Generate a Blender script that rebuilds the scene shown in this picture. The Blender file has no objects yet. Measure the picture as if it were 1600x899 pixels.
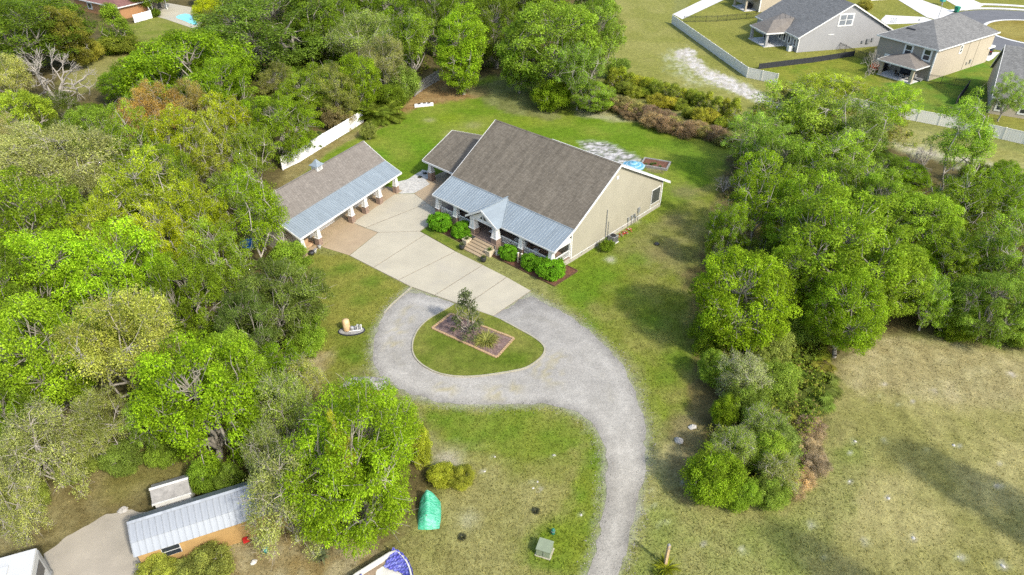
import bpy, math, random
import numpy as np
from mathutils import Vector
from mathutils.geometry import tessellate_polygon

# ------------------------------------------------------------------ camera, world, sun, exposure
SC = bpy.context.scene
COL = SC.collection
CAM_F, CAM_PITCH, CAM_H = 1122.639, math.radians(34.833), 42.914
cam_d = bpy.data.cameras.new('camera')
cam = bpy.data.objects.new('camera', cam_d); COL.objects.link(cam)
cam.location = (0, 0, CAM_H)
cam.rotation_euler = (math.pi/2 - CAM_PITCH, 0, 0)
cam_d.sensor_width = 36.0
cam_d.lens = CAM_F/1600*36
cam_d.clip_start = 0.5; cam_d.clip_end = 6000
SC.camera = cam

SUN_EL, SUN_AZ = math.radians(42), math.radians(137)      # azimuth clockwise from +Y
W = bpy.data.worlds.new('World'); SC.world = W; W.use_nodes = True
wn = W.node_tree.nodes; wl = W.node_tree.links
sky = wn.new('ShaderNodeTexSky'); sky.sky_type = 'NISHITA'; sky.sun_disc = False
sky.sun_elevation = SUN_EL; sky.sun_rotation = SUN_AZ; sky.air_density = 1.0; sky.dust_density = 2.0
wl.new(sky.outputs[0], wn['Background'].inputs[0]); wn['Background'].inputs[1].default_value = 0.15
sd = bpy.data.lights.new('sun', 'SUN'); sd.energy = 2.05; sd.angle = math.radians(3.0); sd.color = (1.0, 0.955, 0.88)
sun = bpy.data.objects.new('sun', sd); COL.objects.link(sun)
sdir = Vector((math.sin(SUN_AZ)*math.cos(SUN_EL), math.cos(SUN_AZ)*math.cos(SUN_EL), math.sin(SUN_EL)))
sun.rotation_euler = sdir.to_track_quat('Z', 'Y').to_euler(); sun.location = sdir*200
VS = SC.view_settings
VS.view_transform = 'Standard'; VS.look = 'None'; VS.gamma = 1; VS.exposure = 1.52; VS.use_curve_mapping = False
SC.cycles.max_bounces = 8; SC.cycles.diffuse_bounces = 5; SC.cycles.glossy_bounces = 2
SC.cycles.transmission_bounces = 5; SC.cycles.transparent_max_bounces = 6
SC.cycles.use_denoising = False

rng = np.random.default_rng(7)
random.seed(7)

# ------------------------------------------------------------------ survey: a pixel of the aerial view turned into a point of the site plan
def at(px, py, z=0.0):
    u = (px-800)/CAM_F; v = (py-449.5)/CAM_F
    c, s = math.cos(CAM_PITCH), math.sin(CAM_PITCH)
    d = (u, c - v*s, -s - v*c)
    t = (z-CAM_H)/d[2]
    return (d[0]*t, d[1]*t, z)
def dist(p): return math.sqrt(p[0]**2+p[1]**2+(p[2]-CAM_H)**2)
def plan(pts, z=0.0): return [at(x, y, z)[:2] for x, y in pts]

# ------------------------------------------------------------------ numpy noise
def _hash(ix, iy, seed):
    h = (ix.astype(np.int64)*374761393 + iy.astype(np.int64)*668265263 + seed*1442695041) & 0x7fffffff
    h = ((h ^ (h >> 13))*1274126177) & 0x7fffffff
    h = h ^ (h >> 16)
    return (h & 0xffffff)/float(0xffffff)
def vnoise(x, y, seed=0):
    ix, iy = np.floor(x), np.floor(y); fx, fy = x-ix, y-iy
    fx = fx*fx*(3-2*fx); fy = fy*fy*(3-2*fy)
    a = _hash(ix, iy, seed); b = _hash(ix+1, iy, seed); c = _hash(ix, iy+1, seed); d = _hash(ix+1, iy+1, seed)
    return (a*(1-fx)+b*fx)*(1-fy) + (c*(1-fx)+d*fx)*fy
def fbm(x, y, seed=0, oct=4):
    s = 0; a = .5; t = 0
    for i in range(oct):
        s = s + a*vnoise(x*2**i, y*2**i, seed+i*17); t += a; a *= .5
    return s/t
def pip(x, y, poly):
    ins = np.zeros(x.shape, bool); n = len(poly)
    for i in range(n):
        x0, y0 = poly[i]; x1, y1 = poly[(i+1) % n]
        if y0 == y1: continue
        c = ((y0 > y) != (y1 > y)) & (x < (x1-x0)*(y-y0)/(y1-y0)+x0)
        ins ^= c
    return ins
def soft(x, y, poly, amp=0.6, n=5, seed=3, freq=.5):
    px = [p[0] for p in poly]; py = [p[1] for p in poly]; m = amp*2+1
    out = np.zeros(x.shape); sel = (x > min(px)-m) & (x < max(px)+m) & (y > min(py)-m) & (y < max(py)+m)
    xs, ys = x[sel], y[sel]; acc = np.zeros(xs.shape)
    for k in range(n):
        dx = (fbm(xs*freq, ys*freq, seed+k*31, 3)-.5)*2*amp*2; dy = (fbm(xs*freq+37.2, ys*freq, seed+k*31+5, 3)-.5)*2*amp*2
        acc += pip(xs+dx, ys+dy, poly)
    out[sel] = acc/n
    return out

# ------------------------------------------------------------------ materials
M = {}
def nodes_of(m): return m.node_tree.nodes, m.node_tree.links
def new_mat(name):
    m = bpy.data.materials.new(name); m.use_nodes = True
    n, l = nodes_of(m); n.clear()
    out = n.new('ShaderNodeOutputMaterial'); b = n.new('ShaderNodeBsdfPrincipled')
    l.new(b.outputs[0], out.inputs[0]); M[name] = m
    return m, n, l, b, out
def val(n, l, x, op, a, bb=None):
    k = n.new('ShaderNodeMath'); k.operation = op
    for i, v in enumerate((a, bb)):
        if v is None: continue
        if isinstance(v, (int, float)): k.inputs[i].default_value = v
        else: l.new(v, k.inputs[i])
    return k.outputs[0]
def mapr(n, l, src, a0, a1, b0, b1):
    k = n.new('ShaderNodeMapRange'); l.new(src, k.inputs[0])
    for i, v in enumerate((a0, a1, b0, b1)): k.inputs[i+1].default_value = v
    return k.outputs[0]
def mixc(n, l, fac, a, b, mode='MIX'):
    k = n.new('ShaderNodeMix'); k.data_type = 'RGBA'; k.blend_type = mode
    for idx, v in ((0, fac), (6, a), (7, b)):
        if isinstance(v, (int, float)): k.inputs[idx].default_value = v
        elif isinstance(v, tuple): k.inputs[idx].default_value = (*v[:3], 1)
        else: l.new(v, k.inputs[idx])
    return k.outputs[2]
def noise(n, l, scale, detail=3, vec=None, rough=.6):
    k = n.new('ShaderNodeTexNoise'); k.inputs['Scale'].default_value = scale
    k.inputs['Detail'].default_value = detail; k.inputs['Roughness'].default_value = rough
    if vec is not None: l.new(vec, k.inputs['Vector'])
    return k.outputs[0]
def objco(n): return n.new('ShaderNodeTexCoord').outputs['Object']
def bump(n, l, b, h, strength=.4, distance=.03):
    k = n.new('ShaderNodeBump'); k.inputs['Strength'].default_value = strength; k.inputs['Distance'].default_value = distance
    l.new(h, k.inputs['Height']); l.new(k.outputs[0], b.inputs['Normal'])
def plain(name, col, rough=.7, var=.18, scale=2.0, fine=25.0, metal=0.0, bmp=.15, spec=.35, stain=None, stain_amt=.5):
    col = tuple(v*k for v, k in zip(col, (.80, .79, .75)))
    if stain: stain = tuple(v*.8 for v in stain)
    m, n, l, b, o = new_mat(name); co = objco(n)
    c1 = noise(n, l, scale, 4, co); c2 = noise(n, l, fine, 3, co)
    s = mapr(n, l, c1, .3, .7, 1-var, 1+var); s2 = mapr(n, l, c2, .25, .75, 1-var*.5, 1+var*.5)
    v = val(n, l, None, 'MULTIPLY', s, s2)
    c = mixc(n, l, 1.0, tuple(col), v, 'MULTIPLY')
    if stain:
        f = mapr(n, l, noise(n, l, scale*.6, 5, co, .7), .52, .68, 0, stain_amt)
        c = mixc(n, l, f, c, tuple(stain))
    l.new(c, b.inputs['Base Color']); b.inputs['Roughness'].default_value = rough; b.inputs['Metallic'].default_value = metal
    b.inputs['Specular IOR Level'].default_value = spec
    if bmp: bump(n, l, b, c2, bmp, .02)
    return m

plain('white_paint', (.66, .66, .64), .5, .06)
plain('beige_siding', (.315, .295, .225), .75, .06, .5)
plain('tan_siding', (.40, .35, .27), .75, .05, .5)
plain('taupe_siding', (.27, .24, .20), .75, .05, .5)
plain('grey_siding', (.30, .30, .305), .75, .04, .5)
plain('terracotta_wall', (.36, .19, .085), .8, .1)
plain('ochre_wall', (.36, .225, .085), .85, .14, 1.2)
plain('foundation', (.36, .335, .285), .85, .12, 1.5)
plain('concrete', (.39, .356, .272), .85, .09, .35, 14, stain=(.33, .30, .235), stain_amt=.5)
plain('pale_concrete', (.56, .55, .525), .85, .06, .3, 10)
plain('tan_concrete', (.345, .265, .17), .8, .1, .5, 16, stain=(.26, .18, .11), stain_amt=.4)
plain('kerb', (.33, .305, .23), .85, .15, 1.5)
plain('joint', (.20, .17, .13), .9, .2)
plain('asphalt', (.12, .12, .125), .9, .12, .5, 20)
plain('beige_vinyl', (.74, .72, .65), .5, .04, .6)
plain('white_vinyl', (.80, .80, .80), .5, .03, .6)
plain('black_metal', (.02, .02, .02), .5, .1)
plain('black_fabric', (.025, .027, .032), .9, .2)
plain('dark_plastic', (.03, .03, .032), .5, .2)
plain('grey_metal', (.34, .35, .36), .45, .12, metal=.4)
plain('screen', (.06, .065, .06), .5, .2)
plain('dark_wood', (.10, .055, .03), .7, .25)
plain('grey_wood', (.25, .24, .225), .85, .25, 3)
plain('post_wood', (.42, .30, .17), .85, .2, 4)
plain('tan_cloth', (.42, .28, .16), .9, .15)
plain('tan_tank', (.55, .38, .20), .5, .12, 3, stain=(.7, .62, .48))
plain('mulch', (.13, .055, .03), .95, .4, 3, 30, bmp=.6)
plain('brown_mulch', (.155, .10, .085), .95, .5, 5, 22, bmp=.8, stain=(.28, .22, .19), stain_amt=.6)
plain('bed_brick', (.40, .27, .15), .85, .22, 4)
plain('red_paint', (.20, .012, .018), .25, .08, spec=.6)
plain('red_plastic', (.45, .02, .02), .5, .15)
plain('orange_leaf', (.55, .12, .02), .7, .3, 5)
plain('teal_plastic', (.02, .28, .25), .45, .1)
plain('blue_plastic', (.02, .13, .42), .4, .15)
plain('bin_green', (.01, .19, .11), .5, .1)
plain('pad_green', (.20, .235, .155), .55, .1)
plain('pad_green_dark', (.02, .13, .09), .5, .1)
plain('stone', (.36, .34, .31), .9, .2, 3)
plain('pale_stone', (.45, .43, .39), .9, .15, 3)
plain('ash', (.26, .24, .23), .95, .5, 1.6, 9, bmp=.9, stain=(.46, .43, .40), stain_amt=.8)
plain('rust_leaf', (.36, .17, .075), .9, .4, 3, 16)
plain('grey_gravel', (.24, .235, .225), .95, .3, 3, 12, bmp=.8)
plain('white_gravel', (.44, .43, .40), .95, .22, 2.2, 10, bmp=.9, stain=(.33, .31, .27), stain_amt=.6)
plain('sandy_lot', (.33, .295, .24), .95, .12, .5, 12, bmp=.4, stain=(.27, .24, .19), stain_amt=.35)
plain('bark', (.26, .235, .195), .95, .3, 3)
plain('pale_bark', (.33, .30, .26), .95, .25, 3)
plain('dark_bark', (.13, .105, .08), .95, .3, 3)
plain('terracotta_pot', (.33, .13, .06), .8, .15)
plain('pool_liner', (.55, .54, .50), .5, .12, 1.5)
plain('leaf_sludge', (.22, .165, .11), .9, .45, 2.2, 14)
plain('rv_white', (.5, .5, .49), .4, .04, 1)
plain('brick', (.235, .165, .125), .85, .3, 5, 30)
plain('cream_block', (.50, .42, .30), .85, .12, 2)
plain('tyre', (.015, .015, .015), .8, .1)
plain('charcoal_paint', (.03, .033, .04), .25, .1, spec=.6)

def glass():
    m, n, l, b, o = new_mat('glass'); b.inputs['Base Color'].default_value = (.02, .024, .03, 1)
    b.inputs['Roughness'].default_value = .08; b.inputs['Specular IOR Level'].default_value = .7
glass()
plain('sky_reflection_glass', (.20, .22, .245), .15, .2, .8, spec=.6)  # far window panes: the sky's reflection is put into the base colour
def water():
    m, n, l, b, o = new_mat('pool_water'); co = objco(n)
    c = mixc(n, l, mapr(n, l, noise(n, l, .9, 3, co), .35, .65, 0, 1), (.03, .36, .42), (.10, .52, .55))
    l.new(c, b.inputs['Base Color']); b.inputs['Roughness'].default_value = .12
    bump(n, l, b, noise(n, l, 3, 2, co), .2, .05)
water()
def shingle(name, c1, c2, streak):
    c1 = tuple(v*k for v, k in zip(c1, (.83, .83, .78))); c2 = tuple(v*k for v, k in zip(c2, (.83, .83, .78)))
    m, n, l, b, o = new_mat(name); co = objco(n)
    sep = n.new('ShaderNodeSeparateXYZ'); l.new(co, sep.inputs[0])
    comb = n.new('ShaderNodeCombineXYZ')
    l.new(val(n, l, None, 'ADD', sep.outputs[0], sep.outputs[1]), comb.inputs[0]); l.new(val(n, l, None, 'MULTIPLY', sep.outputs[2], 1.9), comb.inputs[1])
    br = n.new('ShaderNodeTexBrick'); l.new(comb.outputs[0], br.inputs['Vector'])
    br.inputs['Scale'].default_value = 1; br.inputs['Brick Width'].default_value = .42; br.inputs['Row Height'].default_value = .17
    br.inputs['Mortar Size'].default_value = .012; br.inputs['Color1'].default_value = (*c1, 1); br.inputs['Color2'].default_value = (*c2, 1)
    br.inputs['Mortar'].default_value = (c1[0]*.45, c1[1]*.45, c1[2]*.45, 1); br.inputs['Mortar Smooth'].default_value = .3
    # weather streaks running down the slope, and broad fading
    mp = n.new('ShaderNodeMapping'); mp.inputs['Scale'].default_value = (1.6, .25, .25); l.new(co, mp.inputs[0])
    st = mapr(n, l, noise(n, l, 1.0, 5, mp.outputs[0], .7), .35, .7, 1-streak, 1+streak)
    fn = mapr(n, l, noise(n, l, 4.2, 4, co, .7), .3, .7, .87, 1.13)
    c = mixc(n, l, 1, br.outputs[0], val(n, l, None, 'MULTIPLY', st, fn), 'MULTIPLY')
    l.new(c, b.inputs['Base Color']); b.inputs['Roughness'].default_value = .95; b.inputs['Specular IOR Level'].default_value = .15
    bump(n, l, b, br.outputs[1], -.5, .02)
shingle('shingle_brown', (.130, .110, .086), (.168, .144, .115), .20)
shingle('shingle_taupe', (.165, .145, .128), (.200, .178, .158), .10)
shingle('shingle_grey', (.135, .133, .132), (.195, .192, .19), .10)
shingle('shingle_red', (.17, .085, .075), (.23, .12, .105), .12)
def metal_roof(name, col, var):
    m, n, l, b, o = new_mat(name); co = objco(n)
    mp = n.new('ShaderNodeMapping'); mp.inputs['Scale'].default_value = (2.2, .3, .3); l.new(co, mp.inputs[0])
    st = mapr(n, l, noise(n, l, 1.2, 4, mp.outputs[0], .65), .3, .7, 1-var, 1+var)
    c = mixc(n, l, 1, tuple(col), st, 'MULTIPLY')
    l.new(c, b.inputs['Base Color']); b.inputs['Metallic'].default_value = .25; b.inputs['Roughness'].default_value = .5
    b.inputs['Specular IOR Level'].default_value = .4
    bump(n, l, b, noise(n, l, 5, 2, co), .08, .02)
metal_roof('blue_metal', (.195, .226, .236), .12)
metal_roof('galvanised', (.195, .21, .222), .2)
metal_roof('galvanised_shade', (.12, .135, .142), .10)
def stripes_umbrella():
    m, n, l, b, o = new_mat('umbrella_cloth'); co = objco(n)
    ln = n.new('ShaderNodeVectorMath'); ln.operation = 'LENGTH'
    mp = n.new('ShaderNodeMapping'); mp.inputs['Scale'].default_value = (1, 1, 0); l.new(co, mp.inputs[0]); l.new(mp.outputs[0], ln.inputs[0])
    f = val(n, l, None, 'FRACT', val(n, l, None, 'MULTIPLY', ln.outputs['Value'], 2.0))
    f = mapr(n, l, f, .60, .70, 0, .45)
    c = mixc(n, l, f, (.07, .23, .31), (.42, .52, .55))
    l.new(c, b.inputs['Base Color']); b.inputs['Roughness'].default_value = .8
stripes_umbrella()
def tarp(name, col, rough=.4):
    m, n, l, b, o = new_mat(name); co = objco(n)
    mp = n.new('ShaderNodeMapping'); mp.inputs['Scale'].default_value = (1, 4, 2); l.new(co, mp.inputs[0])
    w = noise(n, l, 2.2, 3, mp.outputs[0])
    c = mixc(n, l, mapr(n, l, w, .3, .7, .2, 0), tuple(col), (.5, .6, .7))
    l.new(c, b.inputs['Base Color']); b.inputs['Roughness'].default_value = rough; bump(n, l, b, w, .9, .12)
tarp('blue_tarp', (.022, .016, .24)); tarp('green_tarp', (.008, .26, .115))
def ground_mat():
    m, n, l, b, o = new_mat('ground_cover'); co = objco(n)
    at_ = n.new('ShaderNodeVertexColor'); at_.layer_name = 'Col'
    f1 = mapr(n, l, noise(n, l, 1.3, 4, co, .7), .3, .7, .74, 1.26)
    f2 = mapr(n, l, noise(n, l, 5.5, 4, co, .75), .28, .72, .70, 1.30)
    f3 = mapr(n, l, noise(n, l, 17, 2, co), .3, .7, .72, 1.28)
    v = val(n, l, None, 'MULTIPLY', val(n, l, None, 'MULTIPLY', f1, f2), f3)
    c = mixc(n, l, 1, at_.outputs[0], v, 'MULTIPLY')
    # straw flecks
    dry = mapr(n, l, noise(n, l, 3.1, 5, co, .8), .55, .72, 0, .34)
    d2 = mixc(n, l, 1, c, (1.55, 1.22, 1.35), 'MULTIPLY')
    c = mixc(n, l, dry, c, d2)
    l.new(c, b.inputs['Base Color']); b.inputs['Roughness'].default_value = 1; b.inputs['Specular IOR Level'].default_value = .05
    bump(n, l, b, noise(n, l, 9, 3, co, .7), .7, .08)
ground_mat()
def gravel_mat():
    m, n, l, b, o = new_mat('drive_gravel'); co = objco(n)
    at_ = n.new('ShaderNodeVertexColor'); at_.layer_name = 'Col'
    vo = n.new('ShaderNodeTexVoronoi'); vo.inputs['Scale'].default_value = 11; l.new(co, vo.inputs['Vector'])
    sp = mapr(n, l, n_sep(n, l, vo.outputs['Color']), 0, 1, .84, 1.13)
    v = val(n, l, None, 'MULTIPLY', sp, mapr(n, l, noise(n, l, .8, 5, co, .7), .3, .7, .86, 1.12))
    c = mixc(n, l, 1, at_.outputs[0], v, 'MULTIPLY')
    dk = mapr(n, l, noise(n, l, 4.5, 4, co, .8), .60, .72, 0, .42)
    c = mixc(n, l, dk, c, (.20, .185, .155))
    dk2 = mapr(n, l, noise(n, l, 1.1, 6, co, .8), .56, .70, 0, .32)
    c = mixc(n, l, dk2, c, (.19, .175, .145))
    l.new(c, b.inputs['Base Color']); b.inputs['Roughness'].default_value = .95; b.inputs['Specular IOR Level'].default_value = .15
    bump(n, l, b, vo.outputs['Distance'], .35, .03)
def n_sep(n, l, c):
    s = n.new('ShaderNodeSeparateColor'); l.new(c, s.inputs[0]); return s.outputs[0]
gravel_mat()
def leaf_mat(name='foliage', trans=.35, vcol=False, spec=.25):
    m = bpy.data.materials.new(name); m.use_nodes = True; n, l = nodes_of(m); n.clear(); M[name] = m
    out = n.new('ShaderNodeOutputMaterial'); geo = n.new('ShaderNodeNewGeometry')
    if vcol:
        k = n.new('ShaderNodeVertexColor'); k.layer_name = 'Col'; base = k.outputs[0]
    else:
        k = n.new('ShaderNodeObjectInfo'); base = k.outputs['Color']
    r = geo.outputs['Random Per Island']
    b1 = mapr(n, l, r, 0, 1, .55, 1.45)
    at_ = n.new('ShaderNodeAttribute'); at_.attribute_name = 'tone'
    tone = mapr(n, l, at_.outputs['Fac'], 0, 1, .60, 1.40) if not vcol else None
    v = val(n, l, None, 'MULTIPLY', b1, tone) if tone is not None else b1
    c = mixc(n, l, 1, base, v, 'MULTIPLY')
    r2 = val(n, l, None, 'FRACT', val(n, l, None, 'MULTIPLY', r, 7.31))
    yel = mapr(n, l, r2, .55, 1, 0, .45)
    c2 = mixc(n, l, 1, c, (1.22, 1.10, .9), 'MULTIPLY'); c = mixc(n, l, yel, c, c2)
    d = n.new('ShaderNodeBsdfPrincipled'); l.new(c, d.inputs['Base Color']); d.inputs['Roughness'].default_value = .55
    d.inputs['Specular IOR Level'].default_value = spec
    t = n.new('ShaderNodeBsdfTranslucent'); ct = mixc(n, l, 1, c, (1.45, 1.45, .5), 'MULTIPLY'); l.new(ct, t.inputs[0])
    mx = n.new('ShaderNodeMixShader'); mx.inputs[0].default_value = trans
    l.new(d.outputs[0], mx.inputs[1]); l.new(t.outputs[0], mx.inputs[2]); l.new(mx.outputs[0], out.inputs[0])
leaf_mat('foliage', .5, False, .06); leaf_mat('ground_foliage', .3, True, .02)

# ------------------------------------------------------------------ builders
def link(o, parent=None):
    COL.objects.link(o)
    if parent is not None: o.parent = parent
    return o
def thing(name, label, cat, loc=(0, 0, 0), rotz=0.0, group=None):
    o = bpy.data.objects.new(name, None); o.empty_display_size = .3; link(o)
    o.location = loc; o.rotation_euler = (0, 0, rotz); o['label'] = label; o['category'] = cat
    if group: o['group'] = group
    return o
def tag(o, label, cat, group=None):
    o['label'] = label; o['category'] = cat
    if group: o['group'] = group
    return o
class MB:
    def __init__(s): s.v = []; s.f = []; s.m = []; s.cur = 0
    def mat(s, i): s.cur = i; return s
    def add(s, vs, fs):
        o = len(s.v); s.v += [tuple(v) for v in vs]; s.f += [tuple(o+i for i in f) for f in fs]; s.m += [s.cur]*len(fs); return s
    def box(s, x0, x1, y0, y1, z0, z1):
        return s.add([(x0,y0,z0),(x1,y0,z0),(x1,y1,z0),(x0,y1,z0),(x0,y0,z1),(x1,y0,z1),(x1,y1,z1),(x0,y1,z1)],
                     [(0,3,2,1),(4,5,6,7),(0,1,5,4),(1,2,6,5),(2,3,7,6),(3,0,4,7)])
    def taper(s, cx, cy, z0, z1, a, b):
        return s.add([(cx-a,cy-a,z0),(cx+a,cy-a,z0),(cx+a,cy+a,z0),(cx-a,cy+a,z0),(cx-b,cy-b,z1),(cx+b,cy-b,z1),(cx+b,cy+b,z1),(cx-b,cy+b,z1)],
                     [(0,3,2,1),(4,5,6,7),(0,1,5,4),(1,2,6,5),(2,3,7,6),(3,0,4,7)])
    def slab(s, quad, t):
        """a sheet of thickness t hung below the given polygon (list of 3-D points, counter-clockwise from above)"""
        n = len(quad); a = [Vector(p) for p in quad]; nr = (a[1]-a[0]).cross(a[2]-a[0]).normalized()
        if nr.z < 0: a.reverse(); nr = -nr
        b = [p-nr*t for p in a]
        return s.add(a+b, [tuple(range(n)), tuple(range(2*n-1, n-1, -1))]+[(i, n+i, n+(i+1) % n, (i+1) % n) for i in range(n)])
    def prism(s, poly, z0, z1):
        n = len(poly)
        ar = sum(poly[i][0]*poly[(i+1) % n][1]-poly[(i+1) % n][0]*poly[i][1] for i in range(n))
        if ar < 0: poly = poly[::-1]
        vs = [(p[0], p[1], z0) for p in poly]+[(p[0], p[1], z1) for p in poly]
        tri = tessellate_polygon([[Vector((p[0], p[1], 0)) for p in poly]])
        fs = []
        for t in tri:
            a, b, c = (Vector((*poly[i], 0)) for i in t)
            if (b-a).cross(c-a).z < 0: t = (t[0], t[2], t[1])
            fs.append(tuple(n+i for i in t)); fs.append((t[2], t[1], t[0]))
        fs += [(i, (i+1) % n, n+(i+1) % n, n+i) for i in range(n)]
        return s.add(vs, fs)
    def wallx(s, prof, y0, y1):
        """profile in (x,z) extruded along y"""
        n = len(prof); vs = [(p[0], y0, p[1]) for p in prof]+[(p[0], y1, p[1]) for p in prof]
        return s.add(vs, [tuple(range(n)), tuple(range(2*n-1, n-1, -1))]+[(i, n+i, n+(i+1) % n, (i+1) % n) for i in range(n)])
    def wally(s, prof, x0, x1):
        """profile in (y,z) extruded along x"""
        n = len(prof); vs = [(x0, p[0], p[1]) for p in prof]+[(x1, p[0], p[1]) for p in prof]
        return s.add(vs, [tuple(range(n-1, -1, -1)), tuple(range(n, 2*n))]+[((i+1) % n, n+(i+1) % n, n+i, i) for i in range(n)])
    def tube(s, p, q, r0, r1=None, n=6):
        r1 = r0 if r1 is None else r1; p, q = Vector(p), Vector(q); d = (q-p)
        if d.length < 1e-6: return s
        d.normalize(); a = d.orthogonal().normalized(); b = d.cross(a)
        vs = [p+(a*math.cos(2*math.pi*i/n)+b*math.sin(2*math.pi*i/n))*r0 for i in range(n)]+[q+(a*math.cos(2*math.pi*i/n)+b*math.sin(2*math.pi*i/n))*r1 for i in range(n)]
        return s.add(vs, [(i, (i+1) % n, n+(i+1) % n, n+i) for i in range(n)]+[tuple(range(n-1, -1, -1)), tuple(range(n, 2*n))])
    def lathe(s, prof, n=14, c=(0, 0)):
        vs = []; k = len(prof)
        for r, z in prof: vs += [(c[0]+r*math.cos(2*math.pi*i/n), c[1]+r*math.sin(2*math.pi*i/n), z) for i in range(n)]
        fs = [(j*n+i, j*n+(i+1) % n, (j+1)*n+(i+1) % n, (j+1)*n+i) for j in range(k-1) for i in range(n)]
        fs += [tuple(range(n-1, -1, -1)), tuple(range((k-1)*n, k*n))]
        return s.add(vs, fs)
    def build(s, name, mats, parent=None, smooth=False, label=None):
        me = bpy.data.meshes.new(name); me.from_pydata([tuple(v) for v in s.v], [], s.f)
        if isinstance(mats, str): mats = [mats]
        for k in mats: me.materials.append(M[k])
        if len(mats) > 1:
            for p, i in zip(me.polygons, s.m): p.material_index = i
        if smooth:
            for p in me.polygons: p.use_smooth = True
        o = bpy.data.objects.new(name, me); link(o, parent)
        if label: o['label'] = label
        return o
def np_mesh(name, V, Q, mat, tone=None, col=None):
    me = bpy.data.meshes.new(name); V = np.asarray(V, np.float32); Q = np.asarray(Q, np.int32); k = Q.shape[1]
    me.vertices.add(len(V)); me.vertices.foreach_set('co', V.ravel())
    me.loops.add(Q.size); me.loops.foreach_set('vertex_index', Q.ravel())
    me.polygons.add(len(Q)); me.polygons.foreach_set('loop_start', np.arange(len(Q), dtype=np.int32)*k)
    me.polygons.foreach_set('loop_total', np.full(len(Q), k, np.int32))
    me.update(calc_edges=True)
    if tone is not None:
        a = me.attributes.new('tone', 'FLOAT', 'POINT'); a.data.foreach_set('value', np.asarray(tone, np.float32))
    if col is not None:
        a = me.color_attributes.new('Col', 'FLOAT_COLOR', 'POINT')
        c4 = np.ones((len(V), 4), np.float32); c4[:, :3] = col; a.data.foreach_set('color', c4.ravel())
    if mat: me.materials.append(M[mat])
    return me
def put(name, me, parent=None):
    return link(bpy.data.objects.new(name, me), parent)
def resample(poly, step, rag=0.0, seed=1):
    out = []; n = len(poly)
    for i in range(n):
        a, b = poly[i], poly[(i+1) % n]; L = math.hypot(b[0]-a[0], b[1]-a[1]); k = max(1, int(L/step))
        for j in range(k): t = j/k; out.append((a[0]+(b[0]-a[0])*t, a[1]+(b[1]-a[1])*t))
    if rag:
        P = np.array(out)
        P[:, 0] += (fbm(P[:, 0]*1.3, P[:, 1]*1.3, seed, 4)-.5)*2*rag; P[:, 1] += (fbm(P[:, 0]*1.3+50, P[:, 1]*1.3, seed+9, 4)-.5)*2*rag
        out = [tuple(p) for p in P]
    return out
def smooth_poly(poly, it=2):
    for _ in range(it):
        q = []
        for i in range(len(poly)):
            a, b = poly[i], poly[(i+1) % len(poly)]
            q += [(a[0]*.75+b[0]*.25, a[1]*.75+b[1]*.25), (a[0]*.25+b[0]*.75, a[1]*.25+b[1]*.75)]
        poly = q
    return poly
def sheet(name, poly, z, mat, step=.5, rag=0.0, seed=1, thick=0.0, parent=None, colfn=None):
    P = resample(poly, step, rag, seed)
    if thick:
        o = MB().prism(P, z-thick, z).build(name, mat, parent)
    else:
        tri = tessellate_polygon([[Vector((p[0], p[1], 0)) for p in P]])
        fs = []
        for t in tri:
            a, b, c = (Vector((*P[i], 0)) for i in t); fs.append(tuple(t) if (b-a).cross(c-a).z > 0 else (t[0], t[2], t[1]))
        o = MB().add([(p[0], p[1], z) for p in P], fs).build(name, mat, parent)
    return o
def structure(o): o['kind'] = 'structure'; return o
def stuff(o): o['kind'] = 'stuff'; return o
def copy_tree(root, loc, rotz=None, scale=None, label=None, group=None, color=None):
    r = root.copy(); COL.objects.link(r); r.location = loc
    if rotz is not None: r.rotation_euler = (0, 0, rotz)
    if scale is not None: r.scale = scale
    if label: r['label'] = label
    if group: r['group'] = group
    for ch in list(root.children):
        c = ch.copy(); COL.objects.link(c); c.parent = r
        if color is not None and c.name.split('.')[0] in ('crown', 'fronds', 'blades'): c.color = (*color, 1)
        for g in ch.children:
            d = g.copy(); COL.objects.link(d); d.parent = c
    return r

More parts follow.
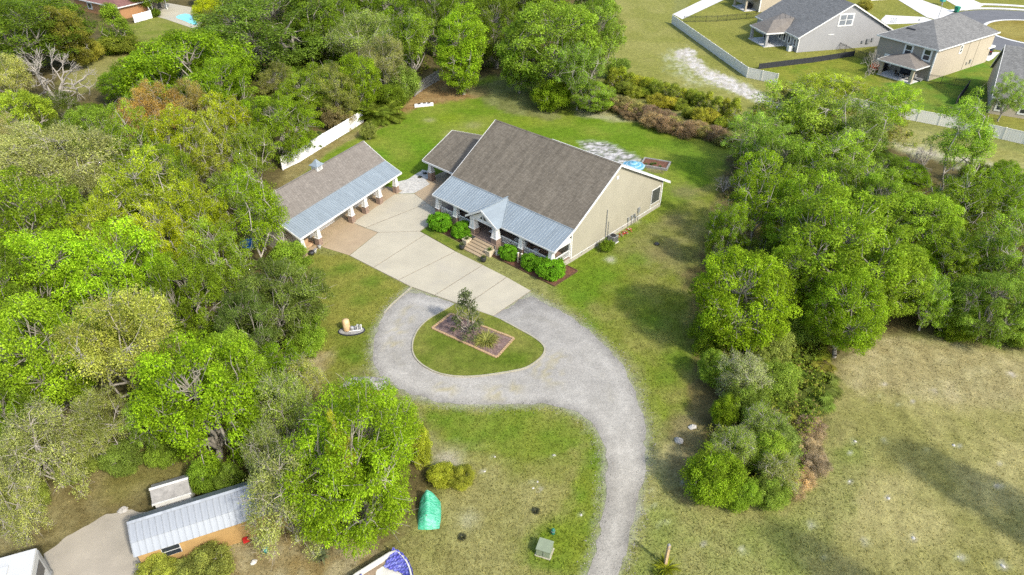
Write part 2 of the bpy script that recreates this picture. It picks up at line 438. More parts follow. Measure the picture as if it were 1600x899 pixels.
# ------------------------------------------------------------------ GROUND: one sheet, its cover (lush, dry, bare, litter) mapped on the plan
VIV = ((.105,.150,.013), (.165,.175,.030)); DULL = ((.160,.150,.050), (.215,.185,.085)); TAN = ((.20,.165,.078), (.26,.205,.115))
LITTER = ((.075,.055,.028), (.120,.085,.045)); RUST = ((.20,.105,.055), (.26,.155,.09)); BARE = ((.27,.215,.155), (.36,.31,.25))
OLIVE = ((.165,.150,.045), (.215,.185,.072)); SAND = ((.22,.19,.10), (.47,.445,.40)); UNDER = ((.055,.07,.018), (.09,.09,.03)); FIELD = ((.205,.170,.070), (.295,.230,.122))
def Z(pts): return plan(pts)
ZONES = [  # polygon (as seen from the air), two tints, patch frequency, edge raggedness, strength, grass density
    (Z([(-900,1300),(-900,-200),(300,-120),(1000,-60),(960,40),(900,120),(760,120),(660,130),(560,200),(440,300),(470,400),(520,560),(600,625),(690,660),(690,760),(620,860),(600,1300)]), LITTER, .25, 1.2, 1, .15),
    (Z([(640,150),(700,140),(770,118),(900,165),(1160,235),(1130,290),(1100,360),(1110,620),(1040,700),(990,560),(880,470),(760,300),(600,330),(430,300),(560,200)]), VIV, .11, .8, 1, 1),
    (Z([(1090,300),(1060,330),(1020,400),(960,440),(910,480),(1000,560),(1040,640),(1115,640),(1110,430),(1150,260)]), ((.135,.140,.022),(.205,.175,.058)), .2, 1.0, .9, .9),
    (Z([(960,395),(1000,350),(1060,330),(1100,380),(1085,440),(1020,420)]), ((.165,.140,.055),(.215,.17,.09)), .3, 1.2, .7, .6),
    (Z([(480,395),(550,398),(642,450),(600,490),(578,560),(560,610),(500,600),(480,540),(500,470)]), ((.105,.125,.018),(.19,.165,.042)), .16, .6, 1, 1),
    (Z([(640,635),(760,636),(880,640),(945,690),(945,780),(910,910),(880,1300),(560,1300),(600,890),(650,860),(700,760),(650,690)]), ((.145,.150,.028),(.225,.185,.075)), .16, .5, 1, 1),
    (Z([(900,640),(950,690),(948,790),(915,899),(870,899),(800,870),(880,800),(905,740)]), ((.10,.150,.012),(.15,.165,.02)), .3, .8, .8, 1),
    (Z([(655,640),(760,642),(880,648),(930,690),(860,720),(740,710),(670,690)]), ((.10,.145,.014),(.16,.17,.03)), .3, .9, .85, 1),
    (Z([(680,700),(760,720),(860,760),(800,890),(760,980),(560,980),(620,850),(690,790)]), ((.205,.165,.078),(.25,.20,.105)), .35, 1.3, .75, .7),
    (Z([(1000,900),(980,830),(1020,700),(1090,640),(1130,700),(1260,770),(1290,680),(1290,560),(1370,525),(1600,560),(2100,640),(2100,1300),(960,1300)]), FIELD, .14, .8, 1, .3),
    (Z([(1290,570),(1380,520),(1480,535),(1600,555),(1800,600),(1700,640),(1500,630),(1340,620)]), ((.27,.20,.125),(.32,.25,.165)), .3, 1.2, .85, .5),
    (Z([(985,830),(1040,720),(1100,800),(1240,790),(1300,700),(1380,680),(1340,800),(1250,930),(1150,1000),(980,1000)]), ((.165,.175,.05),(.225,.195,.085)), .22, 1.0, .75, 1),
    (Z([(930,-60),(1060,-60),(1050,45),(1170,125),(1235,140),(1210,190),(1140,180),(940,115),(960,40)]), ((.185,.165,.05),(.225,.19,.072)), .12, .8, 1, .5),
    (Z([(1056,36),(1120,-60),(1900,-100),(2000,230),(1600,215),(1430,185),(1215,132),(1170,118)]), ((.165,.150,.036),(.205,.175,.052)), .1, .1, 1, .4),
    (Z([(1190,108),(1335,88),(1385,105),(1370,150),(1300,160),(1215,132)]), ((.13,.15,.02),(.18,.165,.03)), .2, .6, 1, .6),
    (Z([(1380,130),(1450,125),(1545,90),(1560,85),(1545,150),(1490,180),(1440,185)]), ((.085,.15,.02),(.15,.16,.03)), .2, .4, 1, .5),
    (Z([(1212,150),(1300,172),(1440,205),(1620,245),(1900,330),(1900,420),(1560,270),(1420,240),(1320,200)]), ((.215,.18,.065),(.25,.21,.10)), .2, .8, 1, .5),
    (Z([(1140,240),(1320,215),(1600,275),(2000,400),(2000,700),(1600,545),(1400,515),(1300,560),(1280,650),(1240,780),(1080,790),(1085,640),(1110,560),(1095,380),(1130,280)]), LITTER, .3, 1.0, 1, .2),
    (Z([(1075,420),(1110,420),(1120,560),(1110,660),(1075,640),(1080,540)]), ((.115,.075,.04),(.165,.115,.06)), .35, .8, .85, .2),
    (Z([(1045,640),(1095,650),(1075,760),(1085,790),(1050,780),(1035,720)]), ((.155,.10,.06),(.20,.15,.10)), .35, .6, .7, .3),
    (Z([(645,135),(690,125),(770,140),(760,150),(700,160),(655,168),(600,190),(610,175)]), RUST, .35, .8, 1, .1),
    (Z([(720,140),(790,122),(850,160),(880,178),(860,190),(800,180),(775,170)]), ((.12,.10,.05),(.19,.165,.09)), .3, 1.0, .8, .3),
    (Z([(430,300),(445,262),(545,208),(600,183),(620,190),(560,215),(510,240),(460,290)]), ((.17,.12,.055),(.225,.165,.09)), .3, .6, .9, .3),
    (Z([(895,170),(950,175),(1000,190),(960,190),(900,180)]), BARE, .4, .8, .7, .2),
    (Z([(905,224),(950,222),(985,238),(1000,248),(990,262),(960,258),(925,244)]), ((.09,.085,.07),(.50,.48,.45)), 1.1, .8, 1, 0),
    (Z([(1010,248),(1040,255),(1035,272),(1010,268)]), ((.16,.12,.075),(.22,.18,.12)), .6, .4, .9, .2),
    (Z([(1052,80),(1078,73),(1096,100),(1122,116),(1150,125),(1178,138),(1230,165),(1320,200),(1290,205),(1200,168),(1160,150),(1130,138),(1098,122),(1075,104)]), ((.30,.27,.20),(.50,.475,.43)), .8, .9, 1, 0),
    (Z([(1040,82),(1060,74),(1080,112),(1120,135),(1090,135),(1050,112)]), SAND, .7, 2.2, .5, .2),
    (Z([(1290,165),(1400,225),(1480,235),(1560,262),(1520,262),(1420,240),(1330,205)]), ((.33,.29,.22),(.46,.42,.36)), .6, 1.6, .6, .1),
    (Z([(120,85),(180,75),(205,90),(170,120),(130,150),(95,140),(100,110)]), ((.18,.155,.055),(.225,.185,.085)), .2, .8, 1, .6),
    (Z([(200,40),(250,24),(300,40),(310,52),(260,70),(210,62)]), ((.135,.145,.026),(.185,.165,.05)), .2, .8, 1, .6),
    (Z([(392,150),(420,150),(425,172),(400,178),(388,166)]), ((.26,.20,.15),(.30,.25,.2)), .4, .5, 1, 0),
    (Z([(0,800),(120,745),(230,690),(300,680),(320,720),(240,780),(130,840),(0,870),(-60,860)]), ((.135,.095,.05),(.22,.165,.10)), .4, .8, 1, .3),
    (Z([(240,660),(330,700),(300,740),(230,760),(190,790),(150,770),(180,710)]), ((.13,.105,.035),(.19,.15,.06)), .4, .8, .8, .5),
    (Z([(380,820),(520,830),(600,850),(560,920),(520,1000),(300,1000),(330,860)]), ((.20,.13,.07),(.28,.21,.15)), .5, .6, 1, .3),
    (Z([(530,590),(560,575),(620,590),(660,625),(620,640),(560,630)]), ((.16,.135,.06),(.22,.185,.10)), .5, .6, .6, .3),
    (Z([(470,560),(500,545),(520,550),(510,580),(480,590)]), ((.22,.15,.09),(.32,.24,.17)), .6, .5, .9, .1),
    (Z([(630,640),(665,650),(690,690),(700,730),(670,720),(640,680)]), ((.16,.115,.055),(.24,.19,.13)), .5, .8, .7, .3),
    (Z([(920,375),(960,352),(985,345),(975,362),(940,395)]), ((.30,.23,.16),(.36,.30,.22)), .6, .4, .5, .2),
]
SPOTS = [  # small patches: pixel, radius (m), colour, strength
    *[(x, y, r, (.42,.40,.36), .85) for x, y, r in [(1335,690,.5),(1383,689,.55),(1405,632,.35),(1427,628,.35),(1414,626,.3),(1372,619,.35),(1328,708,.4),(1458,611,.5),(1497,696,.5),(1450,704,.4),(1340,785,.35),
        (1327,752,.45),(1352,846,.6),(1427,840,.55),(1388,779,.35),(1502,872,.8),(1567,884,.8),(1580,585,.9),(1380,600,.6),(1564,724,.4),(1560,760,.6),(1268,820,.7),(1160,860,.6),(1100,850,.5),(1290,870,.4),(1040,815,.4),(840,760,.3),(832,753,.35),(845,765,.3),(755,737,.35),(908,805,.35),(866,711,.4),(772,714,.3),(1068,755,.4),(1030,820,.4),(1020,790,.3)]],
    (700,720,1.2,(.33,.28,.23),.8),(732,812,.8,(.26,.22,.17),.7),(726,540,.0,(0,0,0),0),(715,607,.1,(.3,.2,.1),0),(954,406,.6,(.40,.36,.31),.7),(990,345,.8,(.36,.30,.24),.7),(672,188,.9,(.27,.22,.15),.6),(712,210,1.6,(.25,.20,.12),.5),(740,196,1.5,(.25,.20,.12),.5),
    (1020,505,1.6,(.09,.145,.012),.6),(945,430,1.6,(.095,.15,.012),.7),(905,462,1.3,(.095,.15,.015),.7),(890,440,1.0,(.10,.15,.015),.6),(995,405,1.6,(.10,.15,.012),.6),(920,510,1.2,(.11,.15,.02),.6),(1060,560,1.5,(.10,.15,.012),.7),(1040,590,1.2,(.11,.15,.02),.6),(1000,470,1.6,(.12,.15,.02),.6),(975,455,1.3,(.10,.15,.012),.5),
    (590,245,2.2,(.09,.17,.012),.6),(640,215,2.5,(.11,.17,.012),.5),(700,185,2.2,(.15,.18,.012),.6),(660,230,2.0,(.10,.17,.012),.6),(820,190,2.4,(.15,.17,.015),.5),(1000,205,2.5,(.10,.16,.015),.5),(1060,230,2.8,(.09,.15,.012),.6),(1090,245,2.5,(.09,.15,.012),.6),(950,200,2.2,(.11,.17,.015),.6),
    (540,420,1.3,(.075,.12,.012),.6),(580,440,1.2,(.075,.12,.012),.6),(560,470,1.2,(.08,.12,.012),.5),(515,430,1.0,(.09,.12,.015),.5),(555,560,.8,(.08,.13,.012),.6),(525,500,1.1,(.20,.16,.045),.6),(505,440,1.3,(.19,.15,.05),.5),
    (1070,300,2.0,(.17,.13,.075),.7),(1050,345,1.8,(.18,.14,.075),.6),(1030,395,1.6,(.175,.13,.07),.6),(930,480,1.0,(.2,.16,.07),.5),
]
DRIVE = Z([(640,448),(620,467),(600,487),(588,510),(581,535),(579,560),(588,585),(610,604),(650,622),(700,635),(760,637),(830,632),(880,638),(915,655),(938,685),(944,720),(944,760),(937,815),(922,868),(909,910),(890,970),(875,1040),(930,1040),(948,970),(967,910),(980,868),(995,818),(1006,760),(1013,715),(1011,660),(1000,622),(984,584),(962,553),(937,529),(905,500),(870,480),(842,466),(828,456),(770,494)])
STREAK_ZONE = Z([(1290,570),(1380,520),(2100,600),(2100,1300),(1150,1300),(1250,790)])
SPOTW = [(*at(x, y)[:2], r, c, s) for x, y, r, c, s in SPOTS if s > 0]
def cover_at(x, y):
    n = fbm(x*.15, y*.15, 2, 4)
    c = np.array(DULL[0])[None]*(1-n[:, None])+np.array(DULL[1])[None]*n[:, None]
    g = np.full(x.shape, .8)
    for k, (poly, (a, b), fr, amp, st, dn) in enumerate(ZONES):
        m = soft(x, y, poly, amp, 5, 11+k)*st
        t = np.clip((fbm(x*fr*2.2, y*fr*2.2, 100+k, 5)-.5)*2.6+.5, 0, 1)[:, None]
        z = np.array(a)[None]*(1-t)+np.array(b)[None]*t
        c = c*(1-m[:, None])+z*m[:, None]; g = g*(1-m)+dn*m
    # mowing swaths along the field
    m = soft(x, y, STREAK_ZONE, 1.0, 4, 91)
    sx_ = x-.25*y; w = np.sin(sx_*3.1+1.2*fbm(sx_*.4, y*.03, 5, 2))*.5+.5; w = w*fbm(sx_*.5, y*.05, 41, 3)
    c = c*(1+(m*(w-.3)*.17)[:, None])
    d = fbm(sx_*1.6, y*.05, 55, 3); c = c*(1-(m*np.clip((d-.52)*5, 0, 1)*.13)[:, None])
    for sx, sy, r, col, st in SPOTW:
        r = r*(.42 if col[0] > .41 else 1); st = st*(.6 if col[0] > .41 else 1); dd = ((x-sx)**2+(y-sy)**2)/(r*r); sel = dd < 6
        if sel.any():
            wob = .55+.9*fbm(x[sel]*2.1, y[sel]*2.1, 77, 3)
            e = np.clip(np.exp(-(dd[sel]*wob*(.5+1.2*fbm(x[sel]*5, y[sel]*5, 5, 2)))**1.2)*1.15, 0, 1)*st
            c[sel] = c[sel]*(1-e[:, None])+np.array(col)[None]*e[:, None]; g[sel] *= 1-.7*e
    # loose gravel spilling out from the drive's edges
    dr = np.maximum(soft(x, y, DRIVE, .5, 6, 300, .9), soft(x, y, DRIVE, .7, 6, 340, 1.3)*.6)
    t = fbm(x*2.3, y*2.3, 9, 3)[:, None]
    gv = np.array((.20,.175,.125))[None]*(1-t)+np.array((.31,.295,.265))[None]*t
    e = np.clip(dr*1.05, 0, 1)*.9
    c = c*(1-e[:, None])+gv*e[:, None]; g = g*(1-np.clip(dr*1.4, 0, 1))
    pale = np.clip((c[:, 2:3]-.14)/.12, 0, 1)
    return c*(np.array((.775, .89, .65))[None]*(1-pale)+.82*pale), g
def axis(parts):
    out = []
    for a, b, s in parts: out += list(np.arange(a, b, s))
    return np.array(out+[parts[-1][1]])
gx = axis([(-900,-300,75),(-300,-140,10),(-140,-62,1.3),(-62,62,.36),(62,140,.9),(140,300,10),(300,900,75)])
gy = axis([(-120,10,13),(10,22,1.5),(22,112,.36),(112,200,.8),(200,300,10),(300,1500,80)])
GX_, GY_ = np.meshgrid(gx, gy); fx_, fy_ = GX_.ravel(), GY_.ravel()
gc, gg = cover_at(fx_, fy_)
nx, ny = len(gx), len(gy)
ii = (np.arange(ny-1)[:, None]*nx+np.arange(nx-1)[None]).ravel()
Q = np.stack([ii, ii+1, ii+nx+1, ii+nx], 1)
structure(put('ground', np_mesh('ground', np.stack([fx_, fy_, np.zeros_like(fx_)], 1), Q, 'ground_cover', col=gc)))

def inset(poly, d):
    n = len(poly); ar = sum(poly[i][0]*poly[(i+1) % n][1]-poly[(i+1) % n][0]*poly[i][1] for i in range(n))
    if ar < 0: poly = poly[::-1]
    out = []
    for i in range(n):
        a, b, c = Vector(poly[i-1]), Vector(poly[i]), Vector(poly[(i+1) % n])
        n1 = Vector((-(b-a).y, (b-a).x)).normalized(); n2 = Vector((-(c-b).y, (c-b).x)).normalized()
        m = (n1+n2); m = m/max(.4, m.length_squared)*2
        p = b+m*d; out.append((p.x, p.y))
    return out
# gravel drive (turning loop and lane)
def gravel_sheet(name, poly, z, wheel):
    P = resample(inset(smooth_poly(poly, 2), .22), .3, .34, 21); A = np.array(P)
    # triangulate with interior points: constrained by a fine grid clipped to the outline
    x0, y0 = A.min(0); x1, y1 = A.max(0); s = .4
    X, Y = np.meshgrid(np.arange(x0, x1+s, s), np.arange(y0, y1+s, s)); nx_, ny_ = X.shape[1], X.shape[0]
    xr, yr = X.ravel(), Y.ravel()
    ins = pip(xr, yr, P).reshape(ny_, nx_)
    full = ins[:-1, :-1] & ins[1:, :-1] & ins[:-1, 1:] & ins[1:, 1:]
    jj, kk = np.nonzero(full); i0 = jj*nx_+kk
    Qg = np.stack([i0, i0+1, i0+nx_+1, i0+nx_], 1)
    used, inv = np.unique(Qg.ravel(), return_inverse=True)
    V = np.stack([xr[used], yr[used], np.full(len(used), z)], 1)
    # soften the stair-stepped rim by moving rim vertices onto the outline
    cnt = np.zeros(len(used), int); np.add.at(cnt, inv, 1); rim = cnt < 4
    for i in np.nonzero(rim)[0]:
        d = (A[:, 0]-V[i, 0])**2+(A[:, 1]-V[i, 1])**2; k = d.argmin()
        if d[k] < .5: V[i, :2] = A[k]
    t = fbm(V[:, 0]*.35, V[:, 1]*.35, 61, 4)
    c = np.array((.275,.266,.25))[None]*(1-t[:, None])+np.array((.355,.347,.33))[None]*t[:, None]
    c = c*np.array((.83, .80, .725))[None]
    big = fbm(V[:, 0]*.16, V[:, 1]*.16, 33, 4)[:, None]; c = c*(.72+.56*big)
    dmin = np.full(len(V), 99.)
    for i in range(0, len(A), 1): dmin = np.minimum(dmin, (V[:, 0]-A[i, 0])**2+(V[:, 1]-A[i, 1])**2)
    dmin = np.sqrt(dmin); edge = np.exp(-(dmin/.55)**2)*fbm(V[:, 0]*1.1, V[:, 1]*1.1, 71, 3)*1.3
    c = c*(1-.33*np.clip(edge, 0, 1))[:, None]
    mid = np.clip(1-np.abs(dmin-2.15)/.5, 0, 1)*np.clip((fbm(V[:, 0]*.5, V[:, 1]*.5, 81, 3)-.42)*4, 0, 1); mid = (mid*.30*(fbm(V[:, 0]*2.2, V[:, 1]*2.2, 83, 2)))[:, None]
    c = c*(1-mid)+np.array((.17,.15,.08))[None]*mid
    rut = (np.clip(1-np.abs(dmin-1.15)/.4, 0, 1))[:, None]; c = c*(.95+.12*rut)
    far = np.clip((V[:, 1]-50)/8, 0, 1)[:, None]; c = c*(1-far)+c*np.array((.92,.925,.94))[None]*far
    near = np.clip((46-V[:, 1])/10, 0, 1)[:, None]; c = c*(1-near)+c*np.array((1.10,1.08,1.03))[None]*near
    # weedy crown between the wheel tracks
    for px, py, r in wheel:
        q = at(px, py); d = ((V[:, 0]-q[0])**2+(V[:, 1]-q[1])**2)/(r*r); e = (np.exp(-d)*(fbm(V[:, 0]*2, V[:, 1]*2, 8, 3) > .5)*.55)[:, None]
        c = c*(1-e)+np.array((.26,.22,.10))[None]*e
    return put(name, np_mesh(name, V, inv.reshape(-1, 4), 'drive_gravel', col=c))
structure(gravel_sheet('gravel_drive', DRIVE, .012, [(620,520,.8),(615,540,.8),(632,500,.8),(640,485,.7),(865,590,1.0),(800,608,.8),(700,610,.8),(775,617,1.),(845,575,1.),(870,560,.8),(690,605,.6)]))

# lawn island inside the loop, kerb round it
ISL_PX = [(771,495),(712,475),(702,481),(684,491),(667,501),(654,514),(647,527),(644,540),(645,554),(654,567),(672,579),(692,586.5),(720,590),(750,588.5),(779,584.5),(805,580),(822,576),(837,567),(849,556),(852,546),(846.5,537),(832,526.5),(818,519),(800,509),(783,500)]
ISL = plan(ISL_PX)
def lawn_sheet(name, poly, z, c1, c2, fr, seed, s=.35):
    P = resample(poly, .3); A = np.array(P); x0, y0 = A.min(0); x1, y1 = A.max(0)
    inner = [(x, y) for x in np.arange(x0, x1, s) for y in np.arange(y0, y1, s)]
    I = np.array(inner); k = pip(I[:, 0], I[:, 1], P); I = I[k]
    d = np.array([((A-p)**2).sum(1).min() for p in I]); I = I[d > (s*.6)**2]
    from mathutils.geometry import delaunay_2d_cdt
    vs = [Vector(p) for p in P]+[Vector(p) for p in I]; nP = len(P)
    v, e, f, _, _, _ = delaunay_2d_cdt(vs, [(i, (i+1) % nP) for i in range(nP)], [], 1, 1e-5)
    V = np.array([(p[0], p[1], z) for p in v]); T = np.array([t if len(t) == 3 else t[:3] for t in f])
    t = np.clip((fbm(V[:, 0]*fr, V[:, 1]*fr, seed, 4)-.5)*2.4+.5, 0, 1)[:, None]
    return put(name, np_mesh(name, V, T, 'ground_cover', col=np.array(c1)[None]*(1-t)+np.array(c2)[None]*t))
structure(lawn_sheet('lawn_island', ISL, .06, (.066,.098,.009), (.130,.132,.028), .3, 5))
def kerb_run(pts, w=.13, z1=.11, parent=None, name='kerb', seg=1.5):
    P = resample(smooth_poly(pts, 1), .2) if pts[0] == pts[-1] else pts
    b = MB()
    for i in range(len(P)-1):
        a, c = Vector(P[i]), Vector(P[i+1]); d = (c-a)
        if d.length < .02: continue
        nrm = Vector((-d.y, d.x)).normalized()*w*.5
        q = [a-nrm, c-nrm, c+nrm, a+nrm]
        b.add([(p.x, p.y, -.02) for p in q]+[(p.x, p.y, z1+.004*((i*7) % 3)) for p in q], [(4,5,6,7),(0,1,5,4),(1,2,6,5),(2,3,7,6),(3,0,4,7)])
    return b.build(name, 'kerb', parent)
def open_smooth(pts, it=2):
    for _ in range(it):
        q = [pts[0]]
        for a, b in zip(pts[:-1], pts[1:]): q += [(a[0]*.75+b[0]*.25, a[1]*.75+b[1]*.25), (a[0]*.25+b[0]*.75, a[1]*.25+b[1]*.75)]
        pts = q+[pts[-1]]
    return pts
structure(kerb_run(open_smooth(plan(ISL_PX[2:]))))
structure(kerb_run(open_smooth(plan([(643,449),(630,461),(612,476),(600,490)])), .14, .10))

# concrete drive: slabs as parts on a dark bed
dr_bed = structure(sheet('driveway', plan([(551,349),(617,304),(647,303),(684,330),(671,340),(670,353),(656,362),(665,367),(712,393.5),(754.5,414.6),(830,455),(770,495),(640,448),(546,400),(590.7,364)]), .03, 'joint', .5, thick=.12))
SLABS = [[(570.5,357),(551,349),(617,304),(647,303),(668,318)], [(570.5,357),(668,318),(684,330),(671,340),(670,353),(656,362),(590.7,364)],
         [(590.7,364),(656,362),(665,367),(583,419),(546,400)], [(665,367),(712,393.5),(622,438.6),(583,419)], [(712,393.5),(754.5,414.6),(679,462),(640,448),(622,438.6)],
         [(754.5,414.6),(792,433.5),(726,479),(679,462)], [(792,433.5),(830,455),(770,495),(726,479)]]
SLABS[0][0:2] = [(570.5,356.6),(551,348.6)]
for s_ in SLABS: MB().prism(inset(plan(s_), .05), .0, .052).build('concrete_slab', 'concrete', dr_bed)

# white stone area between garage and carport; grass strip and mulch beds in front of the porch
structure(sheet('white_gravel', plan([(617,285),(636,281),(660,266),(676,268),(680,286),(673,288),(647,302.5),(619,303)]), .02, 'white_gravel', .3, .16))
structure(lawn_sheet('grass_strip', plan([(657,362),(669,355.5),(700,371.5),(726,385.5),(716,391.5),(712,393)]), .058, (.058,.105,.008), (.12,.135,.022), .6, 15))
structure(sheet('sandy_lot', plan([(68,866),(100,842),(130,822),(165,805),(200,797),(235,800),(235,900),(215,1000),(60,1000)]), .015, 'sandy_lot', .3, .25))
# street, walks and drives of the new houses
def arc_pts(c, r, a0, a1, n): return [(c[0]+r*math.cos(math.radians(a0+(a1-a0)*i/n)), c[1]+r*math.sin(math.radians(a0+(a1-a0)*i/n))) for i in range(n+1)]
CUL = (112.4, 156.2); RI = 10.2; RO = 19.7
structure(sheet('road', arc_pts(CUL, RO, 0, 360, 60)[:-1], .02, 'asphalt', 2.0))
structure(sheet('kerb_ring', arc_pts(CUL, RI+.8, 0, 360, 60)[:-1], .10, 'pale_concrete', 2.0, thick=.12))
structure(lawn_sheet('traffic_island', arc_pts(CUL, RI, 0, 360, 50)[:-1], .12, (.14,.11,.02), (.19,.16,.042), .2, 25, s=1.5))
structure(sheet('driveway', plan([(1384,24),(1443,27),(1462,33),(1427,37),(1385,38.5),(1376,32)]), .035, 'pale_concrete', 3))
structure(sheet('driveway', plan([(1380,-20),(1403,0),(1448,27.5),(1462,31),(1474,27),(1492,19),(1439,0),(1410,-20)]), .039, 'pale_concrete', 3))
structure(sheet('driveway', plan([(1450,-20),(1477,0),(1500,13),(1508,17),(1526,14),(1538,8),(1520,0),(1490,-20)]), .031, 'pale_concrete', 3))
structure(sheet('driveway', plan([(1528,92),(1534,82),(1562,82),(1552,92),(1545,96)]), .035, 'pale_concrete', 3))
structure(sheet('pavement', [*arc_pts(CUL, RO+2.2, 20, 118, 24), *arc_pts(CUL, RO+.6, 118, 20, 24)], .045, 'pale_concrete', 3))
structure(sheet('pavement', [*arc_pts(CUL, RO+6.2, 40, 95, 24), *arc_pts(CUL, RO+4.4, 95, 40, 24)], .045, 'pale_concrete', 3))
structure(sheet('footpath', plan([(1051.5,22.5),(1066,30.5),(1131,0),(1180,-28),(1140,-28),(1098,0)]), .03, 'pale_concrete', 3))
structure(sheet('pool_deck', plan([(238,12),(262,5),(301,12),(316,30),(312,48),(296,43),(258,30),(242,26)]), .03, 'concrete', .6))
structure(sheet('swimming_pool', smooth_poly(plan([(273,28),(281,23),(294,21.5),(301,27),(311,40),(300,39),(289,33)])), .05, 'pool_water', .6))

# ------------------------------------------------------------------ VEGETATION prototypes (unit crown radius 1; leaves are small faces spread through the crown)
def unit(v): return v/np.maximum(np.linalg.norm(v, axis=-1, keepdims=True), 1e-9)
def leaf_cards(C, Nrm, ln, wd, r, axis=None):
    n = len(C)
    a = unit(r.normal(size=(n, 3))) if axis is None else unit(axis+.45*r.normal(size=(n, 3)))
    t = unit(a-(a*Nrm).sum(1, keepdims=True)*Nrm); b = np.cross(Nrm, t)
    L = ln*r.uniform(.65, 1.35, (n, 1)); Wd = wd*r.uniform(.65, 1.35, (n, 1))
    bend = Nrm*L*.12
    V = np.stack([C-t*L*.5-bend, C+b*Wd*.5, C+t*L*.5-bend, C-b*Wd*.5], 1).reshape(-1, 3)
    return V, np.arange(n*4).reshape(-1, 4)
def tubes_np(segs, n=5):
    V = []; Qd = []; o = 0
    for p, q, r0, r1 in segs:
        p = np.asarray(p, float); q = np.asarray(q, float); d = q-p; L = np.linalg.norm(d)
        if L < 1e-5: continue
        d /= L; a = np.cross(d, (0, 0, 1.)) if abs(d[2]) < .95 else np.cross(d, (1., 0, 0)); a /= np.linalg.norm(a); b = np.cross(d, a)
        an = np.arange(n)*2*math.pi/n; ring = np.cos(an)[:, None]*a+np.sin(an)[:, None]*b
        V.append(p+ring*r0); V.append(q+ring*r1)
        for i in range(n): Qd.append((o+i, o+(i+1) % n, o+n+(i+1) % n, o+n+i))
        o += 2*n
    return np.concatenate(V), np.array(Qd)
def limb(segs, p, q, r0, r1, r, k=4, wob=.08, sag=0):
    p = np.asarray(p, float); q = np.asarray(q, float); L = np.linalg.norm(q-p); pts = [p]
    for i in range(1, k+1):
        t = i/k; pts.append(p+(q-p)*t+(r.normal(size=3)*wob*L*(0 if i == k else 1))+np.array((0, 0, sag*L*math.sin(math.pi*t))))
    for i in range(k): segs.append((pts[i], pts[i+1], r0+(r1-r0)*i/k, r0+(r1-r0)*(i+1)/k))
    return pts
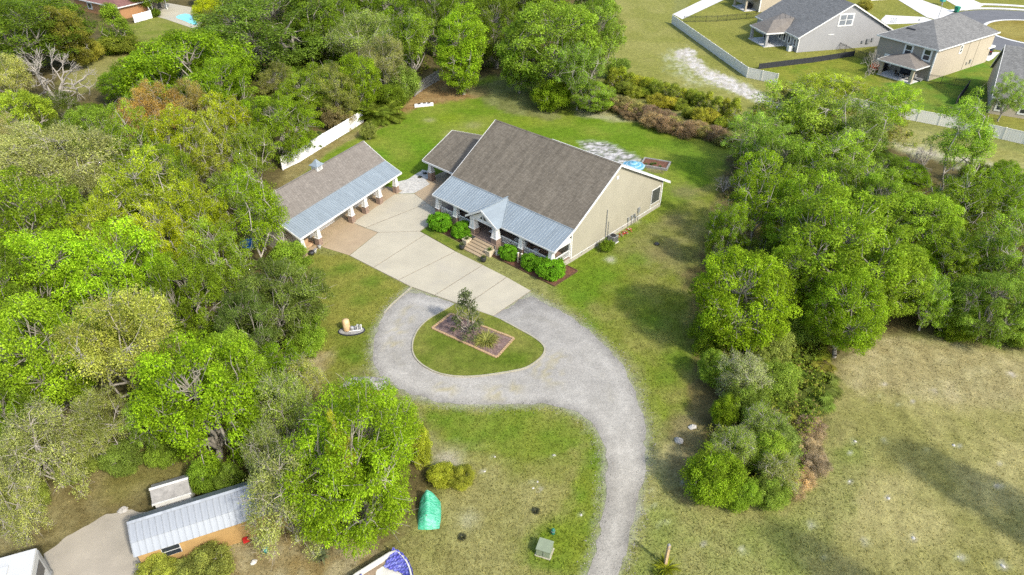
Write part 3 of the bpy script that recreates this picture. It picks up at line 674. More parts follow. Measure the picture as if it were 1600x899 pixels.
def make_tree(kind, seed):
    """returns (trunk mesh, crown mesh, height, crown centre height)"""
    r = np.random.default_rng(seed)
    P = dict(h=2.3, cz=1.45, ez=.82, nc=62, rc=(.22, .36), npc=210, ln=.062, wd=.05, fill=.25, flat=.75, bark='bark', up=.45, trunk=.075, twigs=0, shell=(.74, 1.0), low=-.45, droop=0, lean=0, rough=1.0)
    P.update(KINDS[kind])
    h, cz, ez = P['h'], P['cz'], P['ez']; nc = P['nc']
    # lobes: clump centres over a lumpy crown
    cand = []
    lob = unit(r.normal(size=(11, 3))); lamp = r.uniform(-.34, .30, 11); hs_ = r.uniform(0, 100)
    tries = 0
    while len(cand) < nc and tries < 6000:
        tries += 1
        d = unit(r.normal(size=3))
        if d[2] < P['low']: continue
        if P.get('holes') and float(fbm(np.array([d[0]*1.9+hs_]), np.array([d[1]*1.9+d[2]*2.3+hs_]), seed, 2)[0]) < P['holes']: continue
        k = 1+sum(la*max(0, float(d@lb))**4 for lb, la in zip(lob, lamp))
        rad = r.uniform(*P['shell']) if r.random() > P['fill'] else r.uniform(.3, .75)
        if P.get('cone'):
            zz = r.uniform(-1, 1); w = (1-(zz+1)/2)**.75*.9+.1; an = r.uniform(0, 2*math.pi); c = np.array((math.cos(an)*w*rad, math.sin(an)*w*rad, cz+zz*ez))
        else:
            c = np.array((d[0]*rad*k, d[1]*rad*k, cz+d[2]*ez*rad*k))
        if all(np.linalg.norm((c-e)*(1, 1, 1.1)) > P.get('sep', .17)*(1 if tries < 4000 else .6) for e in cand): cand.append(c)
    cand = np.array(cand)
    segs = []
    top = np.array((r.normal()*.06, r.normal()*.06, cz-.1*ez)); fork = np.array((r.normal()*.03, r.normal()*.03, max(.15, cz-ez*1.05)))
    tr = P['trunk']
    nst = P.get('stems', 1); base_pts = []
    for s in range(nst):
        o = np.array((r.normal()*.12, r.normal()*.12, 0)) if nst > 1 else np.zeros(3)
        f = fork+o*2.5 if nst > 1 else fork
        limb(segs, o, f, tr/math.sqrt(nst), tr*.75/math.sqrt(nst), r, 3, .03); base_pts.append(f)
    nm = P.get('mains', 7); mains = []
    for i in range(nm):
        an = 2*math.pi*(i+r.uniform(-.3, .3))/nm; e = .5+.25*r.random()
        q = np.array((math.cos(an)*e, math.sin(an)*e, cz+ez*r.uniform(*P.get('reach', (-.15, .55)))))
        f = base_pts[i % nst]; pts = limb(segs, f, q, tr*.55, tr*.2, r, 4, .07); mains += pts[1:]
    pts = limb(segs, fork, top+np.array((0, 0, ez*P.get('lead', .7))), tr*.6, tr*.15, r, 4, .05); mains += pts[1:]
    mains = np.array(mains)
    for c in cand:
        k = ((mains-c)**2).sum(1).argmin(); limb(segs, mains[k], c, tr*.17, tr*.04, r, 3, .09)
    tw = P['twigs']
    for c in cand[:int(len(cand)*P.get('twfrac', 1))]:
        for _ in range(tw):
            d = unit(unit(c-np.array((0, 0, cz-.3*ez)))*.9+r.normal(size=3)*.75); L = r.uniform(.12, .34)
            limb(segs, c-d*.05, c+d*L, tr*.06, tr*.025, r, 2, .08)
    tV, tQ = tubes_np(segs, 5)
    # leaves
    Vs, Qs, Ts, off = [], [], [], 0
    for c in cand:
        rc = r.uniform(*P['rc']); n = int(P['npc']*(rc/.21)**2*.6*r.uniform(.7, 1.3))
        if n < 1: continue
        d = unit(r.normal(size=(n, 3))+np.array((0, 0, P['up']))); d = d*r.uniform(.35, 1.05, (n, 1))**.6
        jag = 1+.25*np.sin(d[:, :1]*7+c[0]*9)*np.sin(d[:, 1:2]*6+c[1]*7)
        pos = c+d*rc*np.array((1, 1, P['flat']))*jag
        out = unit(d*.8+np.array((0, 0, .9))+r.normal(size=(n, 3))*.55*P['rough'])
        ax = None
        if P['droop']: ax = unit(d*np.array((1, 1, 0))+np.array((0, 0, -P['droop'])))
        v, q = leaf_cards(pos, out, P['ln'], P['wd'], r, ax)
        Vs.append(v); Qs.append(q+off); off += len(v); Ts.append(np.full(len(v), np.clip(r.normal(.5, .28), 0, 1)))
    cm = np_mesh(kind+'_crown', np.concatenate(Vs), np.concatenate(Qs), 'foliage', tone=np.concatenate(Ts))
    tm = np_mesh(kind+'_trunk', tV, tQ, P['bark'])
    return tm, cm, h, cz
KINDS = {
    'oak':     dict(reach=(-.35, .15), lead=.3, h=2.1, cz=1.16, ez=.92, nc=205, npc=620, sep=.132, rc=(.105, .195), ln=.032, wd=.026, shell=(.72, 1.0), fill=.14, low=-.92, holes=.29),
    'broad':   dict(reach=(-.35, .15), lead=.3, h=1.75, cz=1.0, ez=.72, nc=215, npc=620, sep=.122, rc=(.10, .18), ln=.032, wd=.026, shell=(.76, 1.0), fill=.12, low=-.85, holes=.27),
    'open':    dict(h=2.3, cz=1.35, ez=.9, nc=130, npc=600, rc=(.10, .20), ln=.032, wd=.025, bark='pale_bark', twigs=2, fill=.28, sep=.16, trunk=.05, mains=8, shell=(.6, 1.0), low=-.8, holes=.42),
    'feather': dict(reach=(-.35, .15), lead=.3, h=2.1, cz=1.15, ez=.92, nc=200, npc=800, rc=(.115, .215), ln=.034, wd=.017, flat=.65, droop=.5, twigs=1, fill=.18, sep=.12, low=-.9, holes=.24),
    'misty':   dict(h=2.2, cz=1.3, ez=.9, nc=140, npc=480, rc=(.13, .25), ln=.032, wd=.018, bark='pale_bark', twigs=4, fill=.25, trunk=.045, up=.6, low=-.8, sep=.13, holes=.36),
    'twiggy':  dict(h=1.9, cz=1.0, ez=.88, nc=120, npc=300, rc=(.14, .26), ln=.033, wd=.023, bark='pale_bark', twigs=7, fill=.25, trunk=.05, low=-.85, sep=.14, holes=.38),
    'thin':    dict(h=3.2, cz=1.95, ez=1.25, nc=130, npc=380, rc=(.13, .25), ln=.038, wd=.026, bark='pale_bark', twigs=2, fill=.4, trunk=.045, low=-.9, stems=2, sep=.14, shell=(.5, 1.0), holes=.44),
    'tall':    dict(reach=(-.35, .15), lead=.3, h=3.6, cz=1.9, ez=1.7, nc=210, npc=420, rc=(.15, .27), ln=.042, wd=.032, low=-.97, fill=.2, shell=(.7, .97), holes=.3),
    'shrub':   dict(h=1.75, cz=.72, ez=.82, nc=110, npc=380, rc=(.17, .29), ln=.045, wd=.032, low=-.98, trunk=.035, shell=(.62, .92), stems=3, mains=6, holes=.3),
    'box':     dict(h=1.6, cz=.74, ez=.74, nc=80, npc=420, rc=(.20, .3), ln=.075, wd=.055, low=-.9, trunk=.05, shell=(.7, .84), fill=.1, stems=3, mains=6, sep=.15),
    'cone':    dict(h=3.0, cz=1.55, ez=1.4, nc=110, npc=200, rc=(.16, .30), ln=.06, wd=.04, cone=True, low=-1, trunk=.06, fill=.1, sep=.12),
    'magnolia':dict(h=2.6, cz=1.4, ez=1.25, nc=54, npc=60, rc=(.16, .26), ln=.10, wd=.06, cone=True, low=-1, trunk=.05, fill=.15, sep=.15, twigs=3, up=1.0),
    'brush':   dict(h=1.5, cz=.62, ez=.62, nc=60, npc=150, rc=(.26, .4), ln=.16, wd=.016, low=-.9, trunk=.03, twigs=4, up=1.2, stems=3, droop=-.8, bark='dark_bark'),
}
PROTO = {}
def flora_proto(name, parts):
    """a hidden-from-nothing template thing; the first placement uses it directly"""
    PROTO[name] = dict(parts=parts, used=0)
for k_, seeds in (('oak', (1, 2, 3)), ('broad', (4, 5)), ('open', (6, 7)), ('feather', (8,)), ('misty', (9,)), ('twiggy', (10,)), ('thin', (11, 12)), ('tall', (13,)), ('shrub', (14, 15)), ('box', (16,)), ('cone', (17,)), ('magnolia', (18,)), ('brush', (19,)), ):
    for j_, s_ in enumerate(seeds):
        tm, cm, hh, czz = make_tree(k_, s_)
        PROTO[(k_, j_)] = (tm, cm, hh, czz)
def dead_tree(seed):
    r = np.random.default_rng(seed); segs = []
    def grow(p, d, L, rad, lv):
        q = p+d*L; pts = limb(segs, p, q, rad, rad*.62, r, 3, .05)
        if lv == 0: return
        n = 3 if lv > 1 else 4
        for i in range(n):
            nd = unit(d+r.normal(size=3)*.62+np.array((0, 0, .12))); grow(q if i < 2 else pts[2], nd, L*r.uniform(.58, .8), rad*.58, lv-1)
    for i in range(4): grow(np.zeros(3), unit(np.array((math.cos(i*1.7)*.55, math.sin(i*1.7)*.55, 1.0))), .62, .045, 4)
    V, Qd = tubes_np(segs, 4); return np_mesh('dead_branches', V, Qd, 'pale_bark')
def blade_mesh(name, n, L, w, seed, spread=.5, arch=.6, base=.12, segs=3, zmul=1.0):
    """arching strap leaves from a common base"""
    r = np.random.default_rng(seed); V = []; Qd = []; T = []; o = 0
    for i in range(n):
        an = r.uniform(0, 2*math.pi); tilt = r.uniform(.12, spread); LL = L*r.uniform(.6, 1.1)
        dx, dy = math.cos(an), math.sin(an); p = np.array((dx*base*r.random(), dy*base*r.random(), 0)); side = np.array((-dy, dx, 0))
        th = math.pi/2-tilt; pts = [p]
        for s in range(segs):
            th -= arch*r.uniform(.6, 1.3)/segs*(1+s*.5); p = p+np.array((dx*math.cos(th), dy*math.cos(th), math.sin(th)*zmul))*LL/segs; pts.append(p)
        for s, q in enumerate(pts):
            ww = w*(1-(s/segs)**1.6)*.5+w*.06; V += [q-side*ww, q+side*ww]
        Qd += [(o+2*s, o+2*s+1, o+2*s+3, o+2*s+2) for s in range(segs)]; T += [r.random()]*(2*len(pts)); o += 2*len(pts)
    return np_mesh(name, np.array(V), np.array(Qd), 'foliage', tone=T)
def palm_mesh(name, nf, L, seed, nl=22, ll=.42, up=(.1, 1.2)):
    r = np.random.default_rng(seed); V = []; Qd = []; T = []; o = 0
    for i in range(nf):
        an = 2*math.pi*i/nf*2.4+r.uniform(-.3, .3); el = r.uniform(*up); p = np.zeros(3); th = el; tone = r.random()
        for s in range(nl):
            d = np.array((math.cos(an)*math.cos(th), math.sin(an)*math.cos(th), math.sin(th))); p = p+d*L/nl; th -= 1.5/nl*(.5+s/nl)
            side = np.array((-math.sin(an), math.cos(an), 0)); lfl = ll*math.sin(math.pi*min(1, (s+2)/(nl+1))**.8)
            for sg in (-1, 1):
                tip = p+side*sg*lfl+d*lfl*.55+np.array((0, 0, -.35*lfl)); wv = d*.045
                V += [p-wv, p+wv, tip+wv*.3, tip-wv*.3]; Qd.append((o, o+1, o+2, o+3)); o += 4; T += [tone]*4
    return np_mesh(name, np.array(V), np.array(Qd), 'foliage', tone=T)
def fan_mesh(name, nf, seed, L=.9):
    r = np.random.default_rng(seed); V = []; Qd = []; T = []; o = 0
    for i in range(nf):
        an = r.uniform(0, 2*math.pi); el = r.uniform(.15, 1.25); st = L*r.uniform(.5, 1.0)
        d = np.array((math.cos(an)*math.cos(el), math.sin(an)*math.cos(el), math.sin(el))); c = d*st; side = np.array((-math.sin(an), math.cos(an), 0)); upv = np.cross(d, side)*-1; tone = r.random()
        fn = unit(d*.5+np.array((0, 0, 1.))); f1 = unit(np.cross(fn, side)); f1 = f1 if f1@d > 0 else -f1
        for k in range(11):
            t = (k-5)/5*1.9; dd = f1*math.cos(t)+side*math.sin(t); pl = np.cross(fn, dd); ln = L*.48*(1-.25*abs(k-5)/5); tip = c+dd*ln-np.array((0, 0, .12*ln)); mid = c+dd*ln*.5; wv = pl*.035*L
            V += [c, mid-wv, tip, mid+wv]; Qd.append((o, o+1, o+2, o+3)); o += 4; T += [tone]*4
    return np_mesh(name, np.array(V), np.array(Qd), 'foliage', tone=T)
MESH = dict(dead=dead_tree(31), liriope=blade_mesh('grass_blades', 420, .8, .045, 5, 1.25, .8, .3), reed=blade_mesh('reed_blades', 240, 1.5, .05, 6, .75, .5, .45), strap=blade_mesh('strap_blades', 70, .9, .09, 7, 1.0, .7),
            palm=palm_mesh('palm_fronds', 30, 1.7, 8), palm_small=palm_mesh('palm_fronds', 14, 1.2, 9, 16, .3), fan=fan_mesh('fan_fronds', 44, 10), fan2=fan_mesh('fan_fronds', 60, 12))

CN = dict(vivid=(.145,.240,.010), lime=(.185,.275,.014), bright=(.170,.260,.012), yellow=(.270,.310,.014), mid=(.138,.212,.016), dark=(.100,.162,.014), deep=(.08,.135,.014), olive=(.180,.205,.034),
          grey=(.275,.290,.115), brown=(.270,.190,.070), moss=(.172,.245,.022), gold=(.31,.31,.025), sage=(.190,.240,.075))
LIFT = 1.6   # tints given as triples were sampled a little dark
placed = []
def plant(kind, px, py, wpx, h, col, label, cat='tree', name=None, group=None, zc=None, yaw=None, seed=0, squash=1.0):
    """a tree or shrub whose crown centre is seen at (px, py) and whose crown spans wpx; h is its height in metres"""
    tm, cm, hh, cz = PROTO[(kind, seed)]
    frac = cz/hh
    p = at(px, py, h*frac); R = wpx/2*dist(p)/CAM_F*(.80 if kind in ('misty', 'twiggy', 'open', 'thin') else .90)
    nm = name or {'tree': 'tree', 'shrub': 'shrub', 'bush': 'bush', 'hedge': 'hedge_shrub'}.get(cat, cat.replace(' ', '_'))
    r = thing(nm, label, cat, (p[0], p[1], -.02), random.uniform(0, 6.28) if yaw is None else yaw, group)
    r.scale = (R, R*squash, h/hh)
    t = put('trunk', tm, r)
    c = put('crown', cm, r)
    k = CN[col] if isinstance(col, str) else tuple(v*LIFT for v in col)
    if kind != 'box' and k[0] < .64*k[1]: k = (.64*k[1], k[1]*.96, max(k[2], .014))
    j = random.uniform(.9, 1.12)*(1.32 if kind in ('misty', 'twiggy') else 1.1); j2 = random.uniform(.96, 1.05)
    c.color = (k[0]*j*j2, k[1]*j, k[2], 1)
    placed.append((p[0], p[1], R, h))
    return r
def tuft(mesh, px, py, size, col, label, cat, name, part='blades', group=None, hz=None, z=0.0, lift=0.0, stem=0.0):
    p = at(px, py, z+size*.35)
    r = thing(name, label, cat, (p[0], p[1], z-.02), random.uniform(0, 6.28), group); s = size
    r.scale = (s, s, hz or s)
    c = put(part, MESH[mesh], r); c.color = (*(CN[col] if isinstance(col, str) else col), 1)
    if stem: c.location = (0, 0, stem); MB().tube((0, 0, 0), (0, 0, stem), .07, .05).build('trunk', 'bark', r)
    return r

# ------------------------------------------------------------------ MAIN HOUSE (local frame: x along the front, y into the depth)
TH = math.radians(42.847); HO = (6.379, 66.457)
house = thing('house', 'large beige house with a long brown shingle roof and a blue-grey metal porch roof', 'house', (HO[0], HO[1], 0), -TH)
def hw(x, y, z=0):
    c, s = math.cos(TH), math.sin(TH); return (HO[0]+x*c+y*s, HO[1]-x*s+y*c, z)
L, D = 18.45, 17.75
def ztop(y):
    return 4.23+(y/7.87)*(9.13-4.23) if y <= 7.87 else 9.13-(y-7.87)*(9.13-3.07)/(18.96-7.87)
prof = [(0, .5), (D, .5), (D, ztop(D)-.16), (7.87, ztop(7.87)-.2), (0, 4.23-.16)]
MB().wally(prof, -L, 0).build('wall', 'beige_siding', house)
MB().box(-L-.03, .035, -.03, D+.03, -.1, .5).build('foundation', 'foundation', house)
# lap siding courses on the gable wall that faces the sun
b = MB()
z = .62
while z < 8.9:
    y0 = 0.0 if z < 4.0 else (z+.2-4.23)*7.87/4.9+.0
    y1 = D if z < ztop(D)-.25 else 7.87+(9.13-.25-z)*(18.96-7.87)/(9.13-3.07)
    if y1-y0 > .3: b.add([(0, y0+.02, z), (.022, y0+.02, z), (.022, y1-.02, z), (0, y1-.02, z), (0, y0+.02, z+.2), (0, y1-.02, z+.2)], [(0, 1, 2, 3), (1, 4, 5, 2), (0, 4, 1), (2, 5, 3)])
    z += .2
b.build('siding', 'beige_siding', house)
# roof
T = .16; X0, X1 = -L-.3, .3
rp = MB(); rp.slab([(X0, -.04, ztop(0)+.0), (X1, -.04, ztop(0)), (X1, 7.87, 9.13), (X0, 7.87, 9.13)], T)
rp.slab([(X0, 7.872, 9.13), (X1, 7.872, 9.13), (X1, 18.96, 3.07), (X0, 18.96, 3.07)], T)
roof = rp.build('roof', 'shingle_brown', house)
rd = MB()
for i in range(62):
    xa = X0+i*(X1-X0)/62; rd.slab([(xa, 7.72, 9.075+.012*(i % 2)), (xa+.3, 7.72, 9.075+.012*(i % 2)), (xa+.3, 7.87, 9.165), (xa, 7.87, 9.165)], .03); rd.slab([(xa, 7.87, 9.165), (xa+.3, 7.87, 9.165), (xa+.3, 8.02, 9.08), (xa, 8.02, 9.08)], .03)
rd.build('ridge_cap', 'shingle_brown', roof)
def rake(name, pts, x, w, hgt, parent, mat='white_paint'):
    b = MB()
    for (ya, za), (yb, zb) in zip(pts[:-1], pts[1:]):
        b.add([(x, ya, za-hgt), (x+w, ya, za-hgt), (x+w, yb, zb-hgt), (x, yb, zb-hgt), (x, ya, za+.03), (x+w, ya, za+.03), (x+w, yb, zb+.03), (x, yb, zb+.03)],
              [(0, 3, 2, 1), (4, 5, 6, 7), (0, 1, 5, 4), (1, 2, 6, 5), (2, 3, 7, 6), (3, 0, 4, 7)])
    return b.build(name, mat, parent)
rake('fascia', [(-3.2, 2.94), (0, 4.23), (7.87, 9.13)], X1+.003, .06, .24, house)
rake('fascia', [(7.89, 9.13), (19.0, 3.05)], X1+.003, .06, .24, house)
rake('fascia', [(-3.2, 2.94), (0, 4.23), (7.87, 9.13)], X0-.063, .06, .24, house)
MB().box(X0, X1, 18.965, 19.06, 2.86, 3.09).build('gutter', 'white_paint', house)
# porch roof: ribbed metal in two runs beside the entry gable
def ribbed(name, x0, x1, ya, za, yb, zb, step, mat, parent, t=.05, rib=.045):
    b = MB(); b.slab([(x0, ya, za), (x1, ya, za), (x1, yb, zb), (x0, yb, zb)], t)
    n = max(1, int((x1-x0)/step))
    for i in range(n+1):
        x = x0+.02+(x1-x0-.04)*i/n
        b.add([(x-.03, ya-.004, za), (x+.03, ya-.004, za), (x+.03, yb, zb), (x-.03, yb, zb), (x-.012, ya-.004, za+rib), (x+.012, ya-.004, za+rib), (x+.012, yb, zb+rib), (x-.012, yb, zb+rib)],
              [(4, 5, 6, 7), (0, 1, 5, 4), (1, 2, 6, 5), (2, 3, 7, 6), (3, 0, 4, 7)])
    return b.build(name, mat, parent)
GXc, GW, GZ = -9.74, 2.47, 4.5
ribbed('porch_roof', X0, X1, -3.16, 2.96, .02, 4.25, .36, 'blue_metal', house)
MB().box(X0, GXc-GW+.1, -3.215, -3.165, 2.78, 2.95).box(GXc+GW-.1, X1, -3.215, -3.165, 2.78, 2.95).build('gutter', 'white_paint', house)
MB().box(X0, X1, -.05, .10, 4.17, 4.30).build('flashing', 'blue_metal', house)
MB().box(-L, 0, -2.98, -2.72, 2.62, 2.84).box(-.26, 0, -2.718, -.002, 2.62, 3.1).box(-L, -L+.26, -2.718, -.002, 2.62, 3.1).build('porch_beam', 'white_paint', house)
# entry gable
g = MB(); yb0, yf = -3.05, -3.95
g.slab([(GXc, yf, GZ), (GXc, .75, GZ), (GXc-GW, -3.2, 2.975), (GXc-GW, yf, 2.975)], .06); g.slab([(GXc, yf, GZ), (GXc+GW, yf, 2.975), (GXc+GW, -3.2, 2.975), (GXc, .75, GZ)], .06)
eg = g.build('entry_roof', 'blue_metal', house)
MB().box(GXc-.10, GXc+.10, yf-.01, .6, GZ-.01, GZ+.04).build('ridge_cap', 'blue_metal', eg)
for sx in (-1, 1): MB().tube((GXc, .66, GZ+.03), (GXc+sx*(GW+.02), -3.17, 3.0), .055, n=5).build('valley_flashing', 'blue_metal', eg)
for sx in (-1, 1):
    b = MB(); xa, xb = GXc, GXc+sx*(GW+.08)
    b.add([(xa, yf-.05, GZ-.22), (xa, yf-.003, GZ-.22), (xb, yf-.003, 2.72), (xb, yf-.05, 2.72), (xa, yf-.05, GZ+.05), (xa, yf-.003, GZ+.05), (xb, yf-.003, 2.98), (xb, yf-.05, 2.98)],
          [(0, 3, 2, 1), (4, 5, 6, 7), (0, 1, 5, 4), (1, 2, 6, 5), (2, 3, 7, 6), (3, 0, 4, 7)]); b.build('bargeboard', 'white_paint', eg)
MB().wallx([(GXc-1.95, 2.9), (GXc+1.95, 2.9), (GXc, 4.12)], -3.62, -3.54).build('gable_wall', 'white_paint', eg)
gv = MB().wallx([(GXc-.55, 3.12), (GXc+.55, 3.12), (GXc, 3.72)], -3.65, -3.622).build('gable_vent', 'screen', eg)
MB().box(GXc-.06, GXc+.06, -3.68, -3.652, 3.1, 3.75).build('trim', 'white_paint', eg)
MB().box(GXc-2.1, GXc+2.1, -3.68, -3.5, 2.72, 2.898).build('trim', 'white_paint', eg)
# porch deck, steps, columns, railings
PZ = .75
MB().box(-L, 0, -3.0, -.005, -.05, PZ-.06).box(GXc-2.1, GXc+2.1, -3.9, -3.002, -.05, PZ-.06).build('porch_base', 'foundation', house)
MB().box(-L-.02, .02, -3.04, -.008, PZ-.058, PZ).box(GXc-2.15, GXc+2.15, -3.95, -3.042, PZ-.058, PZ).build('porch_floor', 'brick', house)
for i in range(5):
    z1 = PZ-.06-(i+1)*.125+.06; y1 = -3.95-i*.42
    MB().box(GXc-1.0, GXc+1.9, y1-.42, y1-.003, -.05, z1).build('step', 'tan_concrete', house)
def column(x, y, z0=.0, zb=1.3, zt=2.72, w=.34, parent=house):
    c = MB(); k = w*.60; a = w*.30
    for sx in (-1, 0, 1):
        for sy in (-1, 0, 1):
            if sx == 0 and sy == 0: continue
            e = a*(1 if sx and sy else .72); c.add([(x+sx*k+p*e, y+sy*k+q*e, zb+.09) for p, q in ((-1,-1),(1,-1),(1,1),(-1,1))]+[(x+sx*k*.66+p*e*.7, y+sy*k*.66+q*e*.7, zt-.12) for p, q in ((-1,-1),(1,-1),(1,1),(-1,1))], [(0,3,2,1),(4,5,6,7),(0,1,5,4),(1,2,6,5),(2,3,7,6),(3,0,4,7)])
    c.box(x-w*.75, x+w*.75, y-w*.75, y+w*.75, zt-.115, zt).box(x-w-.015, x+w+.015, y-w-.015, y+w+.015, zb+.003, zb+.085)
    col = c.build('column', 'white_paint', parent)
    MB().taper(x, y, z0-.05, zb, w, w-.02).build('brick_base', 'brick', col)
for x in (-L+.35, -15.0, -4.6, -.36): column(x, -2.84)
for x in (GXc-1.75, GXc+1.75): column(x, -3.4, zb=1.45, w=.44)
def railing(x0, x1, y, parent, z=PZ, along='x'):
    b = MB()
    if along == 'x': b.box(x0, x1, y-.05, y+.05, z+.80, z+.88).box(x0, x1, y-.04, y+.04, z+.1, z+.17)
    else: b.box(y-.05, y+.05, x0, x1, z+.80, z+.88).box(y-.04, y+.04, x0, x1, z+.1, z+.17)
    n = int((x1-x0)/.125)
    for i in range(n):
        t = x0+(i+.5)*(x1-x0)/n
        if along == 'x': b.box(t-.022, t+.022, y-.02, y+.02, z+.172, z+.797)
        else: b.box(y-.02, y+.02, t-.022, t+.022, z+.172, z+.797)
    return b.build('railing', 'white_paint', parent)
for a_, b_ in ((-L+.7, -15.35), (-14.65, GXc-2.0), (GXc+2.0, -4.95), (-4.25, -.7)): railing(a_, b_, -2.84, house)
railing(-2.5, -.12, -.13, house, along='y')
MB().box(-.24, -.02, -.16, -.006, PZ, 2.95).build('porch_post', 'white_paint', house)
# openings of the front wall
def window(parent, x, z, w, h, y=-.0, n=2, mat='glass', nx=1):
    f = MB().box(x-w/2-.09, x+w/2+.09, y-.05, y-.004, z-.09, z+h+.09).build('window', 'white_paint', parent)
    for i in range(n):
        for j in range(nx):
            wa = w/nx
            MB().box(x-w/2+j*wa+.02, x-w/2+(j+1)*wa-.02, y-.062, y-.048, z+i*h/n+.025, z+(i+1)*h/n-.025).build('pane', mat, f)
    return f
for x in (-16.2, -13.6, -6.2, -2.6): window(house, x, 1.7, 1.5, 1.35, nx=2)
dfr = MB().box(GXc-.75, GXc+.75, -.05, -.004, PZ, 2.98).build('door', 'dark_wood', house)
MB().box(GXc-.9, GXc-.752, -.06, -.004, PZ, 3.1).box(GXc+.752, GXc+.9, -.06, -.004, PZ, 3.1).box(GXc-.9, GXc+.9, -.062, -.004, 2.984, 3.12).build('door_frame', 'white_paint', dfr)
MB().box(GXc+.55, GXc+.6, -.09, -.052, 1.75, 1.95).build('handle', 'grey_metal', dfr)
# the right-hand end wall: corner boards, screened window, vent, service gear
MB().box(.024, .06, -.02, .16, .5, 4.0).box(.024, .06, D-.16, D+.02, .5, 3.5).build('corner_board', 'white_paint', house)
MB().box(-.02, .05, D+.0225, D+.05, .5, 3.2).build('corner_trim', 'white_paint', house)
MB().box(.024, .055, .162, D-.162, .5, .58).build('trim', 'white_paint', house)
def sidewin(parent, y0, y1, z0, z1, x=.024, mat='screen'):
    f = MB().box(x, x+.05, y0-.1, y1+.1, z0-.1, z1+.1).build('window', 'white_paint', parent)
    MB().box(x+.048, x+.062, y0, y1, z0, z1).build('pane', mat, f); return f
f = sidewin(house, 15.5, 17.2, 1.15, 2.95)
MB().box(.024, .05, 15.35, 15.45, .58, 1.04).build('trim', 'white_paint', f)
MB().box(.024, .08, 7.55, 7.95, 7.35, 7.7).build('gable_light', 'white_paint', house)
mast = MB().tube((.08, 6.3, .3), (.08, 6.3, 4.1), .045, n=8).build('conduit', 'grey_metal', house)
MB().tube((.09, 6.75, .3), (.09, 6.75, 2.4), .03, n=6).build('conduit', 'grey_metal', house)
for y, z, w, h in ((10.6, .85, .28, .42), (11.3, .75, .34, .5), (11.9, .9, .26, .36), (12.6, 1.15, .42, .62), (12.2, .6, .2, .25)):
    MB().box(.026, .16, y, y+w, z, z+h).tube((.09, y+w/2, -.02), (.09, y+w/2, z), .03, n=6).build('meter_box', 'grey_metal', house)
for y in (1.9, 3.2, 8.6, 9.6): MB().box(.026, .09, y, y+.18, .36, .5).build('vent', 'grey_metal', house)
# back wall openings
for x in (-15.5, -11, -5.5, -2.2):
    f = MB().box(x-.7, x+.7, D+.004, D+.06, 1.2, 2.8).build('window', 'white_paint', house); MB().box(x-.6, x+.6, D+.058, D+.07, 1.3, 2.7).build('pane', 'glass', f)
# carport on the left side
cx0, cx1, cf, cr, cb = -27.2, -L-.02, 2.65, 8.2, 13.8
cp = MB(); cp.slab([(cx0, cf, 2.82), (cx1, cf, 2.82), (cx1, cr, 5.25), (cx0, cr, 5.25)], .14); cp.slab([(cx0, cr+.003, 5.25), (cx1, cr+.003, 5.25), (cx1, cb, 2.82), (cx0, cb, 2.82)], .14)
cpo = cp.build('carport_roof', 'shingle_brown', house)
MB().box(cx0, cx1-.35, cf-.06, cf-.003, 2.6, 2.84).build('gutter', 'white_paint', cpo)
rake('fascia', [(cf-.02, 2.8), (cr, 5.25), (cb, 2.8)], cx0-.063, .06, .22, cpo)
MB().box(cx0+.3, cx1-.02, cf+.5, cf+.75, 2.42, 2.66).box(cx0+.3, cx0+.55, cf+.752, cb-.5, 2.42, 2.66).build('porch_beam', 'white_paint', house)
column(cx0+.9, cf+.62, zb=1.2, zt=2.42, w=.36); column(cx0+.9, cb-.8, zb=1.2, zt=2.42, w=.36)
MB().box(cx0+1.35, -L-2.2, cb-1.0, cb-.85, 0, 2.4).box(cx0+.7, cx0+.85, cf+3.2, cb-1.5, 0, 1.0).build('carport_wall', 'white_paint', house)
structure(sheet('carport_floor', [hw(*p)[:2] for p in [(cx0+.2, cf+.1), (-22.5, 1.3), (-18.8, -3.2), (-18.5, 1), (-18.5, cb), (cx0+.2, cb)]], .034, 'tan_concrete', 1))
structure(sheet('carport_apron', plan([(647.2,302.8),(673,287),(690,300),(690,331),(684.5,330)]), .030, 'tan_concrete', 1))

# ------------------------------------------------------------------ GARAGE
GTH = math.radians(90-28.55); GO = (-14.105, 83.432)
gar = thing('garage', 'long garage with brown shingle roof, blue-grey metal awning and small cupola', 'garage', (GO[0], GO[1], 0), GTH)
def gw(x, y, z=0):
    c, s = math.cos(GTH), math.sin(GTH); return (GO[0]+x*c-y*s, GO[1]+x*s+y*c, z)
GL = 18.63
gp = MB(); gp.slab([(-GL, 2.42, 3.80), (0, 2.42, 3.80), (0, 5.6, 5.80), (-GL, 5.6, 5.80)], .13); gp.slab([(-GL, 5.603, 5.80), (0, 5.603, 5.80), (0, 9.4, 3.1), (-GL, 9.4, 3.1)], .13)
gro = gp.build('roof', 'shingle_taupe', gar)
MB().box(-GL, 0, 5.5, 5.7, 5.785, 5.83).build('ridge_cap', 'shingle_taupe', gro)
ribbed('awning_roof', -GL-.02, .02, 0, 2.69, 2.55, 3.83, .30, 'blue_metal', gar)
MB().box(-GL, 0, -.055, -.003, 2.5, 2.70).build('gutter', 'white_paint', gar)
for x in (.023, -GL-.08):
    rake('fascia', [(-.05, 2.66), (2.42, 3.8), (5.6, 5.8), (9.4, 3.1)], x, .05, .2, gar)
MB().wally([(2.6, 0), (9.0, 0), (9.0, 3.2), (5.6, 5.6), (2.6, 3.68)], -GL+.3, -.3).build('wall', 'beige_siding', gar)
MB().box(-GL+.2, -.2, .42, .66, 2.36, 2.55).build('awning_beam', 'white_paint', gar)
for x in (-18.0, -15.4, -9.5, -6.9, -4.1, -.62): column(x, .62, zb=.98, zt=2.36, w=.31, parent=gar)
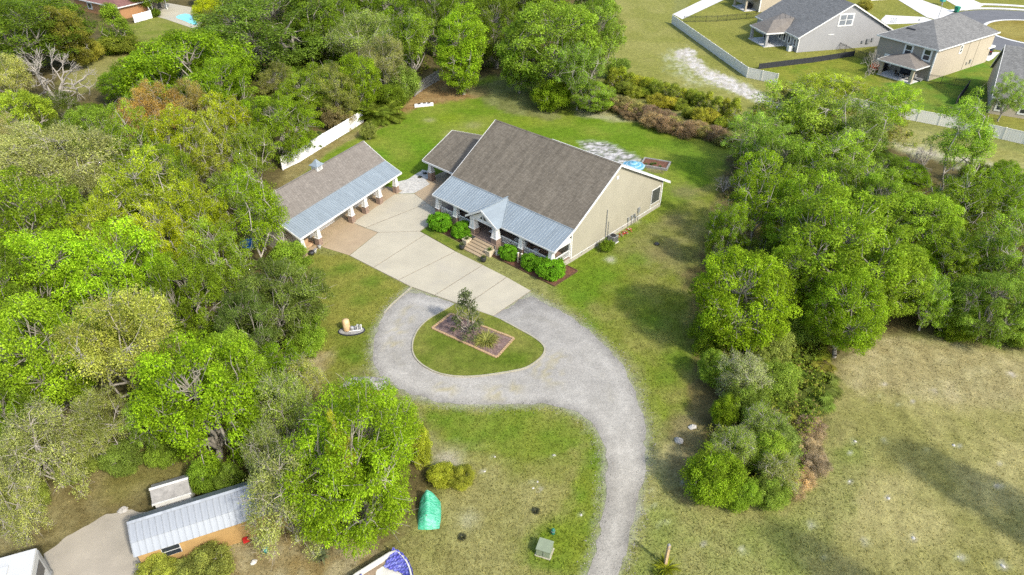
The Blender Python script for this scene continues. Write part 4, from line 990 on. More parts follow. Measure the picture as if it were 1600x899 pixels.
for x, w in ((-12.6, 4.3), (-5.3, 2.6), (-1.9, 1.9)):
    d = MB().box(x-w/2, x+w/2, 2.55, 2.597, .04, 2.35).build('garage_door', 'white_paint', gar)
    for i in range(4): MB().box(x-w/2+.06, x+w/2-.06, 2.53, 2.549, .09+i*.57, .60+i*.57).build('door_panel', 'white_paint', d)
MB().box(-GL+.35, -15.4, 2.5, 2.596, .05, 2.4).build('siding_panel', 'tan_siding', gar)
for x in (-15.1, -10.1, -7.6): 
    lp = MB().box(x-.1, x+.1, 2.36, 2.58, 1.95, 2.25).taper(x, 2.47, 2.25, 2.36, .13, .03).build('wall_lamp', 'black_metal', gar)
cu = MB().box(-9.25, -8.35, 5.15, 6.05, 5.45, 6.12).box(-9.4, -8.2, 5.0, 6.2, 6.122, 6.18).build('cupola', 'white_paint', gar)
MB().taper(-8.8, 5.6, 6.182, 6.42, .66, .34).taper(-8.8, 5.6, 6.422, 6.85, .34, .05).build('cupola_roof', 'blue_metal', cu)
for i in range(3): MB().box(-9.1, -8.5, 5.13, 5.147, 5.60+i*.16, 5.70+i*.16).build('louvre', 'grey_metal', cu)
structure(MB().box(-GL+.1, .15, .2, 2.599, -.05, .045).build('garage_floor', 'tan_concrete')).location = (0, 0, 0)
gf = bpy.data.objects['garage_floor']; gf.location = (GO[0], GO[1], 0); gf.rotation_euler = (0, 0, GTH)
structure(sheet('garage_apron', plan([(503,386.5),(546,399.6),(590.2,364.2),(570.3,357),(551,349)]), .041, 'tan_concrete', 1))

# ------------------------------------------------------------------ BARN, SMALL SHED, MOTORHOME (bottom left)
BR = math.radians(23.5); BO = (-24.4, 28.12)
barn = thing('barn', 'long ochre barn with a bright galvanised gambrel roof beside the sandy lot', 'barn', (*BO, 0), BR)
BL = 11.2
bp = [(.22, 0), (3.18, 0), (3.18, 2.05), (2.72, 2.72), (1.7, 3.42), (.72, 2.72), (.22, 2.05)]
MB().wally(bp, .15, BL-.15).build('wall', 'ochre_wall', barn)
def roof_panels(parent, x0, x1, n, ya, za, yb, zb, mat, name='roof_panel'):
    w = (x1-x0)/n; me = None
    for i in range(n):
        if me is None:
            b = MB(); b.slab([(0, ya, za), (w-.008, ya, za), (w-.008, yb, zb), (0, yb, zb)], .035)
            b.add([(-.02, ya-.003, za), (.03, ya-.003, za), (.03, yb, zb), (-.02, yb, zb), (-.01, ya-.003, za+.05), (.02, ya-.003, za+.05), (.02, yb, zb+.05), (-.01, yb, zb+.05)], [(4, 5, 6, 7), (0, 1, 5, 4), (1, 2, 6, 5), (3, 0, 4, 7)])
            o = b.build(name, mat, parent); me = o.data
        else: o = link(bpy.data.objects.new(name, me), parent)
        o.location = (x0+i*w, 0, random.uniform(-.006, .006))
roof_panels(barn, 0, BL, 28, 0, 2.1, .6, 2.82, 'galvanised'); roof_panels(barn, 0, BL, 28, .55, 2.86, 1.69, 3.58, 'galvanised')
MB().slab([(0, 1.71, 3.58), (BL, 1.71, 3.58), (BL, 2.8, 2.88), (0, 2.8, 2.88)], .04).slab([(0, 2.79, 2.85), (BL, 2.79, 2.85), (BL, 3.4, 2.1), (0, 3.4, 2.1)], .04).build('rear_roof', 'galvanised_shade', barn)
MB().slab([(-.02, 1.55, 3.555), (BL, 1.55, 3.555), (BL, 1.70, 3.66), (-.02, 1.70, 3.66)], .03).slab([(-.02, 1.70, 3.66), (BL, 1.70, 3.66), (BL, 1.85, 3.555), (-.02, 1.85, 3.555)], .03).build('ridge_cap', 'galvanised', barn)
bw = MB().box(1.53, 2.67, .17, .218, 1.02, 1.92).build('window', 'white_paint', barn)
for i in range(2): MB().box(1.56, 2.64, .155, .169, 1.05+i*.45, 1.44+i*.45).build('pane', 'glass', bw)
MB().box(.1, .148, 1.0, 2.4, 0, 2.1).build('door', 'white_paint', barn)
shed = thing('shed', 'small pale shed with grey weathered roof standing behind the galvanised barn', 'shed', (-24.94, 32.3, 0), BR)
MB().wally([(.1, 0), (1.85, 0), (1.85, 2.0), (.85, 2.6), (.1, 2.1)], .1, 2.4).build('wall', 'white_paint', shed)
MB().slab([(0, 0, 2.12), (2.5, 0, 2.12), (2.5, .86, 2.72), (0, .86, 2.72)], .05).build('roof_slope', 'grey_wood', shed)
MB().slab([(0, .87, 2.72), (2.5, .87, 2.72), (2.5, 1.95, 2.05), (0, 1.95, 2.05)], .05).build('roof_slope', 'grey_wood', shed)
MB().box(-.03, 2.53, .78, .94, 2.70, 2.76).box(-.03, 2.53, -.05, -.002, 2.0, 2.13).box(-.045, -.005, -.05, 1.9, 1.95, 2.06).build('trim', 'white_paint', shed)
RVR = math.radians(201)
rv = thing('motorhome', 'white boxy motorhome parked on the sandy lot at the edge of the picture', 'motorhome', (-30.35, 28.15, 0), RVR)
MB().box(0, 7.6, .02, 2.5, .55, 3.05).build('body', 'rv_white', rv)
MB().box(.03, 7.57, .05, 2.47, 3.052, 3.12).build('roof', 'rv_white', rv)
MB().box(1.4, 2.1, .9, 1.6, 3.122, 3.19).build('roof_vent', 'rv_white', rv); MB().box(3.4, 4.3, .8, 1.7, 3.122, 3.32).build('roof_vent', 'rv_white', rv)
MB().box(-.02, -.003, .45, 2.1, 1.5, 2.5).build('windscreen', 'glass', rv)
MB().box(-.06, -.003, .05, .35, .6, 2.9).build('corner_trim', 'grey_metal', rv)
MB().box(-.12, -.005, .1, 2.4, .42, .75).build('bumper', 'grey_metal', rv)
for x in (1.2, 5.6):
    for y in (.12, 2.4): MB().tube((x, y-.1, .38), (x, y+.1, .38), .38, n=14).build('wheel', 'tyre', rv)
MB().box(2.4, 3.4, 2.502, 2.515, 1.5, 2.2).build('window', 'glass', rv)

# ------------------------------------------------------------------ NEW HOUSES beyond the fence
def wface(parent, o, ux, z, w, h, nrm, n=2, nx=1, name='window', pm='glass'):
    """window on a wall: o=(x,y) local centre at sill, ux wall direction, nrm outward"""
    ux = Vector(ux).normalized(); nn = Vector(nrm).normalized(); c = Vector((o[0], o[1]))
    def bx(a0, a1, z0, z1, d0, d1):
        p = [c+ux*a0+nn*d0, c+ux*a1+nn*d0, c+ux*a1+nn*d1, c+ux*a0+nn*d1]
        return MB().prism([(q.x, q.y) for q in p], z0, z1)
    f = bx(-w/2-.22, w/2+.22, z-.22, z+h+.22, .004, .06).build(name, 'white_paint', parent)
    for i in range(n):
        for j in range(nx): bx(-w/2+j*w/nx+.09, -w/2+(j+1)*w/nx-.09, z+i*h/n+.06, z+(i+1)*h/n-.06, .055, .075).build('pane', pm, f)
    return f
# grey house: gable end with a pair of windows
GA = math.radians(13.5); AO = (56.1, 142.8)
ha = thing('house', 'grey gabled house with a white-framed double window and a small back porch', 'house', (*AO, 0), GA)
wA, rx, rz, ez_ = 20.6, 10.2, 8.7, 3.05
MB().wallx([(0, 0), (wA, 0), (wA, ez_), (rx, rz-.2), (0, ez_)], 0, 16).build('wall', 'grey_siding', ha)
MB().slab([(-.5, -.35, ez_-.1), (rx, -.35, rz), (rx, 16.3, rz), (-.5, 16.3, ez_-.1)], .16).slab([(rx+.003, -.35, rz), (wA+.5, -.35, ez_-.1), (wA+.5, 16.3, ez_-.1), (rx+.003, 16.3, rz)], .16).build('roof', 'shingle_grey', ha)
def rake_x(parent, pts, y, hgt=.24, name='fascia'):
    b = MB()
    for (xa, za), (xb, zb) in zip(pts[:-1], pts[1:]):
        b.add([(xa, y-.06, za-hgt), (xb, y-.06, zb-hgt), (xb, y, zb-hgt), (xa, y, za-hgt), (xa, y-.06, za+.03), (xb, y-.06, zb+.03), (xb, y, zb+.03), (xa, y, za+.03)], [(0, 3, 2, 1), (4, 5, 6, 7), (0, 1, 5, 4), (1, 2, 6, 5), (2, 3, 7, 6), (3, 0, 4, 7)])
    return b.build(name, 'white_paint', parent)
rake_x(ha, [(-.55, ez_-.13), (rx, rz), (wA+.55, ez_-.13)], -.353)
MB().box(-.56, -.503, -.35, 16.3, ez_-.3, ez_-.08).build('gutter', 'white_paint', ha)
MB().box(-.04, .12, -.04, -.003, 0, ez_).build('corner_board', 'white_paint', ha)
wface(ha, (9.4, 0), (1, 0), 4.7, 2.9, 2.0, (0, -1), 2, 2, pm='sky_reflection_glass')
MB().box(6.2, 7.5, -.05, -.004, 2.95, 3.12).build('vent', 'white_paint', ha)
for y in (1.2, 3.2, 5.0, 6.6): wface(ha, (0, y), (0, 1), 1.0, .7, 1.3, (-1, 0), 1)
MB().box(15.3, 15.9, -.25, -.004, .8, 1.7).box(16.4, 16.8, -.2, -.004, 1.1, 1.8).box(14.2, 14.6, -.2, -.004, .9, 1.4).build('meter_box', 'grey_metal', ha)
# its porch: hipped roof on two posts, white slab
MB().slab([(-4.6, 4.4, 2.75), (-.2, 4.4, 2.85), (2.4, 6.6, 4.9), (-1.8, 7.2, 4.55)], .14).slab([(-4.6, 4.4, 2.75), (-1.8, 7.2, 4.55), (-4.6, 11.0, 2.75)], .14).slab([(-1.8, 7.2, 4.55), (2.4, 6.6, 4.9), (2.4, 11.0, 4.7), (-4.6, 11.0, 2.75)], .14).build('porch_roof', 'shingle_taupe', ha)
MB().box(-4.65, -.2, 4.33, 4.39, 2.55, 2.8).box(-4.67, -4.61, 4.395, 11.0, 2.55, 2.8).build('fascia', 'white_paint', ha)
MB().box(-4.5, -.03, 4.6, 11.0, -.05, .12).build('porch_slab', 'pale_concrete', ha)
for y in (4.9, 10.6): MB().box(-4.3, -3.8, y-.25, y+.25, .12, 2.6).build('porch_post', 'grey_siding', ha)
MB().box(-1.0, 0-.004, 11.0, 11.2, 0, 2.8).build('porch_wall', 'grey_siding', ha)
# tan two-storey house with hip roofs
BA_ = math.radians(34); B0 = (73.9, 125.9)
hb = thing('house', 'tan two-storey house with hip roof and covered back patio beside the grey house', 'house', (*B0, 0), BA_)
lx, ly = 19.6, 10.9
MB().box(0, lx, 0, ly, 0, 5.55).build('wall', 'tan_siding', hb)
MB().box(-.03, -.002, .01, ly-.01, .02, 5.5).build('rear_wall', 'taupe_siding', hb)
def hip(parent, x0, x1, y0, y1, z, zr, r0, r1, ym=None, mat='shingle_grey', o=.45, fasc=True, axis='x'):
    X0_, X1_, Y0_, Y1_ = x0-o, x1+o, y0-o, y1+o; ym = (y0+y1)/2 if ym is None else ym
    b = MB()
    if axis == 'x':
        A_, B_ = (r0, ym, zr), (r1, ym, zr)
        b.slab([(X0_, Y0_, z), (X1_, Y0_, z), B_, A_], .15); b.slab([(X1_, Y1_, z), (X0_, Y1_, z), A_, B_], .15)
        b.slab([(X0_, Y1_, z), (X0_, Y0_, z), A_], .15); b.slab([(X1_, Y0_, z), (X1_, Y1_, z), B_], .15)
    r = b.build('roof', mat, parent)
    if fasc:
        w = .06; MB().box(X0_-w, X1_+w, Y0_-w, Y0_-.002, z-.2, z+.02).box(X0_-w, X1_+w, Y1_+.002, Y1_+w, z-.2, z+.02).box(X0_-w, X0_-.002, Y0_, Y1_, z-.2, z+.02).box(X1_+.002, X1_+w, Y0_, Y1_, z-.2, z+.02).build('fascia', 'white_paint', r)
    return r
rb = hip(hb, 0, lx, 0, ly, 5.62, 8.6, 6.2, 14.6)
for px, py in ((2.8, 6.0), (4.6, 7.2)): pass
MB().slab([(2.6, 6.3, 7.05), (2.9, 6.3, 7.2), (2.9, 8.0, 7.2), (2.6, 8.0, 7.05)], .06).build('roof_vent', 'black_metal', rb)
MB().slab([(7.5, 3.3, 7.42), (8.6, 3.3, 7.42), (8.6, 3.65, 7.6), (7.5, 3.65, 7.6)], .06).build('roof_vent', 'black_metal', rb)
MB().tube((5.4, 7.6, 8.0), (5.4, 7.6, 8.35), .1).build('flue', 'grey_metal', rb)
MB().box(-.09, .1, -.09, .1, 0, 5.5).build('corner_board', 'white_paint', hb)
for y in (1.5, 5.0): wface(hb, (-.03, y), (0, 1), 3.4, 1.25, 1.75, (-1, 0), 2)
wface(hb, (-.03, 8.2), (0, 1), .9, 1.3, 1.6, (-1, 0), 2)
wface(hb, (8.3, 0), (1, 0), 3.7, .6, 1.2, (0, -1), 2)
MB().box(11.0, 11.08, -.05, -.003, 0, 5.4).box(14.3, 14.38, -.05, -.003, 0, 5.4).build('downspout', 'tan_siding', hb)
MB().box(13.0, 13.4, -.18, -.003, .9, 1.6).box(12.0, 12.2, -.14, -.003, .8, 1.3).build('meter_box', 'grey_metal', hb)
MB().box(18.6, 21.2, -.1, 3.4, 2.55, 2.85).build('entry_roof', 'white_paint', hb)
# its patio
MB().box(-4.0, -.04, .8, 7.4, -.05, .1).build('patio_slab', 'pale_concrete', hb)
pr = MB(); A_ = (-1.2, 4.1, 4.05); pr.slab([(-4.4, 7.8, 2.75), (-4.4, .4, 2.75), A_], .13).slab([(-4.4, .4, 2.75), (-.05, .4, 2.75), (-.05, 4.1, 4.05), A_], .13).slab([(-.05, 7.8, 2.75), (-4.4, 7.8, 2.75), A_, (-.05, 4.1, 4.05)], .13)
pro = pr.build('porch_roof', 'shingle_taupe', hb)
MB().box(-4.46, -4.403, .34, 7.86, 2.55, 2.78).box(-4.4, -.05, .34, .397, 2.55, 2.78).box(-4.4, -.05, 7.803, 7.86, 2.55, 2.78).build('fascia', 'white_paint', pro)
for y in (1.1, 7.0): MB().box(-3.95, -3.5, y-.25, y+.25, .1, 2.6).build('porch_post', 'tan_siding', hb)
MB().box(-.08, -.034, 2.6, 5.4, .1, 2.3).build('sliding_door', 'glass', hb)
# dark-roofed house at the right edge
CA_ = math.radians(-28); C0 = (75.9, 110.4)
hc = thing('house', 'pale house with a big dark grey gable roof at the right edge', 'house', (*C0, 0), CA_)
MB().wally([(.4, 0), (16.8, 0), (16.8, 2.8), (8.4, 8.5), (.4, 2.9)], .35, 22).build('wall', 'tan_siding', hc)
MB().slab([(0, 0, 2.8), (22.4, 0, 2.8), (22.4, 8.4, 8.75), (0, 8.4, 8.75)], .16).slab([(0, 8.403, 8.75), (22.4, 8.403, 8.75), (22.4, 17.2, 2.7), (0, 17.2, 2.7)], .16).build('roof', 'shingle_grey', hc)
MB().box(0, 22.4, -.07, -.003, 2.58, 2.83).build('fascia', 'white_paint', hc)
rake('fascia', [(0, 2.8), (8.4, 8.75), (17.2, 2.7)], -.063, .06, .2, hc)
for x in (1.6, 4.8): wface(hc, (x, .4), (1, 0), .8, 1.0, 1.4, (0, -1), 2)
MB().slab([(4.6, 6.6, 7.53), (7.2, 6.6, 7.53), (7.2, 6.9, 7.72), (4.6, 6.9, 7.72)], .06).build('roof_vent', 'black_metal', hc)
# tan house cut by the top edge, with porch and dark furniture
D0 = at(1189, 20); hd = thing('house', 'tan house mostly cut off by the top edge behind the grey house', 'house', (D0[0]-.3, D0[1]+.5, 0), math.radians(14))
MB().box(0, 15, 0, 14, 0, 3.6).build('wall', 'tan_siding', hd)
hip(hd, 0, 15, 0, 14, 3.65, 7.2, 6, 9)
MB().box(-3.2, -.01, 1.2, 7, -.05, .12).build('porch_slab', 'pale_concrete', hd)
MB().box(-3.3, -.02, .9, 7.4, 2.6, 2.9).build('porch_roof', 'shingle_grey', hd)
for y in (1.5, 6.6): MB().box(-3.0, -2.6, y-.2, y+.2, .12, 2.6).build('porch_post', 'tan_siding', hd)
wface(hd, (0, 9), (0, 1), 1, 1.4, 1.5, (-1, 0), 2)
MB().box(-.2, .1, -.05, -.003, 0, 3.5).build('corner_board', 'white_paint', hd)
E0 = at(1345, 6); he = thing('house', 'cream house front with pillars just entering the picture behind the grey roof', 'house', (E0[0]+2, E0[1]+5, 0), math.radians(14))
MB().box(0, 9, 0, 10, 0, 3.2).build('wall', 'tan_siding', he)
hip(he, 0, 9, 0, 10, 3.25, 6.2, 4, 5)
MB().box(1.2, 5.8, -2.4, -.01, -.05, .12).build('porch_slab', 'pale_concrete', he)
for x in (1.4, 5.4): MB().box(x-.25, x+.25, -2.3, -1.8, .12, 2.7).build('porch_post', 'white_paint', he)
MB().box(1.0, 6.0, -2.5, -.02, 2.7, 2.95).build('porch_roof', 'white_paint', he)
# terracotta house at the top left
TA_ = math.radians(58); T0 = (-87.6, 166.6)
ht = thing('house', 'orange stucco house with a reddish brown roof near the swimming pool', 'house', (*T0, 0), TA_)
MB().box(.5, 7.6, .5, 18, 0, 2.75).build('wall', 'terracotta_wall', ht)
hip(ht, .5, 7.6, .5, 18, 2.8, 5.4, 4.0, 4.1, ym=9.2, mat='shingle_red', o=.6)
for x in (2.2, 4.6): pass
MB().box(8.6, 12.4, 1.5, 12, 0, 2.4).build('lanai_wall', 'tan_siding', ht)
for x in (8.9, 10.4): MB().box(x, x+1.1, 1.46, 1.497, .2, 2.1).build('lanai_screen', 'screen', ht)
MB().box(8.0, 12.8, 1.0, 12.5, 2.43, 2.62).build('lanai_roof', 'white_paint', ht)
for x in (7.9, 11.6): MB().box(x, x+.15, -.3, -.15, 0, 2.5).build('lanai_post', 'white_paint', ht)
wface(ht, (.5, 5.5), (0, 1), 1.0, 1.4, 1.2, (-1, 0), 1); wface(ht, (.5, 12), (0, 1), 1.0, 1.4, 1.2, (-1, 0), 1)

# ------------------------------------------------------------------ FENCES
def fence(name, label, pts, h, step, mat, post_mat=None, gap=.05, board=None, dips=0, cat='fence', pw=.07):
    """panels and posts are parts; pts are plan points, each panel hangs in line between two posts"""
    o = pts[0]; t = thing(name, label, cat, (o[0], o[1], 0))
    for a, b in zip(pts[:-1], pts[1:]):
        Lg = math.hypot(b[0]-a[0], b[1]-a[1]); n = max(1, round(Lg/step)); ux = Vector((b[0]-a[0], b[1]-a[1]))/Lg; an = math.atan2(ux.y, ux.x); w = Lg/n
        m = MB(); m.box(pw+.01, w-pw-.01, -.02, .02, gap, h-.12).box(pw+.01, w-pw-.01, -.035, .035, h-.118, h-.02).box(pw+.01, w-pw-.01, -.03, .03, gap-.03, gap-.002)
        k = max(2, int(w/.3))
        for j in range(1, k): m.box(w*j/k-.008, w*j/k+.008, -.027, .027, gap+.002, h-.122)
        me = None; pm = None
        for i in range(n):
            loc = (a[0]-o[0]+ux.x*w*i, a[1]-o[1]+ux.y*w*i, 0)
            if me is None:
                q = m.build('panel', mat, t); me = q.data
                r = MB().box(-pw, pw, -pw, pw, -.1, h).taper(0, 0, h+.002, h+.07, pw*1.25, .02).build('post', post_mat or mat, t); pm = r.data
            else: q = link(bpy.data.objects.new('panel', me), t); r = link(bpy.data.objects.new('post', pm), t)
            dz = random.uniform(-dips, dips)
            for k_ in (q, r): k_.location = (loc[0], loc[1], dz); k_.rotation_euler = (0, 0, an)
    r = link(bpy.data.objects.new('post', pm), t); r.location = (pts[-1][0]-o[0], pts[-1][1]-o[1], 0); r.rotation_euler = (0, 0, an)
    return t
fence('vinyl_fence', 'bright white vinyl fence running behind the garage under overhanging trees', plan([(442,266),(468,253.5),(507,229),(545,206),(568,191)]), 1.95, 2.5, 'white_vinyl')
fence('vinyl_fence', 'beige vinyl privacy fence slanting past the white sand track to its corner', plan([(1049.5,37),(1166.5,121.5),(1213,131.5)]), 1.85, 2.85, 'beige_vinyl')
fence('vinyl_fence', 'beige vinyl fence partly hidden behind trees on the right below the new houses', plan([(1283,160),(1350,175),(1432,190),(1500,203),(1600,226),(1700,250)]), 1.85, 2.85, 'beige_vinyl')
fence('board_fence', 'weathered grey timber fence end half hidden under trees beyond the lawn', plan([(648,151),(668,136),(686,126)]), 1.8, 1.2, 'grey_wood', dips=.05)
fence('silt_fence', 'low black fabric fence between the grey house lawn and the thicket', plan([(1185,108.5),(1225,103.5),(1270,98),(1334,88)]), 1.05, 2.2, 'black_fabric', 'black_metal', pw=.03)
fence('white_wall', 'long white vinyl screen standing in front of the orange stucco house', plan([(211,36),(238,28.5),(233,21)]), 1.7, 2.0, 'white_vinyl', cat='screen')
fence('chainlink_gate', 'dark screened fence panel beside the patio of the tan house', plan([(1512,138),(1492,165)]), 1.4, 1.5, 'black_fabric', 'black_metal', pw=.03, cat='fence')
def rail_fence(label, pts, h, step=2.4):
    o = pts[0]; t = thing('metal_fence', label, 'fence', (o[0], o[1], 0))
    for a, b in zip(pts[:-1], pts[1:]):
        Lg = math.hypot(b[0]-a[0], b[1]-a[1]); n = max(1, round(Lg/step)); ux = Vector((b[0]-a[0], b[1]-a[1]))/Lg; an = math.atan2(ux.y, ux.x); w = Lg/n
        m = MB(); m.box(.03, w-.03, -.015, .015, h-.12, h-.08).box(.03, w-.03, -.015, .015, h-.3, h-.26).box(.03, w-.03, -.015, .015, .12, .16)
        for j in range(1, int(w/.14)): m.box(j*.14-.009, j*.14+.009, -.009, .009, .05, h)
        me = None; pm = None
        for i in range(n):
            if me is None: q = m.build('panel', 'black_metal', t); me = q.data; r = MB().box(-.035, .035, -.035, .035, -.1, h+.08).build('post', 'black_metal', t); pm = r.data
            else: q = link(bpy.data.objects.new('panel', me), t); r = link(bpy.data.objects.new('post', pm), t)
            for k_ in (q, r): k_.location = (a[0]-o[0]+ux.x*w*i, a[1]-o[1]+ux.y*w*i, 0); k_.rotation_euler = (0, 0, an)
    return t
rail_fence('thin black metal rail fence across the lawn left of the grey house', plan([(1068,35),(1120,34),(1195,27.5)]), 1.3)
rail_fence('black metal rail fence between the grey house and the tan two-storey house', plan([(1308,76),(1332,88),(1372,100)]), 1.4)
rail_fence('black metal rail fence running from the tan house towards the right-hand house', plan([(1449,128),(1490,134),(1514,138)]), 1.4)

# ------------------------------------------------------------------ YARD OBJECTS
# planting bed in the island: brick edging laid brick by brick, brown stone mulch
bp_ = plan([(675,514),(704,491.5),(803,530),(776,560)]); bo = bp_[0]
bed = thing('planting_bed', 'rectangular brick-edged planting bed in the lawn island', 'planting bed', (bo[0], bo[1], .06))
rel = [(p[0]-bo[0], p[1]-bo[1]) for p in bp_]
MB().prism(inset(rel, .15), .0, .045).build('mulch', 'brown_mulch', bed)
bm_ = MB().box(0, .24, -.10, .10, -.02, .10).build('brick', 'bed_brick', bed); first = True; cnt = 0
for i in range(4):
    a, b = Vector(rel[i]), Vector(rel[(i+1) % 4]); d = b-a; n = int(d.length/.27); an = math.atan2(d.y, d.x)
    for k in range(n):
        p = a+d*(k/n); q = bm_ if first else link(bpy.data.objects.new('brick', bm_.data), bed); first = False
        q.location = (p.x, p.y, random.uniform(-.012, .012)); q.rotation_euler = (0, 0, an+random.uniform(-.06, .06))
# mulch beds by the porch with dark edging
def mulch_bed(label, corners, gapless=True):
    o = hw(*corners[0]); t = thing('mulch_bed', label, 'mulch bed', (o[0], o[1], 0), -TH); c0 = corners[0]
    rl = [(c[0]-c0[0], c[1]-c0[1]) for c in corners]
    MB().prism(rl, -.05, .07).build('mulch', 'mulch', t)
    for i in range(len(rl)):
        a, b = Vector(rl[i]), Vector(rl[(i+1) % len(rl)]); d = (b-a); n_ = Vector((-d.y, d.x)).normalized()*.05; k = max(1, int(d.length/.8))
        if (corners[i][1] > -3.2 and corners[(i+1) % len(rl)][1] > -3.2 and corners[i][0] < .1): continue
        for j in range(k):
            p, q = a+d*(j/k), a+d*((j+.97)/k); MB().prism([tuple(p-n_), tuple(q-n_), tuple(q+n_), tuple(p+n_)], -.05, .13+random.uniform(-.01, .02)).build('edging', 'dark_wood', t)
    return t
mulch_bed('narrow mulch bed left of the front steps below the porch', [(-17.6, -5.2), (-11.0, -5.2), (-11.0, -3.06), (-17.6, -3.06)])
mulch_bed('mulch bed right of the front steps wrapping round the porch corner', [(-7.2, -4.9), (1.7, -4.7), (1.7, -.8), (.1, -.8), (.1, -3.06), (-7.2, -3.06)])
def obj_at(name, label, cat, xyz, rz=0, group=None): return thing(name, label, cat, xyz, rz, group)
# cheek blocks with plants, pots, lantern, white post stubs
for (lx_, ly_), lab in (((-11.15, -4.95), 'cream block planter with a plant on the left of the front steps'), ((-7.55, -4.9), 'cream block planter with a plant on the right of the front steps')):
    t = obj_at('block_planter', lab, 'planter', hw(lx_, ly_), -TH)
    MB().box(-.35, .35, -.4, .4, 0, .62).build('block', 'cream_block', t); MB().box(-.39, .39, -.44, .44, .622, .70).build('cap', 'cream_block', t)
    c = put('plant', MESH['strap'], t); c.location = (0, 0, .68); c.scale = (.55, .55, .6); c.color = (.10, .15, .04, 1)
for p, lab in (((722, 390), 'dark round pot with a thin plant at the left foot of the steps'), ((755.5, 409.5), 'dark round pot with a small plant at the right foot of the steps')):
    q = at(*p); t = obj_at('plant_pot', lab, 'pot', (q[0], q[1], .05))
    MB().lathe([(.2, 0), (.3, .2), (.34, .42), (.3, .52), (.33, .56)], 14).build('pot', 'dark_plastic', t, True)
    MB().lathe([(.3, .5), (.02, .55)], 12).build('soil', 'mulch', t)
    c = put('plant', MESH['strap'], t); c.location = (0, 0, .52); c.scale = (.45, .45, .6); c.color = (.11, .13, .05, 1)
t = obj_at('lantern', 'small square pale lantern at the edge of the mulch bed beside the steps', 'lantern', hw(-6.9, -4.35), -TH)
MB().box(-.2, .2, -.2, .2, .07, .14).taper(0, 0, .56, .74, .24, .05).build('frame', 'cream_block', t); MB().box(-.14, .14, -.14, .14, .142, .557).build('pane', 'white_paint', t)
for x in (-.17, .13): MB().box(x, x+.04, -.18, -.14, .142, .558).build('bar', 'dark_wood', t)
for (px, py), lab in (((809.5, 411), 'white square post stub between the hedges, the left one'), ((815, 412.5), 'white square post stub between the hedges, the right one')):
    q = at(px, py); t = obj_at('garden_post', lab, 'post', (q[0], q[1], .05), -TH); MB().box(-.075, .075, -.075, .075, 0, 1.25).build('shaft', 'cream_block', t); MB().taper(0, 0, 1.252, 1.30, .09, .05).build('cap', 'white_paint', t)
# porch furniture
def chair(label, loc, rz, mat, seat='white_paint', group=None):
    t = obj_at('porch_chair', label, 'chair', loc, rz, group)
    for x in (-.25, .25):
        for y in (-.25, .25): MB().box(x-.03, x+.03, y-.03, y+.03, 0, .40).build('leg', mat, t)
    MB().box(-.32, .32, -.32, .32, .402, .50).build('seat', seat, t)
    MB().wally([(.26, .502), (.33, .502), (.44, 1.05), (.37, 1.05)], -.3, .3).build('backrest', mat, t)
    for x in (-.34, .28): MB().box(x, x+.06, -.3, .3, .62, .67).build('armrest', mat, t)
    return t
chair('dark porch chair with white cushion just inside the entry gable', hw(-9.6, -2.3, PZ), -TH+.3, 'dark_wood')
chair('dark porch chair with white cushion at the right end of the porch', hw(-3.2, -2.0, PZ), -TH+.2, 'dark_wood')
chair('second dark porch chair deep at the right end of the porch', hw(-1.5, -1.5, PZ), -TH-.5, 'dark_wood', 'tan_cloth')
chair('dark porch chair at the left end of the porch', hw(-15.9, -1.6, PZ), -TH, 'dark_wood', 'dark_plastic')
t = obj_at('porch_bench', 'long white bench table on the porch right of the entry', 'bench', hw(-5.6, -1.9, PZ), -TH)
MB().box(-.8, .8, -.25, .25, .55, .62).build('top', 'white_paint', t)
for x in (-.7, .7): MB().box(x-.05, x+.05, -.2, .2, 0, .548).build('leg', 'white_paint', t)
# air conditioner, bricks by the wall, hose lid
t = obj_at('air_conditioner', 'grey air conditioning unit against the sunny end wall of the beige house', 'air conditioner', hw(.85, 6.75), -TH)
MB().box(-.5, .5, -.5, .5, -.02, .08).build('pad', 'pale_concrete', t); MB().box(-.42, .42, -.42, .42, .082, .88).build('cabinet', 'grey_metal', t)
MB().lathe([(.36, .882), (.36, .92), (.30, .93), (.05, .93)], 18).build('fan_guard', 'black_metal', t)
for i in range(5): MB().box(.422, .432, -.38, .38, .16+i*.14, .24+i*.14).build('louvre', 'dark_plastic', t)
q0 = hw(.75, 8.9); t = obj_at('brick_pile', 'loose red bricks heaped along the foot of the end wall', 'bricks', (q0[0], q0[1], 0), -TH)
for i in range(34):
    y = random.uniform(-.9, 1.7); x = random.uniform(-.35, .35); z = .02+.06*random.randint(0, 2)*(abs(x) < .25)
    b = MB().box(-.11, .11, -.055, .055, 0, .07).build('brick', random.choice(['terracotta_pot', 'red_plastic', 'brick', 'cream_block']), t); b.location = (x, y, z); b.rotation_euler = (random.uniform(-.2, .2), random.uniform(-.2, .2), random.uniform(0, 3))
q = at(1026, 382); t = obj_at('irrigation_lid', 'small black round lid lying in the lawn right of the house', 'lid', (q[0], q[1], 0)); MB().lathe([(.3, 0), (.3, .12), (.22, .17), (.05, .18)], 14).build('cover', 'dark_plastic', t, True); MB().box(-.06, .06, -.02, .02, .181, .21).build('handle', 'dark_plastic', t)
